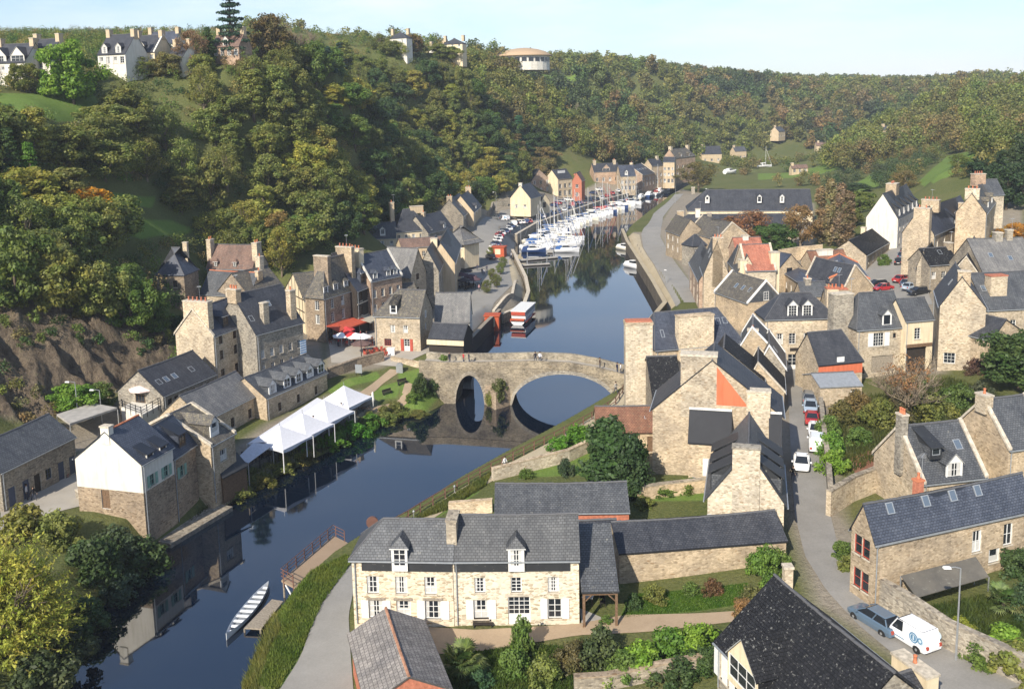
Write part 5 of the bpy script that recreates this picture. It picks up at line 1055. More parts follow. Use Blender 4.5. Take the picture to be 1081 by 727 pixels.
H = house('long_shed', 'short dark shed roof between the barn and the carport', (613,563), (652,561), ry=550, g=3.6, ze=6.4, wall='s_warm', roof='slate_d', pitch=26, wmax=8, gut=False); finish(H)
# garage with pan tiles
H = house('garage', 'small garage with a grey pan-tile roof and brick gable', (473.5,727), (445,655.5), R=(431.5,715), g=3.0, ze=5.9, wall='brick_o', roof='tile_g', ridge='ridge_o', gut=False, ov=.3)
opening(H, gA(H), .5, .1, 2.2, 2.0, 'door', frame='wood_k'); finish(H)
# black lichen-spotted roof bottom right
H = house('stone_house', 'black lichen-spotted roof of the house in the bottom right corner', (758,675), (872,792), R=(818,609), g=4.0, ze=7.4, wall='s_grey', roof='slate_k', ov=.3, wmax=30)
for s in (.08,.17): opening(H, 'f', s, .8, 1.3, 2.0, nx=2, nz=3, shut='wpaint')
dormer(H, .36, w=3.4, h=1.6, up=-.7, wm='cream', style='gable', win=(3, 2), out=.9, roof='slate_k'); finish(H); HK = H
H = house('stone_outbuilding', 'lower blue-grey roof beside the black roof at the bottom edge', (918,760), (990,738), ry=716, g=4.0, ze=6.6, wall='cream', roof='slate_d', ov=.2, pitch=36, wmax=9); chimney(H, .98, .6, 1.0, 3.0, .3, 1, 'cream'); finish(H)
# right-hand houses along the lane
H = house('stone_house', 'long stone house with blue slate roof, four skylights and an orange chimney', (923,571), (1090,535), R=(912,533.5), g=4.3, base=640, wall='s_warm', roof='slate_b', wmax=9, ov=.2)
for s in (.14,.36,.53,.69): skylight(H, s, .62, w=.7, h=.9)
chimney(H, .345, .62, .6, .6, 1.2, 1, 'brick_o', top='pot')
for s, z in ((.64, H.ze-2.9), (.845, H.ze-2.9)): opening(H, 'f', s, z, 1.0, 1.9, nx=2, nz=2)
opening(H, 'f', .76, 1.3, 1.2, 1.2, nx=1, nz=1)
for s in (.3,.65):
    for z in (.8, 3.6): opening(H, gA(H), s, z, .9, 1.6, frame='redp', nz=2, nx=1)
finish(H); HL = H
H = house('stone_house', 'grey slate house with a white dormer and tall orange pots in the right garden', (974.5,510), (1041,502.5), ry=447.5, g=5.4, ze=8.8, wall='s_warm', roof='slate', pitch=46, wmax=11, coping='coping')
dormer(H, .50, w=1.7, h=2.0, up=-.35, style='gable', wm='wpaint', win=(2, 3)); dormer(H, .28, w=1.1, h=.7, up=2.2, style='shed', wm='slate', win=(1, 1), frame='zinc'); skylight(H, .78, .5)
chimney(H, .0, .45, .7, .95, 1.5, 3, 's_grey', z0=3); finish(H)
H = house('stone_house', 'stone gable house with a squat chimney at the right edge of the gardens', (1065,474), (1110,468), ry=420, g=6.0, ze=10.6, wall='s_warm', roof='slate', pitch=46, wmax=10, coping='coping'); chimney(H, .02, .5, .9, 1.4, .7, 1, 's_cream'); finish(H)
# ================================================================ TREES AND PLANTS
def leaf_mesh(name, C, Rr, n, size, rng, asp=1.5, out=.8, flat_=1.0, down=0.0):
    """quads of leaf size scattered through clumps (centres C, radii Rr)"""
    K = len(C); P = []; Nn = []
    idx = np.repeat(np.arange(K), n); d = rng.normal(size=(len(idx), 3)); d /= np.linalg.norm(d, axis=1)[:, None]
    r = Rr[idx]*(rng.random(len(idx))**.42); off = d*r[:, None]; off[:, 2] *= flat_
    P = C[idx]+off; nr = d*out*1.25 + rng.normal(size=d.shape)*.5 + np.array([0, 0, .25-down]); nr /= np.linalg.norm(nr, axis=1)[:, None]
    return quads(name, P, nr, size*(.65+.7*rng.random(len(P))), rng, asp)
def quads(name, P, nr, s, rng, asp=1.5):
    t = rng.normal(size=P.shape); t -= (t*nr).sum(1)[:, None]*nr; t /= np.linalg.norm(t, axis=1)[:, None]; b = np.cross(nr, t)
    a = s[:, None]*.5*asp; c = s[:, None]*.5
    V = np.stack([P-t*a, P-b*c+nr*c*.15, P+t*a, P+b*c+nr*c*.15], 1).reshape(-1, 3)
    return raw_mesh(name, V, np.arange(len(V), dtype=np.int32), MT['leaf'])
def raw_mesh(name, V, idx, mat, k=4):
    me = bpy.data.meshes.new(name); me.vertices.add(len(V)); me.vertices.foreach_set('co', V.astype(np.float32).ravel())
    me.loops.add(len(idx)); me.loops.foreach_set('vertex_index', idx.astype(np.int32)); n = len(idx)//k
    me.polygons.add(n); me.polygons.foreach_set('loop_start', np.arange(0, n*k, k, dtype=np.int32)); me.update(calc_edges=True); me.materials.append(mat); return me
def clump_centres(rng, n, rx, z0, z1, shape):
    """centres through an uneven crown envelope, denser toward its skin"""
    out = []; ph = rng.random(6)*6.28
    while len(out) < n:
        z = rng.random(); a = rng.random()*6.283
        if shape == 'round': prof = math.sqrt(max(0, 1-((z-.46)/.56)**2))
        elif shape == 'tall': prof = min(1, z*3.2)**.6*(1-z*.9)**.55
        elif shape == 'cone': prof = (1-z)*.95+.06
        elif shape == 'column': prof = min(1, z*5)**.5*(1-z)**.35
        else: prof = math.sqrt(max(0, 1-((z-.3)/.72)**2))
        lump = 1+.20*math.sin(a*2+ph[0])+.15*math.sin(a*3+ph[1]+z*4)+.14*math.sin(z*8+ph[2]+a)
        r = prof*lump*rx*(rng.random()**.36)
        out.append((r*math.cos(a), r*math.sin(a), z0+(z1-z0)*z))
    return np.array(out)
def make_crown(seed, shape='round', rx=5, z0=2.6, z1=11, n=58, leaves=95, cr=1.35, size=.44, flat_=.8):
    rng = np.random.default_rng(seed); C = clump_centres(rng, n, rx-cr*.6, z0+cr*.5, z1-cr*.6, shape)
    return leaf_mesh('crown', C, cr*(.65+.6*rng.random(len(C))), leaves, size, rng, flat_=flat_), C
def make_trunk(C, seed, h, r0=.28, lean=.3, bark='bark', nb=7):
    rng = random.Random(seed); mb = MB(); pts = [(0, 0, -1)]; k = 6
    for i in range(1, k+1): t = i/k; pts.append((lean*math.sin(t*2+seed)*t, lean*math.cos(t*2.4+seed)*t, h*t))
    mb.tube(pts, [r0*(1.25-.95*i/k) for i in range(k+1)], MT[bark], 7)
    idx = list(range(len(C))); rng.shuffle(idx)
    for i in idx[:nb]:
        c = C[i]; t = min(.85, max(.3, (c[2]/h)*.6)); b = pts[int(t*k)]; m = ((b[0]+c[0])/2, (b[1]+c[1])/2, (b[2]+c[2])/2-.3)
        mb.tube([b, m, tuple(c)], [r0*.42, r0*.26, r0*.1], MT[bark], 5)
    return mb.mesh('trunk', smooth=True)
def twig_mesh(seed, h=9, spread=4, levels=4, r0=.22, bark='bark_l', up=.55, nb=3, trunk=.28):
    """bare crown: branching tubes (three-sided at the tips)"""
    rng = random.Random(seed); mb = MB()
    def grow(p, d, L, r, lv):
        q = p + d*L*.5 + Vector((rng.uniform(-1, 1), rng.uniform(-1, 1), rng.uniform(-.3, .6)))*L*.07; e = p + d*L + Vector((rng.uniform(-1, 1), rng.uniform(-1, 1), 0))*L*.1
        mb.tube([p, q, e], [r, r*.82, r*.62], MT[bark], 5 if lv > 2 else 3, cap=False)
        if lv == 0: return
        for k in range(nb + (1 if lv > 1 else 2)):
            nd = d + Vector((rng.uniform(-1, 1), rng.uniform(-1, 1), rng.uniform(-.5, .7)))*.85; nd.z += up*.3; nd.normalize()
            s = rng.uniform(.35, 1.0); grow(p+(e-p)*s, nd, L*rng.uniform(.5, .78), r*.58, lv-1)
    for k in range(4):
        a = k*1.57+rng.random(); grow(Vector((0, 0, h*trunk*.5*rng.random())), Vector((math.cos(a)*spread/h, math.sin(a)*spread/h, 1)).normalized(), h*.36, r0*.7, levels)
    t = MB(); t.tube([(0, 0, -1), (.05, 0, h*trunk*.5), (.1, .05, h*trunk)], [r0*1.2, r0, r0*.8], MT[bark], 7)
    return mb.mesh('crown'), t.mesh('trunk')
CROWN = {}
for i in range(5):
    me_, C_ = make_crown(10+i, 'round', 5+.3*(i % 3), 1.6, 10.5+i % 2, n=66, leaves=150, size=.35); CROWN['round%d' % i] = (me_, make_trunk(C_, i, 7.5))
for i in range(3):
    me_, C_ = make_crown(30+i, 'tall', 3.9, 1.5, 13, n=58, cr=1.15, leaves=150, size=.32); CROWN['tall%d' % i] = (me_, make_trunk(C_, i+9, 10))
for i in range(2):
    me_, C_ = make_crown(50+i, 'cone', 3.6, .8, 13, n=80, cr=.85, leaves=85, size=.34, flat_=.5); CROWN['cone%d' % i] = (me_, make_trunk(C_, i+19, 11))
me_, C_ = make_crown(60, 'column', 1.5, 1.0, 15, n=70, cr=.75, leaves=70, size=.30, flat_=1.3); CROWN['poplar'] = (me_, make_trunk(C_, 29, 13, .2))
for i in range(2):      # thin autumn crowns: few leaves over visible limbs
    me_, C_ = make_crown(70+i, 'round', 4.6, 2.2, 10.5, n=62, cr=1.3, leaves=85, size=.24); CROWN['thin%d' % i] = (me_, make_trunk(C_, 40+i, 8.5, .22, .3, 'bark_l', 26))
rng_ = np.random.default_rng(5); c_ = []   # layered cedar
for k in range(8):
    z = 3+k*1.35; r = 4.6*(1-k/9.5)
    for j in range(9): a = j*.7+k; rr_ = r*(.3+.7*((j*37) % 10)/10); c_.append((rr_*math.cos(a), rr_*math.sin(a), z+.3*math.sin(a)))
c_ = np.array(c_); CROWN['cedar'] = (leaf_mesh('crown', c_, np.full(len(c_), 1.15), 60, .34, rng_, flat_=.3), make_trunk(c_, 3, 13, .35, .1, 'bark', 16))
CROWN['bare0'] = twig_mesh(3, 10, 5, 3, .24, 'bark', .5); CROWN['bare1'] = twig_mesh(5, 10, 6, 4, .22, 'bark_l', .6)
SHRUB = {}
for i in range(4):
    rng_ = np.random.default_rng(90+i); C_ = clump_centres(rng_, 34, 1.15, .15, 1.75, 'dome'); SHRUB['s%d' % i] = leaf_mesh('foliage', C_, .42*(.6+.6*rng_.random(34)), 95, .13, rng_)
rng_ = np.random.default_rng(99); C_ = clump_centres(rng_, 80, 1.0, .1, 2.9, 'column'); SHRUB['yew'] = leaf_mesh('foliage', C_, .34*(.6+.6*rng_.random(80)), 90, .11, rng_, flat_=1.3)
OLV, GRN, DRK, YEL, BRN, RUST, GOLD, LIME, BLU = (.122, .134, .040), (.085, .125, .032), (.046, .074, .028), (.185, .178, .045), (.150, .124, .055), (.17, .085, .03), (.33, .17, .02), (.12, .19, .03), (.028, .062, .045)
def jit(c, a=.14): k = 1.75*(1+random.uniform(-a, a)); return tuple(max(.01, x*k*(1+random.uniform(-a*.5, a*.5))) for x in c)+(1,)
def tree(kind, loc, h, r, col, label, group=None, name='broadleaf_tree', rz=None):
    cm, tm = CROWN[kind]; H0 = {'r': 11., 't': 13., 'c': 13.2, 'p': 15.2, 'b': 10.}[kind[0]]; R0 = {'r': 5.2, 't': 3.6, 'c': 3.7, 'p': 1.6, 'b': 5.}[kind[0]]
    if kind.startswith('thin'): H0, R0 = 11., 4.8
    if kind == 'cedar': R0 = 5.
    o = empty(name, loc, random.random()*6.28 if rz is None else rz, label, 'tree', group); o['kind'] = 'thing'; o.scale = (r/R0, r/R0, h/H0)
    c = link('crown', cm, o); c.color = jit(col); link('trunk', tm, o); return o
def shrub(px, py, h, w, col, label, k=None, name='shrub', group=None, loc=None, cat='bush', depth=None):
    P = ground(px, py) if loc is None else loc; k = k or 's%d' % random.randrange(4); H0, R0 = (3.1, 1.15) if k == 'yew' else (2.0, 1.5)
    o = link(name, SHRUB[k]); o.location = (P[0], P[1], P[2]-.1); o.rotation_euler = (0, 0, random.random()*6.28); o.scale = (w/2/R0, (depth or w)/2/R0, h/H0); o.color = jit(col, .08)
    tag(o, label, cat, group, 'thing'); return o
FOOT = []      # house footprints to keep clear
for o in list(bpy.data.objects):
    if o.get('category') and o.type == 'EMPTY' and o.children:
        w_ = [c for c in o.children if c.name.startswith('wall')]
        if w_:
            M_ = Matrix.LocRotScale(o.location, o.rotation_euler, None); bb = [M_ @ Vector(c) for c in w_[0].bound_box]; xs = [b.x for b in bb]; ys = [b.y for b in bb]
            FOOT.append((sum(xs)/8, sum(ys)/8, max(max(xs)-min(xs), max(ys)-min(ys))/2))
FT = np.array(FOOT)
def clear(x, y, m=2.0): return bool((np.hypot(FT[:, 0]-x, FT[:, 1]-y) > FT[:, 2]+m).all())
def visible(x, y, z):
    """does the sight line clear the ground?"""
    P = np.array([x, y, z]); t = np.linspace(.25, .97, 60)[:, None]; L = CAM[None]*(1-t)+P[None]*t
    return bool((L[:, 2] - gz(L[:, 0], L[:, 1]) > -.5).all())
LAWNS = [gxy(p) for p in ([(0,100),(90,92),(105,110),(60,130),(0,128)], [(100,207),(165,209),(160,220),(105,218)], [(105,241),(180,234),(205,243),(150,254)], [(985,196),(968,192),(1000,163),(1022,160),(1030,180)], [(560,78),(600,80),(620,95),(570,92)], [(930,195),(905,205),(880,200),(920,185)], [(860,185),(800,190),(800,183),(860,178)])]
TOWN = gxy([(340,400),(345,270),(380,236),(470,222),(530,210),(560,196),(600,186),(700,176),(740,193),(860,197),(940,199),(1010,190),(1085,215),(1085,410),(860,560),(700,520),(480,380),(400,390)])
WEST = gxy([(0,540),(0,445),(60,420),(140,395),(200,330),(215,300),(160,265),(345,268),(345,400),(240,530)])
random.seed(11); cand = []
def scatter(x0, x1, y0, y1, sp, test):
    """spread points over the ground at least sp apart, measured along the slope"""
    n = int((x1-x0)*(y1-y0)/(sp*sp)*9); X = np.array([random.uniform(x0, x1) for _ in range(n)]); Y = np.array([random.uniform(y0, y1) for _ in range(n)])
    k = (np.abs(X) < Y*.66+20); X, Y = X[k], Y[k]; Z = gz(X, Y); k = test(X, Y, Z); out = []; cell = {}
    for x, y, z in zip(X[k], Y[k], Z[k]):
        c = (int(x//sp), int(y//sp), int(z//sp))
        if any((x-a)**2+(y-b)**2+(z-d)**2 < sp*sp for i in (-1, 0, 1) for j in (-1, 0, 1) for l in (-1, 0, 1) for a, b, d in cell.get((c[0]+i, c[1]+j, c[2]+l), ())): continue
        out.append((float(x), float(y), float(z))); cell.setdefault(c, []).append((x, y, z))
    return out
def wood(x, y, z):
    k = z > 7.2
    for L in LAWNS: k &= sdf(x, y, L) > 1.5
    k &= ~inpoly(x, y, TOWN) & ~inpoly(x, y, WEST) & (sdf(x, y, cl) > 2.5) & (sdf(x, y, RIV) > 14)
    px = CX + FPX*x/np.maximum(y, 1); return k & (px > -60) & (px < 1140)
pts = scatter(-230, 60, 118, 470, 6.3, lambda x, y, z: wood(x, y, z) & (x < 60) & (CX+FPX*x/y < 760))
SKY = [(-100,45),(60,45),(105,38),(190,36),(230,44),(270,24),(310,28),(345,42),(400,40),(500,52),(600,58),(700,50),(800,60),(870,60),(960,66),(1020,80),(1200,84)]
def skyok(p, h=10): q = proj((p[0], p[1], p[2]+h)); return q[1] > np.interp(q[0], [a for a, b in SKY], [b for a, b in SKY])-2
def masks_houses(p):
    q = proj((p[0], p[1], p[2]+11)); return (q[0] < 205 and q[1] < 82 and p[1] < 232) or (212 < q[0] < 264 and q[1] < 62) or (118 < proj(p)[0] < 232 and 262 < proj(p)[1] < 352) or (395 < q[0] < 495 and q[1] < 52) or (505 < q[0] < 600 and q[1] < 70 and p[1] < 470)
pts = [p for p in pts if clear(p[0], p[1], 3.5) and visible(p[0], p[1], p[2]+9) and not masks_houses(p) and skyok(p, 11)]
pts.sort(key=lambda p: p[1])
near_pts, mid_pts = pts[:250], pts[250:]
PAL = [(OLV, 'olive green'), (OLV, 'olive green'), (YEL, 'yellowing'), (GRN, 'mid green'), (GRN, 'mid green'), (DRK, 'dark green'), (BRN, 'brown autumn')]
for x, y, z in near_pts:
    px = CX + FPX*x/y
    q = math.sin(x*.045+1)+math.sin(y*.032+x*.02)+random.uniform(-.9, .9)
    ci = 0 if q < -.9 else 2 if q < -.4 else 0 if q < .2 else 3 if q < .8 else 5 if q < 1.2 else 6
    if px > 395 and random.random() < .35: ci = 5
    col, nm = PAL[ci]; k = random.choice(['round0', 'round1', 'round2', 'round3', 'round4', 'tall0', 'tall1', 'tall2', 'thin0', 'thin1'] if ci != 5 else ['round0', 'round2', 'tall1', 'round4'])
    h = random.uniform(8, 13); r = random.uniform(4.6, 6.8)*(.8 if k[0] == 't' else 1)
    up = 'upper' if z > 30 else 'lower'
    tree(k, (x, y, z-.3), h, r, col, '%s broadleaf tree in the wood on the %s part of the steep hillside' % (nm, up), '%s trees of the %s hillside wood' % (nm, up))
# far woods: one mass
def mass(name, pts, nleaf, col_fn, size, label, hr=(8, 13), rr=(3.8, 6), k=9):
    V = []; T = []
    for x, y, z in pts:
        r = random.uniform(*rr); h = random.uniform(*hr); n = int(nleaf*(min(2.2, max(.4, (520/y)**1.5)) if k == 9 else 1))
        rng = np.random.default_rng(int(abs(x*131+y*17)) % 99991); C = clump_centres(rng, k, r*.72, h*.16, h*.86, 'round'); idx = np.repeat(np.arange(k), n//k)
        d = rng.normal(size=(len(idx), 3)); d /= np.linalg.norm(d, axis=1)[:, None]; P = C[idx]+d*(r*(.42 if k == 9 else .28)*rng.random(len(idx))**.4)[:, None]+np.array([x, y, z])
        nr = d*.8+rng.normal(size=d.shape)*.5+np.array([0, 0, .25]); nr /= np.linalg.norm(nr, axis=1)[:, None]; s = size*max(.75, y/460)*(.7+.6*rng.random(len(P)))
        t = rng.normal(size=P.shape); t -= (t*nr).sum(1)[:, None]*nr; t /= np.linalg.norm(t, axis=1)[:, None]; b = np.cross(nr, t); a = s[:, None]*.7; c = s[:, None]*.5
        V.append(np.stack([P-t*a, P-b*c, P+t*a, P+b*c], 1).reshape(-1, 3)); T.append(np.tile(np.array(jit(col_fn(x, y), .2)), (len(P)*4, 1)))
    V = np.concatenate(V); T = np.concatenate(T); me = raw_mesh(name, V, np.arange(len(V)), MT['farleaf'])
    ca = me.color_attributes.new('tint', 'FLOAT_COLOR', 'POINT'); ca.data.foreach_set('color', T.astype(np.float32).ravel()); o = link(name, me); return tag(o, label, 'woodland', kind='stuff')
m = MT['leaf'].copy(); m.name = 'far_leaves'; MT['farleaf'] = m; nt = m.node_tree
oi = [n for n in nt.nodes if n.type == 'OBJECT_INFO'][0]; at_ = N(nt, 'ShaderNodeAttribute', attribute_name='tint')
for l in list(oi.outputs['Color'].links): nt.links.new(at_.outputs['Color'], l.to_socket)
def farcol(x, y):
    q = math.sin(x*.021+y*.013)+.7*math.sin(x*.05-y*.037+2)+random.uniform(-.8, .8)
    return OLV if q < -.5 else (.135, .118, .048) if q < .1 else (.098, .115, .040) if q < .55 else (.15, .118, .055) if q < .95 else (.055, .075, .035)
far1 = scatter(-150, 330, 440, 620, 7.2, lambda x, y, z: wood(x, y, z) & (z > 8.5)) + scatter(-230, 760, 625, 900, 10, lambda x, y, z: wood(x, y, z) & (z > 8.5)) + scatter(-300, 1100, 900, 1500, 15, lambda x, y, z: wood(x, y, z) & (z > 10)) + scatter(120, 480, 260, 440, 9.0, lambda x, y, z: wood(x, y, z) & (CX+FPX*x/y > 930) & (z > 20))
far1 = [p for p in far1 if visible(p[0], p[1], p[2]+10) and clear(p[0], p[1], 2) and skyok(p, 9)]
print('near', len(near_pts), 'mid', len(mid_pts), 'far', len(far1))
if mid_pts: mass('woodland', mid_pts, 1500, farcol, .46, 'dense autumn wood on the upper hillside and above the marina', (9, 14), (5, 7), 24)
mass('woodland', far1, 760, farcol, .74, 'autumn woodland covering the far valley sides', (9, 16), (5.4, 8.6))
cs_ = [p for p in scatter(-130, -50, 105, 165, 2.2, lambda x, y, z: (sdf(x, y, cl) < 2)) if MN.noise(Vector((p[0]*.13, p[1]*.13, 1.7))) > -.02]
mass('cliff_scrub', cs_, 120, lambda x, y: random.choice([OLV, GRN, DRK, (.12, .10, .05)]), .26, 'scrub and ivy clinging to the bare cliff', (.8, 2.2), (.8, 1.7))
# undergrowth between the trunks
und = scatter(-210, 40, 118, 400, 3.4, lambda x, y, z: wood(x, y, z) & (CX+FPX*x/y < 720)); und = [p for p in und if visible(p[0], p[1], p[2]+2)]
mass('undergrowth', und, 90, lambda x, y: random.choice([OLV, GRN, DRK, BRN]), .34, 'low scrub and brambles under the hillside trees', (2, 4.5), (1.8, 3.0))
vf = scatter(120, 420, 270, 660, 6.3, lambda x, y, z: (z < 24) & (CX+FPX*x/y > 765) & (CX+FPX*x/y < 1100) & (np.sin(x*.055+y*.02)+np.sin(y*.043-x*.02)+.35*np.sin(x*.3+y*.2) > -.45) & (sdf(x, y, LAWNS[3]) > 3) & ~inpoly(x, y, TOWN) & (sdf(x, y, RIV) > 12) & (sdf(x, y, LAWNS[5]) > 2) & (sdf(x, y, LAWNS[6]) > 3))
mass('hedgerows', [p for p in vf if clear(p[0], p[1], 3)], 420, farcol, .42, 'hedges and scrub in the far valley meadows', (3, 8), (2.6, 5))
# ================================================================ BRIDGE, WALLS, RAILS, TENTS
def v2(p, z=0): return np.array(at(p[0], p[1], z))
# --- old stone bridge: profile along x (left to right), arches cut through
bA = at(478, 426, 0); bB = at(662, 431, 0); bu = (bB-bA)[:2]; bL = np.linalg.norm(bu); bu /= bL; bang = math.atan2(bu[1], bu[0])
br = empty('stone_bridge', (bA[0], bA[1], 0), bang, 'old humped stone bridge with one wide and one small arch over the river', 'bridge'); br['kind'] = 'thing'
def bx_(px, py=400): q = ray(px, py)[:2]; n_ = np.array([-bu[1], bu[0]]); t = ((bA[:2]-CAM[:2]) @ n_)/(q @ n_); return float((CAM[:2]+q*t-bA[:2]) @ bu)
def bz_(px, py): q = ray(px, py); n_ = np.array([-bu[1], bu[0]]); t = ((bA[:2]-CAM[:2]) @ n_)/(q[:2] @ n_); return float((CAM+q*t)[2])
top = [(-5, bz_(455, 380)-.1), (bx_(470), bz_(470, 382.5)), (bx_(520), bz_(520, 382)), (bx_(565), bz_(565, 381)), (bx_(600), bz_(600, 382.5)), (bx_(631), bz_(631, 388)), (bx_(660), bz_(660, 395.5)), (bL+7, bz_(672, 399)-.2)]
ar = [(bx_(480), bx_(511), bz_(495, 396)), (bx_(539), bx_(652), bz_(592, 395))]
def ztop(x): return float(np.interp(x, [t[0] for t in top], [t[1] for t in top]))
def zlow(x):
    for a, b, h in ar:
        if a < x < b: c = (a+b)/2; t = (x-c)/((b-a)/2); return max(-1.5, -.6+(h+.6)*math.sqrt(max(0, 1-t*t))**.95)
    return -1.6
BW = 5.2; xs = [-5+i*.33 for i in range(int((bL+12)/.33)+1)]
xs = sorted(xs + [a for q in ar for a in q[:2]] + [a+d for q in ar for a, d in ((q[0], .02), (q[0], .12), (q[1], -.02), (q[1], -.12))])
mb = MB()
for x0, x1 in zip(xs, xs[1:]):
    t0, t1, l0, l1 = ztop(x0)-1.0, ztop(x1)-1.0, zlow(x0), zlow(x1)
    for y, fl in ((0, 0), (BW, 1)):
        q = [(x0, y, l0), (x1, y, l1), (x1, y, t1), (x0, y, t0)]; mb.face(q if not fl else q[::-1], MT['s_bridge'])
    mb.face([(x0, 0, t0), (x1, 0, t1), (x1, BW, t1), (x0, BW, t0)], MT['cobble'])
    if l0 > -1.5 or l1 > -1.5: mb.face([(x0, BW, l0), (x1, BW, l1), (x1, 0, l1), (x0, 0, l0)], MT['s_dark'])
mb.build('masonry', None, br)
for y0, y1 in ((-.06, .38), (BW-.38, BW+.06)):
    mb = MB()
    for x0, x1 in zip(xs, xs[1:]):
        t0, t1 = ztop(x0), ztop(x1); mb.hexa([(x0, y0, t0-1.12), (x1, y0, t1-1.12), (x1, y1, t1-1.12), (x0, y1, t0-1.12), (x0, y0, t0), (x1, y0, t1), (x1, y1, t1), (x0, y1, t0)], MT['s_bridge'])
    mb.build('parapet', None, br)
for a, b, h in ar:      # ring of arch stones, a little proud
    mb = MB(); n = 26
    for i in range(n):
        p = []
        for k in (i, i+1):
            t = -1+2*k/n; t = max(-.999, min(.999, t)); x = (a+b)/2+t*(b-a)/2; z = zlow(x); nx_, nz_ = t*.55, 1; l = math.hypot(nx_, nz_); p.append(((x, z), (x+nx_/l*.55, z+nz_/l*.55)))
        f = [(p[0][0][0], -.05, p[0][0][1]), (p[1][0][0], -.05, p[1][0][1]), (p[1][1][0], -.05, p[1][1][1]), (p[0][1][0], -.05, p[0][1][1])]
        mb.hexa([f[0], f[1], (f[1][0], .05, f[1][2]), (f[0][0], .05, f[0][2]), f[3], f[2], (f[2][0], .05, f[2][2]), (f[3][0], .05, f[3][2])], MT['s_grey'])
    mb.build('arch_ring', None, br)
mb = MB(); xc = (ar[0][1]+ar[1][0])/2; w = (ar[1][0]-ar[0][1])/2
mb.prism([(xc-w, .1), (xc+w, .1), (xc+.1, -2.2), (xc-.1, -2.2)], -1.6, 2.6, MT['s_brown']); mb.prism([(xc-w, .1), (xc+w, .1), (xc+.1, -1.2), (xc-.1, -1.2)], 2.6, 3.0, MT['s_brown']); mb.build('cutwater', None, br)
def wallstrip(name, label, pts, h, th=.5, mat='s_warm', cop='coping', cat='wall', deep=1.5, top=None, cap=.14):
    """masonry wall along world points [(x,y,zfoot)], coping as a part"""
    P = [np.array(p, float) for p in pts]; o = P[0].copy(); mb = MB(); cb = MB()
    nrm = []
    for i in range(len(P)):
        d = P[min(i+1, len(P)-1)][:2]-P[max(i-1, 0)][:2]; d /= np.linalg.norm(d)+1e-9; nrm.append(np.array([-d[1], d[0]])*th/2)
    for i in range(len(P)-1):
        a, b = P[i]-o, P[i+1]-o; na, nb = nrm[i], nrm[i+1]; ta = (top if top is not None else P[i][2]+h)-o[2]; tb = (top if top is not None else P[i+1][2]+h)-o[2]
        mk = lambda p, n, z: (p[0]+n[0], p[1]+n[1], z)
        mb.hexa([mk(a, -na, a[2]-deep), mk(b, -nb, b[2]-deep), mk(b, nb, b[2]-deep), mk(a, na, a[2]-deep), mk(a, -na, ta-cap), mk(b, -nb, tb-cap), mk(b, nb, tb-cap), mk(a, na, ta-cap)], MT[mat])
        ma, mb_ = na*1.18, nb*1.18
        cb.hexa([mk(a, -ma, ta-cap), mk(b, -mb_, tb-cap), mk(b, mb_, tb-cap), mk(a, ma, ta-cap), mk(a, -ma, ta), mk(b, -mb_, tb), mk(b, mb_, tb), mk(a, ma, ta)], MT[cop])
    e = empty(name, o, 0, label, cat); e['kind'] = 'thing'; mb.build('masonry', None, e); cb.build('coping', None, e); return e
def dens(pts, step=1.5):
    out = []
    for a, b in zip(pts, pts[1:]):
        a, b = np.array(a, float), np.array(b, float); n = max(1, int(np.linalg.norm(b-a)/step))
        out += [a+(b-a)*i/n for i in range(n)]
    return out+[np.array(pts[-1], float)]
def gpts(pxs, step=1.5, off=0):
    q = dens([ground(*p)[:2] for p in pxs], step); return [(p[0], p[1], gz1(p[0], p[1])+off) for p in q]
def wpts(pxs, z=-.9, step=2.0): return [(p[0], p[1], z) for p in dens([at(*p, 0)[:2] for p in pxs], step)]
wallstrip('quay_wall', 'long dark stone quay wall below the promenade on the right bank', wpts([(664,404),(672,373),(702,335),(689,310),(674,285),(662,265),(657,252)]), 0, .8, 's_dark', 'quayearth', top=3.3)
wallstrip('quay_wall', 'stone harbour wall carrying the road behind the marina pontoons', wpts([(545,258),(566,245),(600,232),(640,218),(680,207),(705,199),(733,190)]), 0, .8, 's_grey', 'coping', top=3.4)
wallstrip('quay_wall', 'curved stone quay wall between the tour boat and the marina', wpts([(530,341),(553,331),(558,316),(555,300),(548,285),(541,270)]), 0, .7, 's_grey', 'coping', top=2.0)
wallstrip('quay_wall', 'dark timbered wharf wall beside the bridge and tour boat', wpts([(497,374),(512,357),(528,341)]), 0, .6, 'wood_k', 'wood_g', top=3.0)
wallstrip('stone_wall', 'low curved planter wall along the harbour walkway', gpts([(521,332),(541,314),(544,300)]), .9, .5, 's_grey')
wallstrip('stone_wall', 'curved retaining wall between the market square and the small garden', gpts([(347,400),(362,394),(376,389),(392,385),(405,382)]), 1.6, .5, 's_brown', 's_brown')
wallstrip('stone_wall', 'long retaining wall running from the market square to the bridge', [(p[0], p[1], 2.2) for p in dens([at(414,389,3.0)[:2], at(440,394,3.0)[:2], at(480,398,3.0)[:2]])], 0, .5, 's_warm', 's_warm', top=4.95)
wallstrip('stone_wall', 'sunlit rubble wall round the garden right of the street', gpts([(874,546),(900,530),(930,517),(957,510)]), 2.6, .5, 's_cream', 's_grey')
wallstrip('stone_wall', 'grey lane wall behind the parked van at lower right', gpts([(930,640),(955,656),(1000,684),(1050,708),(1095,730)]), 2.2, .5, 's_grey', 's_grey')
wallstrip('stone_wall', 'mossy garden wall at the lower edge of the foreground garden', gpts([(606,733),(640,727),(700,717),(764,704)]), 1.2, .45, 's_grey', 's_brown')
wallstrip('stone_wall', 'pale garden wall beside the towpath above the barn', gpts([(520,508),(560,498),(600,488),(632,472)]), 1.5, .45, 's_cream', 's_warm')
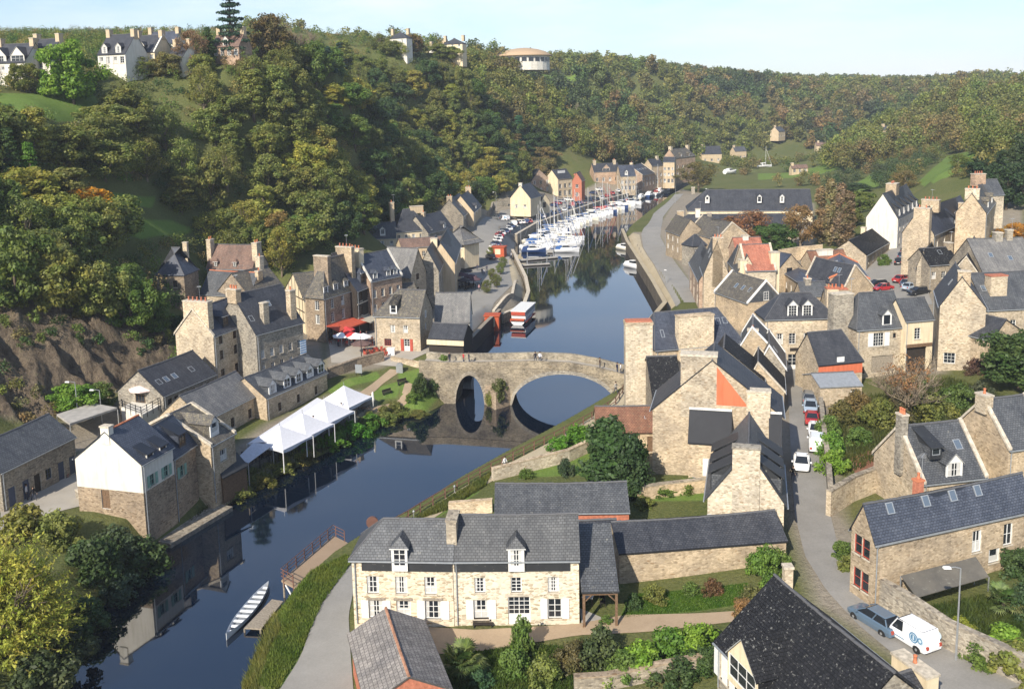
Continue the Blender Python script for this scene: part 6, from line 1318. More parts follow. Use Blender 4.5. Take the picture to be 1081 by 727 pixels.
wallstrip('stone_wall', 'short garden wall behind the barn beside the conifer hedge', gpts([(474,545),(520,541)]), 1.4, .5, 's_cream', 's_warm')
wallstrip('stone_wall', 'crumbling garden wall below the rough stone block', gpts([(672,530),(700,524),(745,520)]), 1.5, .45, 's_warm', 's_grey')
wallstrip('stone_wall', 'low retaining wall beside the harbour road under the wood', gpts([(502,232),(520,222),(536,218)]), 2.0, .5, 's_grey', 's_grey')
wallstrip('stone_wall', 'old boundary wall between the warehouse trees and the blue roofs', gpts([(822,278),(845,274),(868,272)]), 3.2, .5, 's_warm', 's_warm')
wallstrip('stone_wall', 'roadside wall on the right of the street below the lean-to', gpts([(866,432),(870,470),(874,500),(877,540)]), 1.6, .45, 's_grey', 's_grey')
wallstrip('stone_wall', 'low parapet wall of the terrace in front of the white house', gpts([(82,526),(104,540),(132,545)]), 1.0, .4, 's_grey')
# terrace of the white house and ledge along its foot
q = [at(100,531,3.3), at(150,538,3.3), at(152,548,3.3), at(98,541,3.3)]
mb = MB(); mb.prism([(p[0], p[1]) for p in q], -.5, 3.3, MT['s_brown']); mb.prism([(q[0][0]-.1, q[0][1]+.1), (q[1][0]+.1, q[1][1]+.1), (q[2][0]+.1, q[2][1]-.1), (q[3][0]-.1, q[3][1]-.1)], 3.3, 3.42, MT['cobble']); tag(mb.build('stone_terrace'), 'pale paved terrace slab in front of the white house', 'terrace', kind='thing')
a, b = at(172,572,.5), at(238,533,.5); d = (b-a)[:2]/np.linalg.norm((b-a)[:2]); n_ = np.array([d[1], -d[0]])
mb = MB(); mb.prism([tuple(a[:2]-n_*1.5), tuple(b[:2]-n_*1.5), tuple(b[:2]+n_*1.0), tuple(a[:2]+n_*1.0)], -1.5, .5, MT['s_grey']); tag(mb.build('stone_ledge'), 'stone ledge along the foot of the riverside houses', 'ledge', kind='thing')
def railing(name, label, pts, h=1.05, rails=(.35, .7, 1.05), sp=2.0, mat='rust', r=.035, cat='railing', infill=None):
    P = [np.array(p, float) for p in pts]; o = P[0].copy(); seg = [np.linalg.norm(b-a) for a, b in zip(P, P[1:])]; S = np.r_[0, np.cumsum(seg)]
    e = empty(name, o, 0, label, cat); e['kind'] = 'thing'
    for z in rails: MB().tube([tuple(p-o+np.array([0, 0, z])) for p in P], r, MT[mat], 5).build('rail', None, e)
    pm = cached(('post', mat, r, h), lambda: MB().box(-r*1.2, r*1.2, -r*1.2, r*1.2, -.6, h+.03, MT[mat]).mesh('post'))
    for s in np.linspace(0, S[-1], max(2, int(S[-1]/sp)+1)):
        q = np.array([np.interp(s, S, [p[k] for p in P]) for k in range(3)])-o; link('post', pm, e, q)
    if infill:
        mb = MB()
        for a, b in zip(P, P[1:]):
            a_, b_ = a-o, b-o; mb.face([tuple(a_+(0, 0, .1)), tuple(b_+(0, 0, .1)), tuple(b_+(0, 0, h-.06)), tuple(a_+(0, 0, h-.06))], MT[infill])
        mb.build('panel', None, e)
    return e
railing('railing', 'long rusty railing along the towpath up to the bridge', gpts([(418,557),(445,542),(478,521),(520,498),(575,470),(620,447),(650,428),(661,411)], 2.0), rails=(.5, 1.05), r=.055)
# wooden terrace with rail and legs
q = [at(297,612,1.6), at(352,565,1.6), at(372,575,1.6), at(314,621,1.6)]; c0 = q[0].copy(); dk = empty('wooden_terrace', c0, 0, 'wooden river terrace with a rusty rail beside the pale row house', 'terrace'); dk['kind'] = 'thing'
MB().prism([tuple((p-c0)[:2]) for p in q], -.18, 0, MT['deckw']).build('deck', None, dk)
for p in (q[0]*.93+q[3]*.07, q[0]*.6+q[1]*.4, q[1]*.95+q[0]*.05): MB().tube([tuple(p-c0+(0.1, 0, -3)), tuple(p-c0+(.1, 0, -.18))], .09, MT['wood_g'], 6).build('leg', None, dk)
MB().tube([tuple(q[0]-c0+(.2, .1, -.25)), tuple(q[3]-c0+(-.2, 0, -1.4))], .07, MT['wpaint'], 5).build('brace', None, dk)
pp = [q[3]*.75+q[0]*.25, q[0], q[0]*.5+q[1]*.5, q[1], q[2]*.6+q[1]*.4]
railing('railing', 'rusty rail round the wooden river terrace', pp, rails=(.4, .75, 1.1), sp=1.4)
# jetty and long white rowing boat
q = [at(258,662,.45), at(287,632,.45), at(299,634,.45), at(276,663,.45)]; c0 = q[0].copy(); jt = empty('jetty', c0, 0, 'small plank jetty beside the long white rowing boat', 'jetty'); jt['kind'] = 'thing'
MB().prism([tuple((p-c0)[:2]) for p in q], -.14, 0, MT['wood_g']).build('deck', None, jt)
for p in q: MB().tube([tuple((p-c0)*.94+(0, 0, -2)), tuple((p-c0)*.94+(0, 0, -.1))], .08, MT['wood_g'], 6).build('post', None, jt)
def hull(L, B, D, sheer=.25, n=14, stern=.7, m=6, fine=1.6):
    """lofted boat hull, bow at +x; returns rings of (x,y,z), keel at -draft"""
    R = []
    for i in range(n+1):
        t = i/n; x = -L/2+L*t; w = B/2*(stern+(1-stern)*min(1, t/.4)**.7 if t < .4 else (1-((t-.4)/.6)**fine)); w = max(w, .015); zt = D+sheer*(2*t-.8)**2*max(0, t)
        ring = []
        for k in range(m+1):
            s = k/m; y = w*math.sin(s*math.pi/2)**.75; z = -.25*D+(zt+.25*D)*(1-math.cos(s*math.pi/2))**.8*1.0 if k else -.25*D
            ring.append((x, y, z))
        R.append(ring)
    return R
def hull_mb(mb, R, mat, inner=None, deck=True, deckmat=None, dz=-.08):
    n = len(R)
    for a, b in zip(R, R[1:]):
        for k in range(len(a)-1):
            mb.face([a[k], b[k], b[k+1], a[k+1]][::-1], mat); f = [(p[0], -p[1], p[2]) for p in (a[k], b[k], b[k+1], a[k+1])]; mb.face(f, mat)
        if deck: 
            p, q = a[-1], b[-1]; mb.face([(p[0], -p[1], p[2]+dz), (q[0], -q[1], q[2]+dz), (q[0], q[1], q[2]+dz), (p[0], p[1], p[2]+dz)], deckmat or mat)
    t = R[0]; mb.face([(p[0], p[1], p[2]) for p in t]+[(p[0], -p[1], p[2]) for p in t[::-1]], mat)
b0, b1 = at(239,673,.2), at(284,617,.2); Lb = np.linalg.norm(b1-b0); rb = empty('rowing_boat', (b0+b1)/2*np.array([1, 1, 0]), math.atan2(b1[1]-b0[1], b1[0]-b0[0]), 'long slim white rowing boat with many thwarts moored at the jetty', 'boat'); rb['kind'] = 'thing'
R = []
for i in range(21):
    t = -1+2*i/20; w = .62*(1-abs(t)**2.3)+.02; zt = .42+.2*t*t; R.append([(t*Lb/2, 0, -.15), (t*Lb/2, w*.75, .02), (t*Lb/2, w, zt)])
m_w = flat('white_gelcoat', (.74, .75, .76), .4, .4, 0, .06); mb = MB(); hull_mb(mb, R, m_w, deck=False); mb.build('hull', None, rb)
mb = MB()
for a, b in zip(R, R[1:]): mb.face([(a[2][0], -a[2][1]*.92, .1), (b[2][0], -b[2][1]*.92, .1), (b[2][0], b[2][1]*.92, .1), (a[2][0], a[2][1]*.92, .1)], flat('boat_floor', (.25, .26, .28), .7) if False else MT['zinc'])
mb.build('floor', None, rb)
for i in range(10):
    t = -.82+1.64*i/9; w = .6*(1-abs(t)**2.3); MB().box(t*Lb/2-.16, t*Lb/2+.16, -w, w, .30, .36, m_w).build('seat', None, rb)
# --- marquee tents
fabric = flat('marquee_fabric', (.62, .62, .65), .8, .2, 0, .05)
def tent(px, py, w, label, pz=5.8, ez=3.8, ang=None, dz=0, col=fabric, wall_=0):
    P = at(px, py, pz); g = gz1(P[0], P[1]); g = max(g, 1.4); e = empty('marquee_tent', (P[0], P[1], g), rad(63) if ang is None else ang, label, 'tent', None); e['kind'] = 'thing'
    mb = MB(); n = 7; E = ez-g; Hh = pz-g
    prev = None
    for k in range(n+1):
        t = k/n; r = w/2*(1-t)+.06*t; z = E+(Hh-E)*(t**1.25*.9+.1*t)
        ring = [(-r, -r, z), (r, -r, z), (r, r, z), (-r, r, z)]
        if prev:
            for i in range(4): j = (i+1) % 4; mb.face([prev[i], prev[j], ring[j], ring[i]], col)
        prev = ring
    b = w/2
    for i, (x0, y0, x1, y1) in enumerate(((-b, -b, b, -b), (b, -b, b, b), (b, b, -b, b), (-b, b, -b, -b))):
        for s in range(8):
            xa, ya = x0+(x1-x0)*s/8, y0+(y1-y0)*s/8; xb, yb = x0+(x1-x0)*(s+1)/8, y0+(y1-y0)*(s+1)/8; sc_ = .35+.12*math.sin(s*.8); mb.face([(xa, ya, E-sc_), (xb, yb, E-.35-.12*math.sin((s+1)*.8)), (xb, yb, E+.01), (xa, ya, E+.01)], col)
    mb.build('canopy', None, e)
    for x, y in ((-b, -b), (b, -b), (b, b), (-b, b)): MB().tube([(x, y, -.5), (x, y, E)], .06, MT['wpaint'], 6).build('pole', None, e)
    MB().tube([(0, 0, Hh-.1), (0, 0, Hh+.5)], .03, MT['steel'], 5).build('finial', None, e); return e
tent(363, 407, 5.6, 'largest white marquee tent with a pole finial nearest the small garden')
tent(342, 422, 5.6, 'second white marquee tent from the small garden'); tent(319, 436, 5.6, 'third white marquee tent from the small garden', 5.7)
tent(295, 449, 5.6, 'white marquee tent at the shed end of the row', 5.6)
P0, P1 = at(245,474,5.3), at(275,462,5.3)
def sheetroof(name, label, pxs, z, mat, cat, th=.06, legs=True, zs=None):
    Q = [np.array(at(p[0], p[1], (zs[i] if zs else z))) for i, p in enumerate(pxs)]; o = Q[0].copy(); o[2] = gz1(o[0], o[1]); e = empty(name, o, 0, label, cat); e['kind'] = 'thing'
    mb = MB(); lo_ = [tuple(q-o) for q in Q]; hi_ = [tuple(q-o+(0, 0, th)) for q in Q]
    mb.hexa(lo_+hi_, mat); mb.build('canopy', None, e)
    if legs:
        for q in Q: MB().tube([tuple(q-o-(0, 0, q[2]-gz1(q[0], q[1])+.4)), tuple(q-o)], .055, MT['steel'], 5).build('pole', None, e)
    return e
sheetroof('awning', 'shaded grey canvas awning at the shed end of the marquee', [(250,484),(262,489),(288,470),(268,467)], 0, flat('shaded_canvas', (.45, .47, .52), .85), 'awning', zs=[3.9,3.6,3.9,4.2])  # shade on this canvas is put into its darker grey
sheetroof('awning', 'long pale canvas strip between the marquee tents and the stone wing', [(262,468),(285,466),(347,425),(335,420)], 4.2, fabric, 'awning')
railing('railing', 'glass panelled terrace railing in front of the marquee', [(p[0], p[1], 1.5) for p in dens([at(*p, 1.5)[:2] for p in [(254,505),(303,480),(353,455),(392,434)]], 2.0)], rails=(1.05,), sp=1.6, mat='iron', infill='cglass')
tag(sheetroof('garden_shed', 'brown timber shed roofed with slate beside the gable-end house', [(228,491),(235,506),(262,492),(250,478)], 0, MT['slate'], 'shed', .12, False, zs=[4.6,3.5,3.6,4.7]), kind='thing')
e = [o for o in bpy.data.objects if o.name.startswith('garden_shed')][0]; Q = [np.array(at(*p, z)) for p, z in zip([(229,493),(235,506),(260,493),(250,480)], (4.4, 3.4, 3.4, 4.4))]
mb = MB(); o_ = np.array(e.location); mb.hexa([tuple(np.array([q[0], q[1], .6])-o_) for q in Q]+[tuple(q-o_-(0, 0, .05)) for q in Q], MT['wood']); mb.build('wall', None, e)
# terrace tables under the marquee
tb = MB(); tb.lathe([(.04, 0), (.04, .7)], MT['iron'], 6); tb.lathe([(.42, .70), (.42, .74)], MT['wood'], 12); TBL = tb.mesh('bistro_table')
ch = MB(); ch.box(-.2, .2, -.2, .2, .42, .46, MT['wood_k']); ch.box(-.2, .2, .17, .2, .46, .9, MT['wood_k'])
for sx in (-.18, .18):
    for sy in (-.18, .18): ch.box(sx-.02, sx+.02, sy-.02, sy+.02, 0, .42, MT['wood_k'])
CHR = ch.mesh('chair')
CHR_R = bpy.data.meshes.new_from_object(bpy.data.objects.new('tmp', CHR)); CHR_R.materials[0] = MT['redp']
def cafe(px, py, lab_t, lab_c, gt, gc, red=False, n=2):
    P = ground(px, py); t = link('bistro_table', TBL, loc=(P[0], P[1], P[2]+.05)); tag(t, lab_t, 'table', gt, 'thing'); a0 = random.random()*6
    for k in range(n):
        a = a0+k*2*math.pi/n; c = link('chair', CHR_R if red else CHR, loc=(P[0]+.75*math.cos(a), P[1]+.75*math.sin(a), gz1(P[0], P[1])+.05), rz=a-math.pi/2); tag(c, lab_c, 'chair', gc, 'thing')
random.seed(3)
for i in range(20):
    t = i/19; x = 262+118*t+random.uniform(-4, 4); y = 489-58*t+random.uniform(-5, 6); cafe(x, y, 'small bistro table in the shade under the marquee', 'dark chair at a table under the marquee', 'tables under the marquee', 'chairs under the marquee')
for i in range(12): cafe(352+random.uniform(0, 42), 358+random.uniform(0, 9), 'bistro table below the red restaurant awning', 'red chair below the red restaurant awning', 'tables by the red awning', 'red chairs by the red awning', True)
for i in range(9): cafe(388+i*2.6, 374+random.uniform(-1.2, 2), 'bistro table in the red row on the market square', 'red chair in the red row on the market square', 'tables in the red row', 'red chairs in the red row', True, 3)
for i in range(12): cafe(486+random.uniform(0, 19), 303+random.uniform(-3, 6), 'bistro table on the harbour street terrace', 'dark chair on the harbour street terrace', 'tables on the harbour street', 'chairs on the harbour street')
def parasol(px, py, r, h, col, label, group=None, closed=False, loc=None):
    P = ground(px, py) if loc is None else loc; e = empty('parasol', P, random.random(), label, 'parasol', group); e['kind'] = 'thing'
    MB().tube([(0, 0, 0), (0, 0, h)], .04, MT['wpaint'], 5).build('pole', None, e)
    mb = MB()
    if closed: mb.lathe([(.12, h-1.6), (.22, h-1.2), (.12, h-.1)], MT['canvas'], 8)
    else:
        n = 8
        for k in range(n):
            a, b = 2*math.pi*k/n, 2*math.pi*(k+1)/n; A_, B_ = (r*math.cos(a), r*math.sin(a)), (r*math.cos(b), r*math.sin(b)); mb.face([(0, 0, h), (A_[0], A_[1], h-.55), (B_[0], B_[1], h-.55)], MT['canvas']); mb.face([(A_[0], A_[1], h-.72), (B_[0], B_[1], h-.72), (B_[0], B_[1], h-.55), (A_[0], A_[1], h-.55)], MT['canvas'])
    c = mb.build('canopy', None, e); c.color = (*col, 1); return e
parasol(361,366,1.5,2.5,(.75,.75,.75),'white parasol left of the red pair on the square'); parasol(368,365,1.5,2.6,(.6,.05,.05),'red parasol between white ones below the awning'); parasol(376,366.5,1.6,2.5,(.78,.78,.78),'white parasol in the middle of the square terrace'); parasol(384,367,1.5,2.5,(.74,.74,.74),'white parasol beside the red row of tables'); parasol(366,360,1.5,2.6,(.55,.06,.06),'red parasol nearest the red awning'); parasol(350,357,1.4,2.4,(.5,.45,.45),'grey parasol at the left end of the restaurant terrace'); parasol(382,374,1.7,2.4,(.14,.09,.08),'dark parasol in front of the retaining wall')
parasol(151,440,1.7,2.4,(.8,.62,.58),'pale pink parasol on the raised terrace of the skylight house',loc=at(151,424,6.0)); parasol(394,432,.5,2.6,(.75,.72,.66),'folded cream parasol at the garden end of the marquee',closed=True)
for i, (x, y) in enumerate(((487,299),(492,295),(497,301),(490,305),(501,304))): parasol(x, y, 1.6, 2.6, (.05,.045,.05) if i % 2 else (.10,.06,.07), 'dark parasol on the harbour street terrace', 'dark parasols on the harbour street')
wb = MB(); wb.box(-.6, .6, -.5, .5, 0, 1.1, MT['wpaint']); wb.box(-.65, .65, -.55, .55, 1.1, 1.18, MT['wpaint']); tag(wb.build('serving_counter', loc=ground(413,375)+np.array([0, 0, .05])), 'white box-shaped counter outside the square stone house', 'counter', kind='thing')
# raised white terrace of the skylight house
q = [at(126,441,4.0), at(150,452,4.0), at(172,449,4.0), at(168,424,6.0)]
ta, tb_, tc_ = at(128,430,6.0), at(150,438,6.0), at(173,425,6.0)
pl = [ta[:2], tb_[:2], tc_[:2], ta[:2]+tc_[:2]-tb_[:2]]; c0 = np.array([*pl[1], 0]); te = empty('raised_terrace', c0, 0, 'raised terrace with white walls in front of the skylight house', 'terrace'); te['kind'] = 'thing'
MB().prism([tuple(p-c0[:2]) for p in pl], 2, 6.0, MT['white']).build('wall', None, te)
railing('railing', 'dark rail round the raised white terrace', [(*p, 6.0) for p in (pl[3]*.05+pl[0]*.95, pl[0], pl[1], pl[2])], rails=(.3, .6, 1.0), sp=1.2, mat='iron')
sheetroof('open_shed', 'flat weathered roof of an open shed between cliff and long low house', [(60,439),(74,449),(124,432),(98,427)], 6.3, MT['concrete'], 'shed', .25)
# street lamps
def lamp(px, py, label, h=6.5, col='steel', arm=.8, ang=0.0, loc=None):
    P = ground(px, py) if loc is None else loc; e = empty('street_lamp', P, ang, label, 'street lamp'); e['kind'] = 'thing'
    MB().tube([(0, 0, -.3), (0, 0, 1), (0, 0, h)], [.10, .075, .05], MT[col], 7).build('post', None, e)
    mb = MB(); mb.tube([(0, 0, h), (-arm*.5, 0, h+.12), (-arm, 0, h+.1)], .035, MT[col], 5); mb.build('arm', None, e)
    MB().hexa([(-arm-.45, -.14, h+.04), (-arm+.1, -.14, h+.02), (-arm+.1, .14, h+.02), (-arm-.45, .14, h+.04), (-arm-.4, -.1, h+.18), (-arm+.05, -.08, h+.16), (-arm+.05, .08, h+.16), (-arm-.4, .1, h+.18)], MT['wpaint']).build('lamp_head', None, e)
    return e
lamp(1009,697,'tall grey street lamp beside the white van and lane wall',7.0); lamp(550,262,'slim street lamp at the near end of the marina',7); lamp(524,223,'street lamp by the retaining wall under the wood',7); lamp(748,222,'white lamp column behind the olive tree at the quay',8); lamp(713,215,'pale lamp post at the far end of the promenade',7)
lamp(83,447,'slim lamp post beside the open shed',5.5); lamp(108,448,'second lamp post by the open shed',4.6); lamp(382,383,'dark lamp post on the curved retaining wall',4.2,'iron',.4); lamp(704,300,'white globe lamp beside the promenade edge',3.2,'steel',.2)
for x, y, l in ((437,549,'short pale bollard light at the start of the towpath railing'),(480,522,'short pale bollard light halfway along the towpath railing')):
    MB_ = MB(); MB_.lathe([(.06, -.2), (.05, .8), (.12, .85), (.13, 1.0), (.04, 1.1)], MT['steel'], 10); tag(MB_.build('bollard_light', loc=ground(x, y)), l, 'bollard light', kind='thing')
# kiosks and tour boat
def kiosk(px, py, w, d, h, label, ang, mat='redp', g=None):
    P = ground(px, py); e = empty('kiosk', P, ang, label, 'kiosk'); e['kind'] = 'thing'
    MB().box(-w/2, w/2, -d/2, d/2, -.3, h, MT[mat]).build('wall', None, e); MB().box(-w/2-.2, w/2+.2, -d/2-.2, d/2+.2, h, h+.18, MT[mat]).build('roof', None, e)
    MB().box(-w*.22, w*.22, -d/2-.06, -d/2-.01, .9, h-.4, MT['cream']).build('hatch', None, e); return e
MT['rkiosk'] = flat('orange_red_paint', (.42, .085, .035), .6, .3, 0, .1)
kiosk(520,348,2.8,2.4,3.0,'orange-red ticket kiosk beside the tour boat landing',-.1,'rkiosk'); kiosk(527,271,3.6,3.0,2.8,'orange-red hut on the quay beside the first pontoon',-.25,'rkiosk')
b0, b1 = at(540,349,0), at(566,325,0); u_ = (b1-b0)[:2]; Lb = np.linalg.norm(u_)*1.02; tbt = empty('tour_boat', ((b0+b1)/2)*np.array([1, 1, 0]), math.atan2(u_[1], u_[0]), 'red and white tour boat with a flat white roof at the wharf', 'boat'); tbt['kind'] = 'thing'
Lb = 11.5; wd_ = 3.4
mb = MB(); hull_mb(mb, hull(Lb, wd_, 1.0, .2, 14, .85), flat('hull_white', (.7, .7, .72), .4), deckmat=MT['zinc']); mb.build('hull', None, tbt)
MB().box(-Lb*.46, Lb*.28, -wd_/2-.02, wd_/2+.02, .50, .60, MT['redp']).build('rubbing_strake', None, tbt)
mb = MB(); x0, x1, yy = -Lb*.43, Lb*.30, wd_/2-.25; mb.box(x0, x1, -yy, yy, 1.0, 1.7, MT['wpaint']); mb.box(x0, x1, -yy+.05, yy-.05, 1.7, 2.6, MT['glass'])
for k in range(10): x = x0+(x1-x0)*k/9; mb.box(x-.06, x+.06, -yy, yy, 1.7, 2.6, MT['wpaint'])
mb.build('cabin', None, tbt); MB().box(x0-.3, x1+.3, -yy-.15, yy+.15, 2.6, 2.78, MT['wpaint']).build('roof', None, tbt); MB().box(x0-.35, x0-.1, -yy, yy, 1.9, 2.6, MT['redp']).build('name_board', None, tbt); MB().box(x0-1.3, x0-.35, -yy, yy, 1.0, 1.25, MT['rkiosk']).build('gangway', None, tbt)
# ================================================================ BOATS, CARS, PEOPLE
def boat_group(e, c): 
    for k in e.children: k.color = (*c, 1)
def sailboat_proto():
    e = empty('sailboat', (0, 0, 0)); L = 9.5
    mb = MB(); hull_mb(mb, hull(L, 3.1, 1.05, .3, 14, .72), MT['gel'], deckmat=MT['wpaint']); mb.build('hull', None, e)
    mb = MB(); mb.hexa([(-1.6, -.85, .9), (2.2, -.6, .95), (2.2, .6, .95), (-1.6, .85, .9), (-1.5, -.7, 1.5), (1.6, -.45, 1.45), (1.6, .45, 1.45), (-1.5, .7, 1.5)], MT['wpaint']); mb.build('cabin', None, e)
    mb = MB(); mb.hexa([(-1.3, -.80, 1.12), (1.5, -.60, 1.14), (1.5, .60, 1.14), (-1.3, .80, 1.12), (-1.3, -.765, 1.34), (1.4, -.56, 1.32), (1.4, .56, 1.32), (-1.3, .765, 1.34)], MT['glass']); mb.build('cabin_window', None, e)
    mb = MB(); mb.box(-4.0, -1.9, -.85, .85, .95, 1.02, MT['zinc']); mb.build('cockpit', None, e)
    m_ = MB(); m_.tube([(.7, 0, .9), (.7, 0, 12.4)], [.085, .055], MT['wpaint'], 6); m_.tube([(.7, -.7, 6.6), (.7, .7, 6.6)], .025, MT['wpaint'], 4); mo = m_.build('mast', None, e)
    MB().tube([(.7, 0, 2.2), (-3.0, 0, 2.25)], .07, MT['wpaint'], 6).build('boom', None, mo)
    MB().tube([(.5, 0, 2.42), (-1.2, 0, 2.5), (-2.9, 0, 2.42)], [.2, .17, .1], MT['canvas'], 7).build('sail_cover', None, e)
    r_ = MB()
    for p in ((4.6, 0, 1.3), (-4.5, 0, 1.1), (.6, 1.45, 1.0), (.6, -1.45, 1.0)): r_.tube([p, (.7, 0, 12.2)], .014, MT['steel'], 3)
    r_.tube([(4.55, 0, 1.35), (1.1, 0, 10.6)], .06, MT['canvas'], 5); r_.build('rigging', None, mo)
    mb = MB(); mb.hexa([(-1.9, -.9, 1.4), (-1.2, -.8, 1.5), (-1.2, .8, 1.5), (-1.9, .9, 1.4), (-2.2, -.8, 2.0), (-1.5, -.65, 2.05), (-1.5, .65, 2.05), (-2.2, .8, 2.0)], MT['canvas']); mb.build('spray_hood', None, e); return e
def cruiser_proto():
    e = empty('motor_cruiser', (0, 0, 0)); L = 8.2
    mb = MB(); hull_mb(mb, hull(L, 3.0, 1.15, .35, 14, .88, fine=2.2), MT['gel'], deckmat=MT['wpaint']); mb.build('hull', None, e)
    mb = MB(); mb.hexa([(-2.2, -1.2, 1.0), (2.3, -.8, 1.1), (2.3, .8, 1.1), (-2.2, 1.2, 1.0), (-2.0, -1.1, 1.7), (1.3, -.7, 1.65), (1.3, .7, 1.65), (-2.0, 1.1, 1.7)], MT['wpaint']); mb.build('cabin', None, e)
    mb = MB(); mb.hexa([(-1.5, -1.05, 1.7), (1.0, -.75, 1.66), (1.0, .75, 1.66), (-1.5, 1.05, 1.7), (-1.4, -.9, 2.35), (.2, -.7, 2.35), (.2, .7, 2.35), (-1.4, .9, 2.35)], MT['glass']); mb.build('windscreen', None, e)
    mb = MB(); mb.box(-1.7, .3, -.95, .95, 2.35, 2.45, MT['wpaint']); mb.build('roof', None, e)
    mb = MB(); mb.hexa([(-3.9, -1.15, 1.1), (-1.6, -1.1, 1.2), (-1.6, 1.1, 1.2), (-3.9, 1.15, 1.1), (-3.6, -.95, 1.9), (-1.7, -.9, 2.3), (-1.7, .9, 2.3), (-3.6, .95, 1.9)], MT['canvas']); mb.build('cockpit_cover', None, e)
    mb = MB(); pts = [(0.6, 1.2, 1.75), (2.6, .95, 1.85), (4.0, 0, 2.0), (2.6, -.95, 1.85), (.6, -1.2, 1.75)]; mb.tube(pts, .02, MT['steel'], 4); mb.build('bow_rail', None, e); return e
SBP, CRP = sailboat_proto(), cruiser_proto(); random.seed(21)
BLUE, WHITE, CREAMC, DBLUE, REDC, GREENC = (.05, .12, .30), (.78, .78, .78), (.7, .66, .55), (.03, .06, .16), (.40, .05, .05), (.05, .16, .10)
def put(proto, x, y, rz, s, hullc, coverc, label, group=None, first=[0, 0], cat='boat'):
    i = 0 if proto is SBP else 1
    o = proto if first[i] == 0 else copy_tree(proto); first[i] = 1
    o.location = (x, y, -.02); o.rotation_euler = (0, 0, rz); o.scale = (s, s, s); tag(o, label, cat, group, 'thing')
    for c in o.children: c.color = (*coverc, 1) if c.name.split('.')[0] in ('sail_cover', 'cockpit_cover', 'spray_hood') else (*hullc, 1)
    for c in o.children:
        for g in c.children: g.color = (*coverc, 1)
    return o
QL = np.array([at(*p, 0)[:2] for p in [(541,270),(545,258),(565,245),(600,232),(640,218),(680,207),(705,199)]]); qs = np.r_[0, np.cumsum(np.linalg.norm(np.diff(QL, axis=0), axis=1))]
def along(s): return np.array([np.interp(s, qs, QL[:, k]) for k in (0, 1)])
s = 6.0; n = 0
while s < qs[-1]-12:
    p = along(s); d = along(s+3)-along(s-3); d /= np.linalg.norm(d); nn = np.array([d[1], -d[0]])
    for row, off in ((0, 6.6), (1, 15.5)):
        if row == 1 and (s > 34 or n % 3 == 2): continue
        if s > 150 and row == 0: off = 3.6
        q = p+nn*(off+random.uniform(-.8, .8)); kind = SBP if random.random() < (.62 if s < 150 else .25) else CRP; far_ = 'first' if s < 45 else 'middle' if s < 110 else 'far'
        hc = random.choice([WHITE, WHITE, WHITE, CREAMC, WHITE, DBLUE]); cc = random.choice([BLUE, BLUE, DBLUE, WHITE, CREAMC, REDC if s > 90 else BLUE])
        nm = {WHITE: 'white', CREAMC: 'cream', DBLUE: 'navy'}[hc]; cn = {BLUE: 'blue', DBLUE: 'navy', WHITE: 'white', CREAMC: 'cream', REDC: 'red'}[cc]
        an = math.atan2(nn[1], nn[0])+random.uniform(-.06, .06) if s < 150 else math.atan2(d[1], d[0])
        lab = '%s hulled %s with %s covers in the %s %s stretch of the marina' % (nm, 'sailing yacht' if kind is SBP else 'motor cruiser', cn, far_, 'inner' if row == 0 else 'outer')
        put(kind, q[0], q[1], an, random.uniform(.82, 1.15) if s < 150 else random.uniform(.9, 1.2), hc, cc, lab, lab[:60] + ' group')
    s += random.uniform(3.6, 4.6) if s < 150 else random.uniform(9, 11); n += 1
lt = {}
for o in bpy.data.objects:
    if o.get('category') == 'boat' and o.get('group'): lt.setdefault(o['label'], []).append(o)
for k, v in lt.items():
    for o in v:
        if len(v) == 1: del o['group']
        else: o['group'] = k.split(' in the ')[0] + 's, ' + ' '.join(k.split(' in the ')[1].split()[:2])
for (px, py, rz, sc_, pr, hc, cc, lab) in ((660,264,-1.0,.8,CRP,CREAMC,WHITE,'small cream motor cruiser moored alone at the right quay'),(670,283,-1.0,.85,CRP,WHITE,WHITE,'white motor cruiser moored in front of the cream one at the right quay'),(783,189,.3,1.3,CRP,DBLUE,DBLUE,'big navy blue boat laid up beyond the quay bend'),(771,193,.6,1.1,CRP,WHITE,WHITE,'white boat laid up beside the navy boat beyond the bend'),(807,181,.2,1.0,SBP,WHITE,WHITE,'white yacht with a tall mast ashore beyond the meadow'),(795,187,.2,1.0,CRP,WHITE,BLUE,'white boat with blue cover ashore beyond the bend')):
    P = at(px, py, 0); o = put(pr, P[0], P[1], rz, sc_, hc, cc, lab); o.location.z = max(-.02, gz1(P[0], P[1])+.3 if gz1(P[0], P[1]) > .5 else -.02)
# pontoons
def pontoon(a, b, label, w=1.6):
    d = b-a; L = np.linalg.norm(d); e = empty('pontoon', (*a, 0), math.atan2(d[1], d[0]), label, 'pontoon'); e['kind'] = 'thing'
    MB().box(0, L, -w/2, w/2, .25, .5, MT['concrete']).build('deck', None, e); MB().box(.1, L-.1, -w/2+.15, w/2-.15, -.35, .25, MT['wood_k']).build('float', None, e)
    for x in (L*.35, L*.95): MB().tube([(x, w/2+.2, -2), (x, w/2+.2, 2.3)], .14, MT['steel'], 7).build('pile', None, e)
a = at(542,275,.4)[:2]; pontoon(a, at(588,271,.4)[:2], 'grey landing pontoon at the near end of the marina'); pontoon(at(545,280,.4)[:2], at(580,278,.4)[:2], 'second short pontoon in front of the first yachts', 1.3)
d0, d1 = along(3), along(95); nn = np.array([(d1-d0)[1], -(d1-d0)[0]])/np.linalg.norm(d1-d0); pontoon(along(6)+nn*11.2, along(48)+nn*11.2, 'long floating walkway between the two rows of yachts', 1.8)
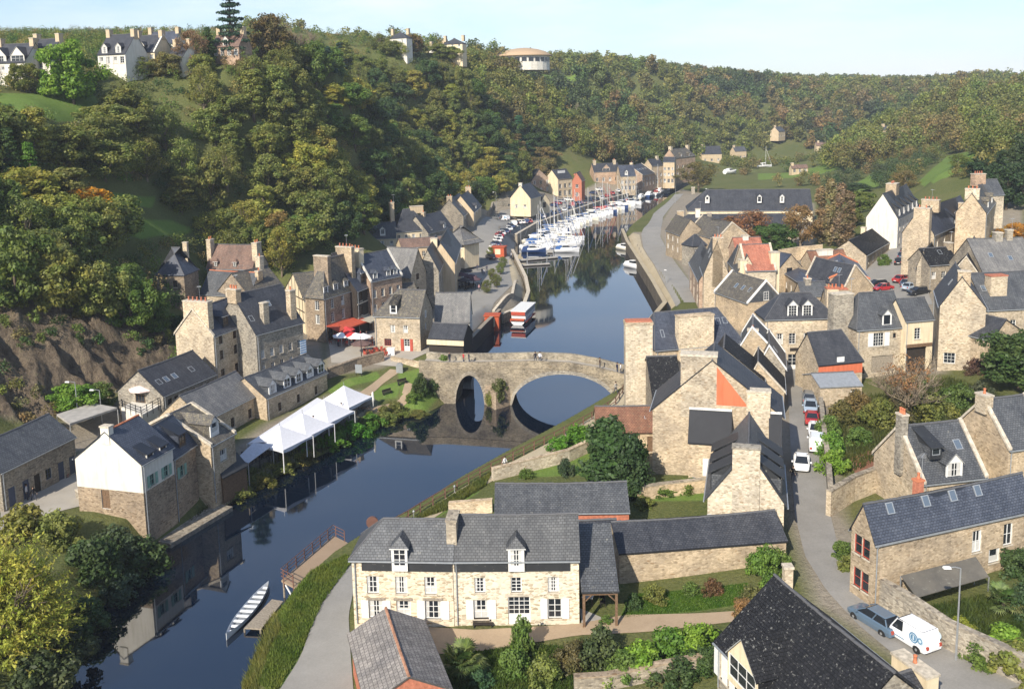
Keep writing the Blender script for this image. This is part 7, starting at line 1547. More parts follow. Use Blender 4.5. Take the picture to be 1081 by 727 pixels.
# ---------------------------------------------------------------- cars
def car_proto(name, L, Wd, Hh, van=False, estate=False):
    e = empty(name, (0, 0, 0)); w = Wd/2
    # body shell: longitudinal profile stations (x, z_low, z_belt, half-width)
    st = [(-L/2, .42, .78, w*.86), (-L/2+.18, .30, .92, w*.96), (-L*.3, .26, .95, w), (0, .26, .94, w), (L*.24, .26, .92, w), (L/2-.55, .28, .80, w*.97), (L/2-.15, .33, .70, w*.88), (L/2, .42, .60, w*.74)]
    mb = MB()
    def ring(x, zl, zb, hw): return [(x, -hw*.92, zl), (x, -hw, (zl+zb)/2), (x, -hw*.95, zb-.05), (x, -hw*.84, zb), (x, hw*.84, zb), (x, hw*.95, zb-.05), (x, hw, (zl+zb)/2), (x, hw*.92, zl)]
    R = [ring(*s_) for s_ in st]
    for a, b in zip(R, R[1:]):
        for k in range(8): j = (k+1) % 8; mb.face([a[k], b[k], b[j], a[j]][::-1], MT['paint'])
    mb.face(R[0], MT['paint']); mb.face(R[-1][::-1], MT['paint'])
    # roof and pillars
    rx = (-L*.44 if van else -L*.40 if estate else -L*.34, -L*.40 if van else -L*.33 if estate else -L*.20, L*.10 if not van else L*.15, L*.285); zb = .93; ww, wr = w*.86, w*(.80 if van else .68)
    base = [(rx[0], ww), (rx[3], ww)]; roofp = [(rx[1], wr), (rx[2], wr)]
    mb.hexa([(rx[1], -wr, Hh-.10), (rx[2], -wr, Hh-.12), (rx[2], wr, Hh-.12), (rx[1], wr, Hh-.10), (rx[1]+.12, -wr*.86, Hh), (rx[2]-.15, -wr*.86, Hh-.01), (rx[2]-.15, wr*.86, Hh-.01), (rx[1]+.12, wr*.86, Hh)], MT['paint'])
    P4 = lambda x0, y0, z0, x1, y1, z1, t: mb.tube([(x0, y0, z0), (x1, y1, z1)], t, MT['paint'], 4)
    for sg in (-1, 1):
        P4(rx[0], sg*ww, zb-.02, rx[1], sg*wr, Hh-.07, .055); P4(rx[3], sg*ww, zb-.04, rx[2], sg*wr, Hh-.08, .045); P4((rx[0]+rx[3])/2-.1, sg*ww*1.0, zb-.02, (rx[1]+rx[2])/2-.1, sg*wr, Hh-.06, .05)
    mb.build('body', None, e)
    g = MB(); i = .97; A_ = [(rx[0]+.02, -ww*i, zb-.03), (rx[3]-.02, -ww*i, zb-.03), (rx[3]-.02, ww*i, zb-.03), (rx[0]+.02, ww*i, zb-.03)]; B_ = [(rx[1]+.02, -wr*i, Hh-.05), (rx[2]-.02, -wr*i, Hh-.05), (rx[2]-.02, wr*i, Hh-.05), (rx[1]+.02, wr*i, Hh-.05)]
    g.hexa(A_+B_, MT['glass']); g.build('window', None, e)
    if van:
        pn = MB()
        for sg in (-1, 1):
            x1 = L*.02; f = [(rx[0]-.02, sg*ww*1.01, zb-.06), (x1, sg*ww*1.01, zb-.06), (x1, sg*wr*1.03, Hh-.06), (rx[1]-.02, sg*wr*1.03, Hh-.06)]; f2 = [(p[0], p[1]-sg*.06, p[2]) for p in f]; pn.hexa([*(f if sg < 0 else f2)[:2], *(f2 if sg < 0 else f)[:2][::-1], *(f if sg < 0 else f2)[2:][::-1], *(f2 if sg < 0 else f)[2:]], MT['paint'])
        f = [(rx[0]-.03, -ww, zb-.1), (rx[0]-.03, ww, zb-.1), (rx[1]-.02, wr, Hh-.06), (rx[1]-.02, -wr, Hh-.06)]; pn.hexa([f[0], (f[0][0]+.06, f[0][1], f[0][2]), (f[1][0]+.06, f[1][1], f[1][2]), f[1], f[3], (f[3][0]+.06, f[3][1], f[3][2]), (f[2][0]+.06, f[2][1], f[2][2]), f[2]], MT['paint']); pn.build('side_panel', None, e)
    tw = MB(); tw.lathe([(.20, -.1), (.31, -.1), (.33, -.06), (.33, .06), (.31, .1), (.20, .1)], MT['tyre'], 14); TY = tw.mesh('tyre'); rm_ = MB(); rm_.lathe([(.205, -.09), (.205, .09), (.06, .105)], MT['steel'], 10); RM = rm_.mesh('rim')
    for x in (-L*.305, L*.31):
        for sg in (-1, 1):
            wo = empty('wheel', (x, sg*(w-.10), .32)); wo.parent = e; wo.rotation_euler = (-sg*math.pi/2, 0, 0); link('tyre', TY, wo); link('rim', RM, wo)
    for sg in (-1, 1):
        MB().hexa([(L/2-.22, sg*w*.62-.17, .56), (L/2-.02, sg*w*.58-.14, .55), (L/2-.02, sg*w*.58+.14, .55), (L/2-.22, sg*w*.62+.2, .56), (L/2-.26, sg*w*.62-.17, .70), (L/2-.09, sg*w*.58-.14, .65), (L/2-.09, sg*w*.58+.14, .65), (L/2-.26, sg*w*.62+.2, .70)], MT['cglass'] if False else MT['steel']).build('headlight', None, e)
        MB().box(-L/2-.015, -L/2+.1, sg*w*.72-.12, sg*w*.72+.12, .62, .86, MT['redp']).build('tail_light', None, e); MB().box(rx[3]-.35, rx[3]-.2, sg*(w+.08)-.09, sg*(w+.08)+.09, .9, 1.05, MT['paint']).build('mirror', None, e)
    MB().box(-L/2-.02, -L/2+.04, -.26, .26, .46, .58, MT['wpaint']).build('number_plate', None, e); return e
CARS = {'h': car_proto('parked_car', 4.0, 1.74, 1.46), 'e': car_proto('parked_car', 4.5, 1.78, 1.47, estate=True), 'v': car_proto('parked_van', 4.2, 1.78, 1.84, van=True)}; used = set()
def car(k, loc, rz, col, label, group=None, name=None):
    o = CARS[k] if k not in used else copy_tree(CARS[k]); used.add(k); o.location = (loc[0], loc[1], loc[2]+.07); o.rotation_euler = (0, 0, rz); tag(o, label, 'van' if k == 'v' else 'car', group, 'thing')
    for c in o.children: c.color = (*col, 1)
    return o
def dirang(p, q): a, b = ground(*p), ground(*q); return math.atan2(b[1]-a[1], b[0]-a[0])
up = dirang((846,520), (846,440))
WH, DB, SB, RD, GY, BK = (.8, .8, .8), (.05, .075, .12), (.33, .40, .48), (.36, .025, .03), (.16, .17, .18), (.015, .016, .018)
van = car('v', ground(961,678), dirang((1000,705), (935,662)), (.82, .83, .85), 'white delivery van with two round blue emblems parked behind the blue car'); van.name = 'delivery_van'
car('e', ground(924,661), dirang((960,682), (905,648)), (.10, .15, .21), 'steel blue estate car parked in front of the white van')
car('h', ground(846,494), up+math.pi, WH, 'white car driving down the street beside a walker').name = 'moving_car'
car('e', ground(854,424), up, GY, 'dark grey-blue car first in the row below the lean-to'); car('h', ground(855.5,434), up+math.pi, SB, 'silver-blue car between the dark and red cars'); car('h', ground(857,446), up, RD, 'red car in the middle of the street row'); car('h', ground(861,459), up+math.pi, WH, 'white car parked behind the red car'); car('v', ground(862,474), up, (.75, .76, .76), 'white van half hidden by the green hedge')
emb = flat('emblem_blue', (.10, .22, .36), .5); pale = flat('emblem_pale', (.5, .6, .68), .5)
mb = MB()
def disc(mb, x, z, y, r, mat, n=20, rin=0):
    pts = [(x+r*math.cos(2*math.pi*k/n), y, z+r*math.sin(2*math.pi*k/n)) for k in range(n)]
    for k in range(n):
        j = (k+1) % n; c = (x+(pts[k][0]-x)*rin, y, z+(pts[k][2]-z)*rin); c2 = (x+(pts[j][0]-x)*rin, y, z+(pts[j][2]-z)*rin)
        mb.face([c, pts[k], pts[j], c2] if rin else [(x, y, z), pts[k], pts[j]], mat)
for sg in (1, -1):
    Y = sg*.93; mb = MB(); disc(mb, -1.05, 1.15, Y, .40, emb); disc(mb, -1.05, 1.15, Y+sg*.006, .30, pale, rin=.82); mb.box(-1.11, -.99, min(Y, Y+sg*.008), max(Y, Y+sg*.008), .98, 1.34, pale); disc(mb, -1.62, 1.16, Y-sg*.03, .30, pale); disc(mb, -1.62, 1.16, Y-sg*.022, .22, emb, rin=.6); mb.build('emblem', None, van); MB().box(-.2, 1.0, min(Y-sg*.03, Y-sg*.02), max(Y-sg*.03, Y-sg*.02), .52, .58, emb).build('side_stripe', None, van)
for i, (x, y, c, lab) in enumerate(((926,303,BK,'dark car on the left of the parking place'),(932,307,RD,'low red car half behind the grey roof at the parking place'),(951,298,RD,'bright red car in the middle of the parking place'),(960,302,DB,'dark blue car right of the bright red one'),(962,306,SB,'pale blue car beside the dark blue one'),(970,311,BK,'black car nearest the corner of the parking place'),(949,279,BK,'black car lowest on the sloping road by the bush'),(952,273,DB,'dark car second up the sloping road'),(955,268,BK,'dark car topmost on the sloping road'))):
    car(random.choice('he'), ground(x, y), dirang((946,285), (957,262))+(0 if i > 5 else random.choice((-.5, 2.3))), c, lab)
random.seed(5)
R1 = [ground(*p) for p in ((520,277),(526,262),(535,250),(548,241),(570,233),(600,224),(640,212),(672,204),(700,197.5))]; rs = np.r_[0, np.cumsum([np.linalg.norm((b-a)[:2]) for a, b in zip(R1, R1[1:])])]
CN = {'white': (.75, .75, .75), 'silver': (.45, .47, .5), 'dark blue': (.03, .05, .12), 'black': (.015, .015, .018), 'grey': (.14, .145, .15), 'red': (.35, .02, .025)}; s = 4; seen = {}
while s < rs[-1]-4:
    p = [np.interp(s, rs, [q[k] for q in R1]) for k in (0, 1)]; p2 = [np.interp(s+2, rs, [q[k] for q in R1]) for k in (0, 1)]; a = math.atan2(p2[1]-p[1], p2[0]-p[0])
    for side in (0, 1):
        if side and (s < 60 or random.random() < .35): continue
        cn = random.choice(['white', 'silver', 'dark blue', 'dark blue', 'black', 'grey', 'white', 'red']); off = -1.0 if not side else -7.5; x, y = p[0]+math.sin(a)*off, p[1]-math.cos(a)*off
        zone_ = 'at the near bend' if s < 40 else 'along the middle' if s < 130 else 'at the far end'
        if sdf(np.array([x]), np.array([y]), RIV)[0] < 2 or not clear(x, y, 1.0): continue
        lab = '%s car parked %s of the harbour road%s' % (cn, zone_, ', water side' if not side else ', house side'); seen.setdefault(lab, []).append(car(random.choice('hheev'), (x, y, gz1(x, y)), a+(math.pi if random.random() < .4 else 0)+(1.1 if side else .5), CN[cn], lab))
    s += random.uniform(3.3, 5.2) if s < 130 else random.uniform(4, 7)
for l, os_ in seen.items():
    if len(os_) > 1:
        for o in os_: o['group'] = l.replace(' car ', ' cars ')
# ---------------------------------------------------------------- people: one skinned body, clothing by material, hair as a part
def body_mesh(pose):
    J = {'pel': (0, 0, .95), 'wst': (0, .0, 1.12), 'chs': (0, .01, 1.35), 'nck': (0, .0, 1.50), 'hd': (0, -.02, 1.60), 'top': (0, -.02, 1.74)}; E = [('pel', 'wst'), ('wst', 'chs'), ('chs', 'nck'), ('nck', 'hd'), ('hd', 'top')]; Rd = {'pel': .15, 'wst': .13, 'chs': .16, 'nck': .055, 'hd': .10, 'top': .075}
    for s, sg in (('l', -1), ('r', 1)):
        st = {'stand': 0, 'walk': .26*sg, 'sit': 0}[pose]; sw = {'stand': .04, 'walk': -.22*sg, 'sit': -.25}[pose]
        if pose == 'sit': leg = [(sg*.10, -.05, .93), (sg*.12, -.46, .92), (sg*.12, -.48, .52), (sg*.12, -.60, .47)]
        else: leg = [(sg*.10, 0, .90), (sg*.11, -st*.55-.02, .50), (sg*.11, -st+(.08 if st < 0 else 0), .08), (sg*.12, -st-.12, .04)]
        for k, (nm, p, r) in enumerate(zip(('hip', 'kne', 'ank', 'toe'), leg, (.095, .065, .045, .04))): J[nm+s] = p; Rd[nm+s] = r
        E += [('pel', 'hip'+s), ('hip'+s, 'kne'+s), ('kne'+s, 'ank'+s), ('ank'+s, 'toe'+s)]
        arm = [(sg*.19, .01, 1.40), (sg*.25, .03+sw*.3, 1.14), (sg*.25, -.04+sw, .90), (sg*.245, -.06+sw*1.1, .82)]
        for nm, p, r in zip(('sho', 'elb', 'wri', 'hnd'), arm, (.065, .048, .036, .04)): J[nm+s] = p; Rd[nm+s] = r
        E += [('chs', 'sho'+s), ('sho'+s, 'elb'+s), ('elb'+s, 'wri'+s), ('wri'+s, 'hnd'+s)]
    ks = list(J); me = bpy.data.meshes.new('body'); me.from_pydata([J[k] for k in ks], [(ks.index(a), ks.index(b)) for a, b in E], []); o = bpy.data.objects.new('tmp_body', me); COL.objects.link(o)
    md = o.modifiers.new('s', 'SKIN'); sl = me.skin_vertices[0].data
    for i, k in enumerate(ks): sl[i].radius = (Rd[k], Rd[k]*(.72 if k in ('pel', 'wst', 'chs') else 1)); sl[i].use_root = (k == 'pel')
    o.modifiers.new('d', 'SUBSURF').levels = 1; dg = bpy.context.evaluated_depsgraph_get(); r = bpy.data.meshes.new_from_object(o.evaluated_get(dg)); bpy.data.objects.remove(o); r.name = 'body'
    r.materials.clear()
    for m_ in (MT['cloth'], MT['trouser'], MT['skin'], MT['hair']): r.materials.append(m_)
    for p in r.polygons:
        c = p.center; p.material_index = 2 if c.z > 1.50 or (abs(c.x) > .2 and c.z < .92) else 0 if c.z > .98 else 3 if c.z < .09 else 1; p.use_smooth = True
    return r
hm = MB(); hm.lathe([(.118, 1.63), (.125, 1.70), (.10, 1.775), (.04, 1.80)], MT['hair'], 10, (0, .005)); HAIR = hm.mesh('hair', smooth=True); BOD = {k: body_mesh(k) for k in ('stand', 'walk', 'sit')}; random.seed(9)
def person(loc, rz, pose, col, label, group=None, dz=.06):
    o = link('person', BOD[pose], loc=(loc[0], loc[1], loc[2]+dz), rz=rz); o.color = (*col, 1); link('hair', HAIR, o); h = random.uniform(.94, 1.04); o.scale = (h, h, h); return tag(o, label, 'person', group, 'thing')
bk = lambda px: (bx_(px, 385), 2.4)
def onbridge(px, y=2.4): x = bx_(px, 383); c, s_ = math.cos(bang), math.sin(bang); return (bA[0]+c*x-s_*y, bA[1]+s_*x+c*y, ztop(x)-1.0)
person(onbridge(563), .4, 'walk', (.03, .03, .04), 'person in dark clothes walking in a pair on the bridge'); person(onbridge(568), .5, 'walk', (.75, .75, .78), 'person in a white top walking in a pair on the bridge'); person(onbridge(632, 3), 1.2, 'stand', (.12, .08, .06), 'person in brown standing low behind the bridge parapet'); person(onbridge(651), 2, 'stand', (.03, .03, .05), 'person in black near the right end of the bridge'); person(onbridge(654.5, 3), 1.5, 'stand', (.7, .72, .78), 'person in a pale top near the right end of the bridge')
person(onbridge(470, 3), .8, 'stand', (.03, .03, .04), 'person in black by the garden end of the bridge'); person(onbridge(486), 2.2, 'walk', (.4, .05, .05), 'person in red with a pram at the left bridge end'); person(onbridge(491, 3), 2.0, 'stand', (.05, .05, .06), 'person in dark grey at the left bridge end')
person(ground(533,497), -2.2, 'walk', (.75, .74, .72), 'person in white walking along the towpath'); person(ground(650,416), 1.0, 'walk', (.35, .33, .3), 'person in grey at the top of the towpath by the bridge'); person(ground(837,508), up+1.57, 'walk', (.02, .02, .022), 'person in black walking down the edge of the street')
person(ground(36,530), 1.2, 'walk', (.03, .03, .035), 'person in black outside the long low stone house'); person(ground(29,528), 1.8, 'stand', (.55, .55, .55), 'person in light grey beside the one in black'); person(ground(18,522), 2, 'stand', (.06, .05, .05), 'person standing in a doorway of the long low house')
for i in range(16): person(ground(352+random.uniform(0, 40), 357+random.uniform(0, 10)), random.random()*6, 'stand', random.choice([(.4, .05, .05), (.05, .05, .08), (.6, .58, .55), (.12, .1, .15)]), 'person among the tables on the restaurant terrace', 'people on the restaurant terrace')
for i in range(8): person(ground(276+random.uniform(0, 105), 0) if False else ground(*(lambda t: (268+110*t, 489-58*t+random.uniform(-4, 3)))(random.random())), random.random()*6, 'stand', random.choice([(.7, .7, .72), (.1, .12, .2), (.4, .3, .2)]), 'person among the tables under the marquee', 'people under the marquee')
for i, (x, y) in enumerate(((499,274),(504,286),(509,290),(511,291),(514,287),(494,297),(500,299),(488,304),(506,308),(540,273),(538,336),(521,340))): person(ground(x, y), random.random()*6, 'walk' if i < 5 else 'stand', random.choice([(.5, .3, .32), (.06, .06, .09), (.5, .5, .52)]), 'person strolling on the harbour street', 'people on the harbour street')
# ================================================================ NOTABLE PLANTS AND SMALL THINGS
random.seed(31)
def t_px(kind, px, py, h, r, col, label, z=None, name='broadleaf_tree', D=None):
    P = ground(px, py) if D is None else atd(px, py, D)
    if D is not None: P[2] = gz1(P[0], P[1])
    return tree(kind, P-np.array([0, 0, .3]), h, r, col, label, name=name)
t_px('round1', 78, 112, 13.5, 6.2, LIME, 'big bright green tree beside the white hilltop villas'); t_px('bare0', 60, 92, 12, 5, OLV, 'bare mauve tree behind the big green hilltop tree', name='bare_tree'); t_px('round2', 28, 98, 7, 3.4, OLV, 'small olive tree in front of the left white villa')
t_px('cedar', 246, 66, 17, 5.5, (.03, .055, .04), 'tall dark cedar beside the brown hilltop house', name='cedar_tree'); t_px('cone0', 221, 70, 10, 3, DRK, 'dark pointed conifer beside the russet tree', name='conifer_tree'); t_px('thin0', 204, 75, 10.5, 4.5, (.15, .09, .06), 'russet half-bare tree left of the brown hilltop house')
t_px('round3', 287, 78, 15, 6, (.10, .075, .04), 'big brown domed tree on the skyline'); t_px('bare1', 316, 75, 15, 6, OLV, 'bare grey tree on the skyline beside the brown domed tree', name='bare_tree')
t_px('cedar', 360, 78, 12, 3.8, (.028, .06, .045), 'dark blue-green pine standing above the wood', name='conifer_tree'); t_px('cone1', 347, 80, 8.5, 3, (.028, .06, .045), 'smaller dark pine left of the blue-green pine', name='conifer_tree')
t_px('round4', 92, 240, 8, 4.6, GOLD, 'golden yellow tree below the terraced lawn'); t_px('cone1', 34, 208, 10, 3.4, (.06, .12, .02), 'bright green pointed conifer on the left slope', name='conifer_tree'); t_px('cone0', 12, 196, 10.5, 3.2, DRK, 'dark pointed conifer at the left edge of the slope', name='conifer_tree')
t_px('cone0', 548, 160, 17, 6.5, (.03, .075, .045), 'large blue-green conifer in the middle of the wooded slope', name='conifer_tree')
t_px('thin1', 225, 262, 9, 5, YEL, 'yellow-green tree behind the tower house'); t_px('round0', 275, 265, 8, 4.5, GRN, 'green tree behind the mauve roofed house'); t_px('thin1', 295, 266, 10, 5.2, (.17, .125, .05), 'tan autumn tree above the mauve roofed house')
for i, (x, y, h, r, c, l) in enumerate(((140,350,9,4.2,GRN,'leafy green tree on the cliff edge left of the tall house'),(110,340,10,4.6,OLV,'olive tree on the cliff edge in the middle'),(65,335,11,5,OLV,'tall olive tree above the bare cliff'),(20,330,12,5.2,GRN,'green tree above the cliff at the left edge'),(136,318,7,3.4,GRN,'green tree left of the tower house'),(166,352,5.5,3,GRN,'small green tree beside the tall house gable'),(190,352,3.5,2.2,DRK,'dark tree between tower house and tall house'))): t_px(random.choice(['round0', 'round1', 'round4']), x, y, h, r, c, l)
t_px('round2', 78, 437, 4.6, 3.0, LIME, 'round bright green tree beside the open shed'); t_px('round3', 106, 432, 3.8, 2.2, GRN, 'darker round tree right of the bright green one')
for i, (x, y, h, r, k, c, l) in enumerate(((240,258,9,4.8,'round0',OLV,'olive tree behind the left pale chimney'),(258,250,9,4.6,'thin0',YEL,'yellowing tree high behind the mauve roof'),(322,262,9,4.6,'round2',GRN,'green tree behind the half-timbered gable'),(342,256,10,4.8,'round4',DRK,'dark tree behind the corner house chimneys'),(365,258,10,4.8,'round1',DRK,'dark green tree behind the cream chimney'),(384,246,10,4.6,'tall1',GRN,'tall green tree at the wood edge by the grey roof'),(405,232,10,5,'round3',DRK,'dark tree behind the cream walled house'),(440,222,9,5,'round0',GRN,'green tree behind the dark hipped house'),(465,215,10,5,'round1',DRK,'dark tree above the harbour roofs'),(510,208,9,5.5,'round2',GRN,'green tree above the low retaining wall'),(528,205,8,5,'round4',YEL,'yellowing tree left of the cream cottage'),
    (400,56,8,5,'thin0',OLV,'olive tree in front of the skyline white house'),(436,58,8,6,'round1',(.13,.1,.05),'brownish tree between the two skyline houses'),(462,62,6,5,'round3',OLV,'olive tree below the pyramid roofed house'),(495,62,8,6,'thin1',OLV,'thin tree right of the pyramid roofed house'),(522,68,7,6,'round0',GRN,'green tree left of the domed hall'),(585,68,9,6,'round2',OLV,'olive tree right of the domed hall'),(540,76,8,6,'round4',OLV,'low olive tree in front of the domed hall'),(565,76,8,6,'thin0',YEL,'yellowing tree in front of the domed hall'),
    (213,84,6,4,'round3',OLV,'olive tree below the left corner of the brown hilltop house'),(262,84,6,4,'round0',(.13,.105,.05),'brown tree below the right corner of the brown hilltop house'),(411,60,7,5,'round0',OLV,'olive tree hiding the foot of the skyline white house'),(424,61,6.5,5,'thin1',YEL,'yellowing tree hiding the corner of the skyline white house'),(474,64,6.5,5.5,'round2',OLV,'olive tree hiding the foot of the pyramid roofed house'),(486,63,6,5,'round1',(.14,.11,.05),'brown tree hiding the corner of the pyramid roofed house'),(150,84,6,4.5,'thin1',OLV,'thin olive tree below the pair-roofed house'),(175,82,6,4,'round1',BRN,'brown tree below the gabled hilltop cottage'))): t_px(k, x, y, h, r, c, l)
for x, h in ((603,14),(609,22),(590,11)): t_px('poplar', x, 66, h, 2.2, (.16, .14, .11), {14: 'short bare poplar on the skyline right of the domed hall', 22: 'tall bare poplar on the skyline right of the domed hall', 11: 'small bare poplar nearest the domed hall'}[h], name='poplar_tree', D=500)
# willow at the lower left
wc, wt = twig_mesh(8, 10, 7, 3, .3, 'bark', .35, 3, .18); rng_ = np.random.default_rng(77); wl = at(2, 700, 2.0); P_, N_, mbw = [], [], MB()
for i in range(1300):
    d = rng_.normal(size=3); d[2] = abs(d[2])*.9+.05; d /= np.linalg.norm(d); r0 = rng_.uniform(.35, .72); b0 = np.array([d[0]*5.2*r0, d[1]*5.2*r0, .8+d[2]*9.0*r0]); u = d+rng_.normal(size=3)*.35+np.array([0, 0, .25]); u /= np.linalg.norm(u); Ln = rng_.uniform(1.4, 3.2)
    p1 = b0+u*Ln*.55; p2 = b0+u*Ln+np.array([0, 0, -.12*Ln]); mbw.tube([tuple(b0), tuple(p1), tuple(p2)], [.028, .018, .008], MT['leaf'], 3, False)
    for t in rng_.random(22): q = b0*(1-t)**2+2*p1*t*(1-t)+p2*t*t; P_.append(q+rng_.normal(size=3)*.11); N_.append(rng_.normal(size=3)+d*.6)
N_ = np.array(N_); N_ /= np.linalg.norm(N_, axis=1)[:, None]; wm = quads('crown', np.array(P_), N_, .12*(.6+.8*rng_.random(len(P_))), rng_, 2.4); CROWN['rwillow'] = (wm, wt)
o = tree('rwillow', wl, 12.5, 5.6, (.30, .275, .06), 'big yellow-green willow leaning over the river at lower left', name='willow_tree'); q = link('branches', wc, o); q.location.z = .3; q = mbw.build('shoots', None, o); q.color = (.34, .28, .09, 1)
hl = dens([at(*p, 0)[:2] for p in [(244,530),(303,497),(353,472),(397,450),(424,440)]], 2.1)
for i, p in enumerate(hl):
    nb = 4 < len(hl)-i < 10; shrub(0, 0, random.uniform(1.6, 2.2), random.uniform(2.6, 3.4), (.075, .15, .022) if nb else random.choice([OLV, (.11, .11, .035), (.08, .10, .035)]), 'bright green bush in the waterside hedge below the marquee' if nb else 'olive bush in the waterside hedge below the marquee', group='bright hedge bushes below the marquee' if nb else 'olive hedge bushes below the marquee', loc=(p[0]-.9, p[1]+.4, .25))
random.seed(32); i = 0
for x, y, h, w, c, l in ((150,606,3.6,6.5,DRK,'dark ivy thicket on the bank below the white house'),(122,590,3.2,5.5,(.05,.07,.035),'dense dark bush left of the ivy thicket'),(95,612,4.0,6,DRK,'dark bank bush beside the willow'),(62,575,3.2,5.5,OLV,'olive bush between paving and willow'),(128,640,3.0,5,(.04,.06,.04),'blue-green bank bush hanging over the water'),(70,705,3.2,5.5,(.045,.06,.03),'dark low bush at the water edge under the willow'),(92,672,3.2,5,DRK,'dark bush between willow and blue-green bush'),(40,725,3,6,(.05,.065,.03),'dark bush in the bottom left corner'),(30,570,3.5,6,(.15,.13,.035),'tan bush at the left edge below the paving'),
                      (250,527,1.6,4.2,OLV,'low mixed bush at the shed end of the river hedge'),(275,514,1.6,4.2,(.12,.11,.03),'yellowing bush along the marquee railing'),(300,500,1.7,4.2,OLV,'olive bush below the marquee railing'),(324,487,1.6,4.0,(.13,.11,.035),'brownish bush on the bank below the middle tent'),(352,472,2.0,4.6,(.07,.15,.02),'bright green bush on the bank below the largest tent'),(374,461,2.2,5,(.06,.15,.02),'large bright green bank hedge by the last tent'),(394,450,1.9,4,(.075,.15,.025),'bright green hedge end beside the garden'),(408,447,1.8,4.2,(.12,.13,.04),'pale shrub on the garden bank'),(425,441,1.6,3.4,OLV,'olive shrub at the corner of the garden bank'),
                      (443,416,3.2,3.2,DRK,'round dark bush standing on the small lawn'),(456,416,2.4,2.6,DRK,'second dark bush right of the round one'),(436,423,1.4,2.6,GRN,'low green shrub on the garden edge'),
                      
                      (597,503,2.2,2.2,(.045,.065,.04),'small round grey-green bush by the towpath wall'),(612,470,2.6,4.2,(.07,.15,.02),'bright climbing vine beside the red-brown cottage'),(592,476,2.0,3.6,(.075,.16,.02),'vine end hanging over the garden wall'),(556,505,1.2,2.2,GRN,'low green plant near the towpath wall'),(665,480,1.4,3.4,OLV,'low scrub below the cottage window'),(700,522,1.3,3.4,GRN,'green scrub on the garden wall'),(725,518,1.5,3.6,(.09,.12,.03),'overgrown scrub beside the blue barrel'),(680,535,1.2,2.6,OLV,'tuft on the crumbling garden wall'),
                      (553,693,3.2,2.6,(.08,.12,.03),'upright green bush in front of the double door'),(540,716,2.4,3.0,GRN,'green bush at the lower garden edge'),(575,722,2.2,3.0,OLV,'olive bush at the bottom garden edge'),(602,705,2.2,3.2,(.10,.085,.04),'reddish bush beside the gravel court'),(632,700,2.8,4.4,(.055,.075,.03),'large dark round bush beside the gravel court'),(655,718,2.0,3.6,GRN,'green bush above the mossy wall'),(680,708,2.2,4.2,LIME,'bright hedge bush left end of the garden hedge'),(706,700,2.4,4.4,(.075,.14,.025),'bright hedge bush in the middle of the garden hedge'),(732,690,2.5,4.2,LIME,'bright hedge bush at the right end of the garden hedge'),(712,722,1.8,4.2,DRK,'dark hedge bush below the bright hedge'),(745,705,1.8,3.6,DRK,'dark bush beside the black roof'),(506,722,1.6,3.0,(.05,.10,.05),'low glossy shrub beside the palm'),
                      (668,644,1.5,1.8,DRK,'small dark bush beside the carport'),(692,634,1.4,2.6,OLV,'olive shrub under the garden wall'),(730,626,1.0,2.2,GRN,'low flower bush under the garden wall'),(752,628,1.5,2.0,(.10,.06,.035),'reddish shrub by the lawn end'),(796,640,1.8,3.0,(.10,.10,.04),'brownish bush behind the black roof'),(808,612,3.0,3.6,(.085,.14,.03),'tall green bush between shed roof and street'),(822,604,2.2,2.6,GRN,'green bush at the street corner of the shed'),(785,648,1.4,2.2,(.2,.12,.06),'pinkish dry hydrangea by the lawn'),(640,658,.8,1.2,GRN,'small potted plant at the carport edge'),
                      (880,500,2.6,4.0,LIME,'bright green roadside hedge at its lower end'),(878,482,2.8,3.8,(.09,.16,.03),'bright green roadside hedge in the middle'),(876,464,2.8,3.4,GRN,'green roadside hedge beside the white van'),(890,448,3.0,4.6,(.10,.09,.035),'brownish bush beyond the roadside hedge'),(906,440,3.4,5.0,(.12,.09,.04),'russet garden bush below the grey gable lane'),(925,452,3.8,5.0,OLV,'olive garden bush under the bare tree'),(948,448,3.6,5.0,(.10,.085,.045),'brown garden bush under the bare tree'),(905,470,2.2,4.0,GRN,'green garden bush above the red soil'),(985,442,3.4,5.4,OLV,'olive bush behind the tall orange pots'),(1012,432,3.2,5.2,(.07,.10,.03),'green bush behind the grey slate house'),(1035,425,2.6,4.0,(.06,.07,.04),'dark bush behind the grey slate house ridge'),(970,408,1.6,3.0,(.08,.16,.03),'bright climbing plant on the garden wall'),(1030,395,2.2,3.4,(.10,.06,.05),'purplish climber at the foot of the blank gable'),(967,520,1.8,2.4,(.07,.14,.02),'bright bush beside the garden lean-to'),
                      (888,590,1.8,2.4,GRN,'roadside bush below the garden wall'),(896,602,1.4,2.0,OLV,'ivy clump at the lane corner'),(1062,690,2.2,4.2,LIME,'bright green bush in the lower right garden'),(1040,700,1.8,3.4,GRN,'green bush behind the lane wall'),(1082,650,2.6,3.6,(.04,.06,.03),'dark bush at the right edge of the garden'),(1075,608,2.4,3.8,DRK,'dark climber on the long blue roofed house'),(1015,668,1.2,2.4,(.16,.17,.03),'yellow-green shrub beside the plastic roof'),(1078,716,2.6,4.4,OLV,'olive bush in the bottom right corner'),
                      (575,238,2.5,6,DRK,'dark hedge beside the marina cottage'),(545,222,2.2,5,GRN,'green hedge in front of the cream cottage'),(758,328,4.4,3.6,(.035,.06,.025),'round dark bush beside the tall chimney house'),(724,262,2.6,3,GRN,'green bush on the promenade edge'),(738,275,3.4,3,OLV,'ivy on the quay row house'),(712,236,2,3,LIME,'bright tub plant on the promenade'),(934,280,2.4,3.2,GRN,'green bush between low house and sloping road'),(995,300,3.0,4.0,(.10,.09,.035),'brownish bush by the parking place'),(985,304,2.2,2.8,OLV,'small olive bush by the parking place')):
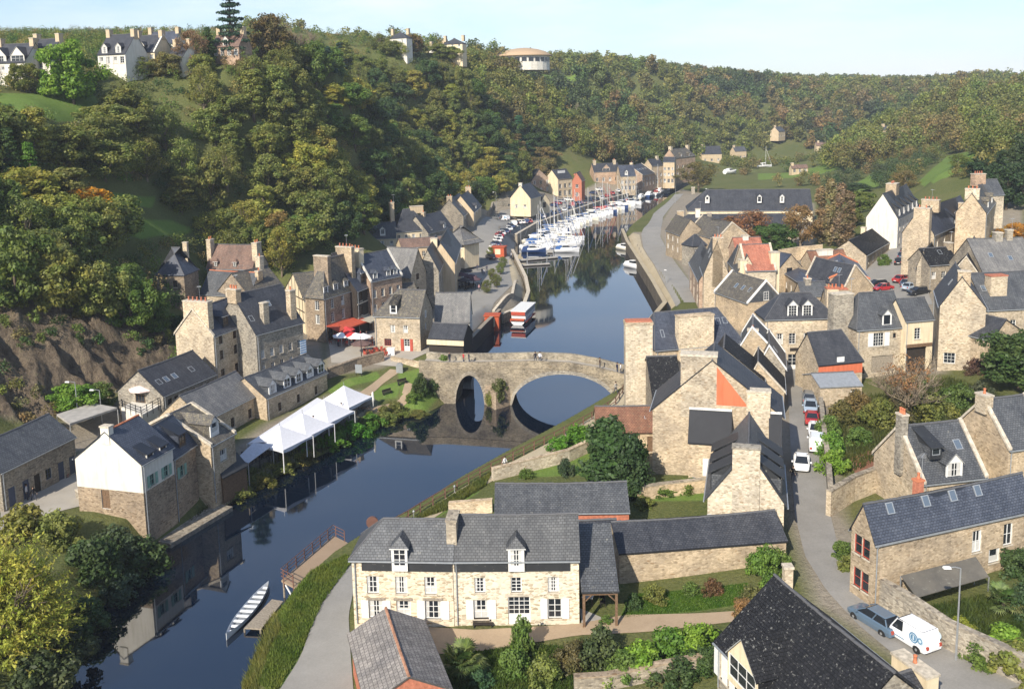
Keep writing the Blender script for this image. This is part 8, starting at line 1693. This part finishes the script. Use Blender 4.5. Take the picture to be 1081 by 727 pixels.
    shrub(x, y, h, w, c, l)
o = shrub(645, 522, 8.2, 8.0, (.045, .075, .028), 'big dense dark conifer hedge behind the barn', 'yew', 'conifer_hedge', depth=5.0); o = shrub(668, 524, 6.6, 4.5, (.035, .06, .025), 'darker right end of the conifer hedge behind the barn', 'yew', 'conifer_hedge')
c_, s_ = math.cos(bang), math.sin(bang)
for dx, dy, z, h, w, c, l in ((.4,-1.1,1.2,3.2,2.8,(.08,.09,.035),'ivy bush growing on the bridge pier'),(-.9,-.9,.3,2.2,2.0,OLV,'small ivy clump on the left of the bridge pier')):
    X = xc+dx; shrub(0, 0, h, w, c, l, loc=(bA[0]+c_*X-s_*dy, bA[1]+s_*X+c_*dy, z))
# trees around the town
t_px('thin0', 737, 203, 15, 10, (.12, .105, .04), 'large olive tree where the promenade meets the warehouse'); t_px('thin1', 792, 262, 11, 8, (.17, .09, .05), 'broad russet tree in front of the warehouse'); t_px('round2', 818, 268, 8.5, 6.5, (.05, .10, .025), 'green tree between the russet tree and the poplars'); t_px('thin0', 845, 262, 12, 6, (.16, .11, .055), 'tan tree left of the poplars'); t_px('round4', 802, 250, 7, 4.5, OLV, 'olive tree behind the pale gable')
for x, y, h, l in ((866,258,15,'leftmost bare poplar of the clump'),(876,260,17,'tallest bare poplar of the clump'),(886,261,16,'third bare poplar of the clump'),(895,262,14,'rightmost bare poplar of the clump')): t_px('poplar', x, y, h, 2.2, (.17, .135, .085), 'tan '+l+' behind the blue roofs', name='poplar_tree')
t_px('round1', 908, 225, 7, 4.5, (.10, .11, .035), 'olive tree left of the white gabled house'); t_px('round0', 897, 240, 6, 4, OLV, 'low olive tree beside the black roofed long house'); t_px('thin1', 955, 200, 7, 5, (.13, .10, .05), 'brown tree behind the white gabled house'); t_px('round3', 905, 205, 4, 6, DRK, 'dark flat-topped hedge tree in the fields')
t_px('thin0', 1073, 262, 6, 5, (.34, .16, .03), 'orange autumn tree at the right edge'); t_px('round2', 1062, 222, 13, 6, (.03, .05, .02), 'tall dark tree above the orange tree'); t_px('round1', 1078, 205, 15, 7, (.035, .05, .022), 'tall dark tree at the right edge of the fields'); t_px('round3', 1035, 192, 7, 5, (.028, .055, .025), 'dark round tree beside the green field'); t_px('round0', 1035, 262, 4.6, 5, (.17, .15, .04), 'yellow-green bushy tree above the barn roof'); t_px('round4', 1062, 262, 4.2, 4.5, (.13, .13, .04), 'olive bushy tree right above the barn roof'); t_px('thin1', 1012, 178, 5, 4, OLV, 'small grey-green tree in the green field corner')
t_px('round0', 1076, 412, 8.5, 5.2, (.045, .075, .025), 'dense dark green tree at the right edge beside the gables'); t_px('round4', 1060, 400, 5, 3.2, DRK, 'small dark tree left of the dense green one'); t_px('bare1', 955, 446, 9.5, 5.6, OLV, 'bare spreading tree with pale limbs in the walled garden', name='bare_tree')
tc, tt = make_crown(120, 'round', 3.6, 4.5, 9.8, n=40, cr=.9, leaves=40, size=.16); CROWN['rtwig'] = (tc, make_trunk(tt, 5, 8.5, .12, .2, 'bark_l', 20)); t_px('rtwig', 955, 447, 10, 4.4, (.17, .10, .055), 'haze of russet twigs on the walled garden tree', name='broadleaf_tree')
for i, (x, y) in enumerate(((518,272),(528,290),(524,304),(514,310),(520,297),(531,283))): t_px('thin%d' % (i % 2), x, y, 3.6, 1.5, (.11, .12, .04), 'small tub tree in the row on the harbour terrace'); 
for o in bpy.data.objects:
    if o.get('label') == 'small tub tree in the row on the harbour terrace': o['group'] = 'tub trees on the harbour terrace'
for x, y, h, r, k, c, l in ((905,158,9,5,'round1',(.05,.06,.05),'dark tree in the far valley'),(470,408,5.5,1.6,'tall0',(.10,.13,.04),'slim tall plant at the garden end of the bridge'),(440,442,1.5,2.0,'round3',(.14,.15,.05),'pale waterside shrub below the garden')): t_px(k, x, y, h, r, c, l)
# palms
def palm(px, py, h, r, label):
    P = ground(px, py); e = empty('palm_tree', P, 0, label, 'palm'); e['kind'] = 'thing'; rng = random.Random(px); MB().tube([(0, 0, -.3), (.05, 0, h*.35)], [.16, .12], MT['bark'], 7).build('trunk', None, e)
    for k in range(26):
        a = rng.random()*6.28; el = rng.uniform(-.1, 1.2); b = Vector((0, 0, h*.35)); d = Vector((math.cos(a)*math.cos(el), math.sin(a)*math.cos(el), math.sin(el))); tip = b+d*r*.62; mb = MB(); mb.tube([tuple(b), tuple(tip)], .018, MT['leaf'], 3, False)
        sd_ = d.cross(Vector((0, 0, 1))); sd_ = sd_.normalized() if sd_.length > .05 else Vector((1, 0, 0)); nrm = sd_.cross(d)
        for j in range(15):
            t = (j-7)/7*1.9; fd = (d*math.cos(t)+sd_*math.sin(t)).normalized(); ln = r*.48*(1-.25*abs(t)/1.9)*rng.uniform(.85, 1.1); dr = Vector((0, 0, -.16*ln)); w = fd.cross(nrm).normalized()*.035*r
            m_ = tip+fd*ln*.5+Vector((0, 0, .05)); mb.face([tuple(tip), tuple(m_-w), tuple(tip+fd*ln+dr), tuple(m_+w)], MT['leaf'])
        c = mb.build('frond', None, e); c.color = jit((.10, .13, .05), .25)
palm(487, 716, 3.2, 2.0, 'fan palm beside the small garage'); palm(1058, 648, 2.8, 1.7, 'fan palm in the lower right garden')
# grass fringes
def tufts(name, pxs, n, hgt, col, label, w=.05):
    Q = [ground(*p) for p in pxs]; xs, ys = [q[0] for q in Q], [q[1] for q in Q]; P = np.array([q[:2] for q in Q]); rng = np.random.default_rng(len(pxs)*7+n); X = rng.uniform(min(xs), max(xs), n*3); Y = rng.uniform(min(ys), max(ys), n*3); k = inpoly(X, Y, P); X, Y = X[k][:n], Y[k][:n]; Z = gz(X, Y); ok = Z > .03; X, Y, Z = X[ok], Y[ok], Z[ok]; m = len(X)
    a = rng.random(m)*6.28; h = hgt*(.4+.8*rng.random(m)); lean = rng.normal(size=(m, 2))*.3*h[:, None]; dx, dy = np.cos(a)*w, np.sin(a)*w
    V = np.stack([np.stack([X-dx, Y-dy, Z-.02], 1), np.stack([X+dx, Y+dy, Z-.02], 1), np.stack([X+lean[:, 0]+dx*.2, Y+lean[:, 1]+dy*.2, Z+h], 1), np.stack([X+lean[:, 0]-dx*.2, Y+lean[:, 1]-dy*.2, Z+h], 1)], 1).reshape(-1, 3)
    o = link(name, raw_mesh(name, V, np.arange(len(V)), MT['leaf'])); o.color = (*col, 1); return tag(o, label, 'grass', kind='stuff')
tufts('bank_grass', [(255,727),(262,700),(280,665),(306,632),(366,588),(372,594),(340,640),(318,690),(288,735)], 26000, .30, (.15, .20, .045), 'rough grass on the river bank beside the path', .045)
tufts('reeds', [(252,730),(262,690),(275,662),(290,650),(296,668),(280,700),(272,735)], 6000, .7, (.19, .19, .06), 'dry reeds along the water edge', .04)
tufts('lawn_grass', [(655,653),(785,640),(790,618),(665,628)], 14000, .10, (.075, .15, .022), 'mown lawn under the garden wall', .04)
tufts('bank_grass', [(430,552),(480,524),(520,500),(512,514),(470,540)], 7000, .4, (.13, .15, .04), 'grass verge beside the towpath', .06)
tufts('garden_grass', [(470,695),(560,684),(640,690),(760,676),(764,704),(606,733),(470,735)], 16000, .3, (.07, .115, .025), 'rough grass between the garden shrubs', .05)
tufts('bank_grass', [(165,590),(215,550),(242,534),(303,500),(353,475),(397,453),(392,444),(350,462),(300,485),(250,515),(215,540)], 12000, .8, (.085, .10, .03), 'weeds hanging over the left river bank', .07)
tufts('garden_weeds', [(945,650),(1081,625),(1095,720),(1010,684)], 14000, .4, (.07, .10, .028), 'overgrown grass in the lower right garden', .05)
tufts('garden_weeds', [(880,430),(1000,400),(1060,420),(960,470),(890,505)], 12000, .6, (.085, .10, .03), 'weeds in the walled garden', .06)
# small things
P = ground(732, 512); b_ = MB(); b_.lathe([(.24, 0), (.30, .25), (.30, .6), (.25, .85), (.1, .88)], flat('blue_plastic', (.02, .09, .42), .4), 12); tag(b_.build('barrel', loc=P, smooth=True), 'blue plastic barrel in the scruffy garden', 'barrel', kind='thing')
sheetroof('plastic_roof', 'corrugated plastic lean-to roof in front of the blue roofed house', [(951,608),(968,631),(1044,609),(1030,588)], 0, tiles('corrugated_plastic', (.30, .28, .24), (.36, .34, .29), lich=.6, bw=.12, bh=3, rough=.5), 'lean-to', .06, True, zs=[7.0, 6.2, 6.2, 7.0])
tb = MB(); tb.box(-1.1, 1.1, -.45, .45, .72, .76, MT['wpaint'])
for sx in (-1, 1):
    for sy in (-.38, .38): tb.box(sx*.95-.03, sx*.95+.03, sy-.03, sy+.03, 0, .72, MT['wood'])
P = at(624, 643, 3.3); tag(tb.build('garden_table', loc=(P[0], P[1]+1.5, 3.3), rz=1.3), 'table with a white cloth under the open carport', 'table', kind='thing')
for k in range(3): c = link('chair', CHR, loc=(P[0]+1.0, P[1]+.4+k*.8, 3.3), rz=-1.57); tag(c, 'wooden chair beside the table under the carport', 'chair', 'chairs under the carport', 'thing')
bn = MB(); bn.box(-.8, .8, -.2, .2, .42, .47, MT['wood_k']); bn.box(-.8, .8, .18, .22, .5, .85, MT['wood_k'])
for s_ in (-.7, .7): bn.box(s_-.04, s_+.04, -.18, .18, 0, .42, MT['iron'])
BN = bn.mesh('bench')
for (x, y, r, l) in ((425,406,.7,'dark bench on the right of the small lawn'),(409,417,.8,'dark bench at the lower edge of the small lawn'),(510,664,0,'low white bench seat against the pale row house')): o = link('bench', BN, loc=ground(x, y)+np.array([0, 0, .06]), rz=r); tag(o, l, 'bench', kind='thing')
sg_ = MB(); sg_.box(-.55, .55, -.04, .04, .5, 1.8, MT['zinc']); sg_.box(-.5, -.42, -.05, .05, -.3, .5, MT['iron']); sg_.box(.42, .5, -.05, .05, -.3, .5, MT['iron']); tag(sg_.build('information_board', loc=ground(379,397), rz=-.3), 'grey information board against the curved retaining wall', 'sign', kind='thing')
ut = MB(); ut.box(-.5, .5, -.3, .3, -.2, 1.3, MT['steel']); ut.hexa([(-.55, -.35, 1.3), (.55, -.35, 1.3), (.55, .35, 1.3), (-.55, .35, 1.3), (-.3, -.35, 1.6), (.3, -.35, 1.6), (.3, .35, 1.6), (-.3, .35, 1.6)], MT['steel']); tag(ut.build('utility_cabinet', loc=ground(422,394)), 'pale grey cabinet at the start of the garden path', 'cabinet', kind='thing')
mh = MB(); mh.lathe([(.36, 0), (.36, .03)], MT['iron'], 16); tag(mh.build('manhole_cover', loc=ground(849,540)+np.array([0, 0, .065])), 'round iron manhole cover in the street', 'manhole cover', kind='thing')
for x, y, l in ((748,548,'left white dish on the shed roof'),(741,550,'right-facing white dish on the shed roof')):
    d_ = MB(); d_.lathe([(.05, 0), (.35, .06), (.5, .16), (.48, .17), (.3, .09)], MT['wpaint'], 14); e = d_.build('dish', loc=at(x, y, 7.0)); e.rotation_euler = (1.2, 0, .5 if x > 745 else 1.4); tag(e, l, 'satellite dish', kind='thing'); e.name = 'satellite_dish'
# rusty water wheel stub behind the row house
P = at(391, 553, 6); ww = MB(); ww.lathe([(.38, -.12), (.52, -.12), (.52, .12), (.38, .12)], MT['rust'], 18); e = ww.build('iron_wheel', loc=at(393, 551, 8.2)); e.rotation_euler = (math.pi/2, 0, .2); tag(e, 'rusty iron wheel standing behind the river end of the row house', 'wheel', kind='thing')
# mossy stone gate post by the lawn
gp = MB(); gp.box(-.35, .35, -.35, .35, -.5, 2.2, MT['s_cream']); gp.box(-.42, .42, -.42, .42, 2.2, 2.4, MT['coping']); tag(gp.build('gate_post', loc=ground(831,625)), 'pale stone gate post beside the street and black roof', 'gate post', kind='thing')
for (x, y, l) in ((71,504,'red plastic chair on the paving by the white house'),): o = link('chair', CHR_R, loc=ground(x, y)); tag(o, l, 'chair', kind='thing')
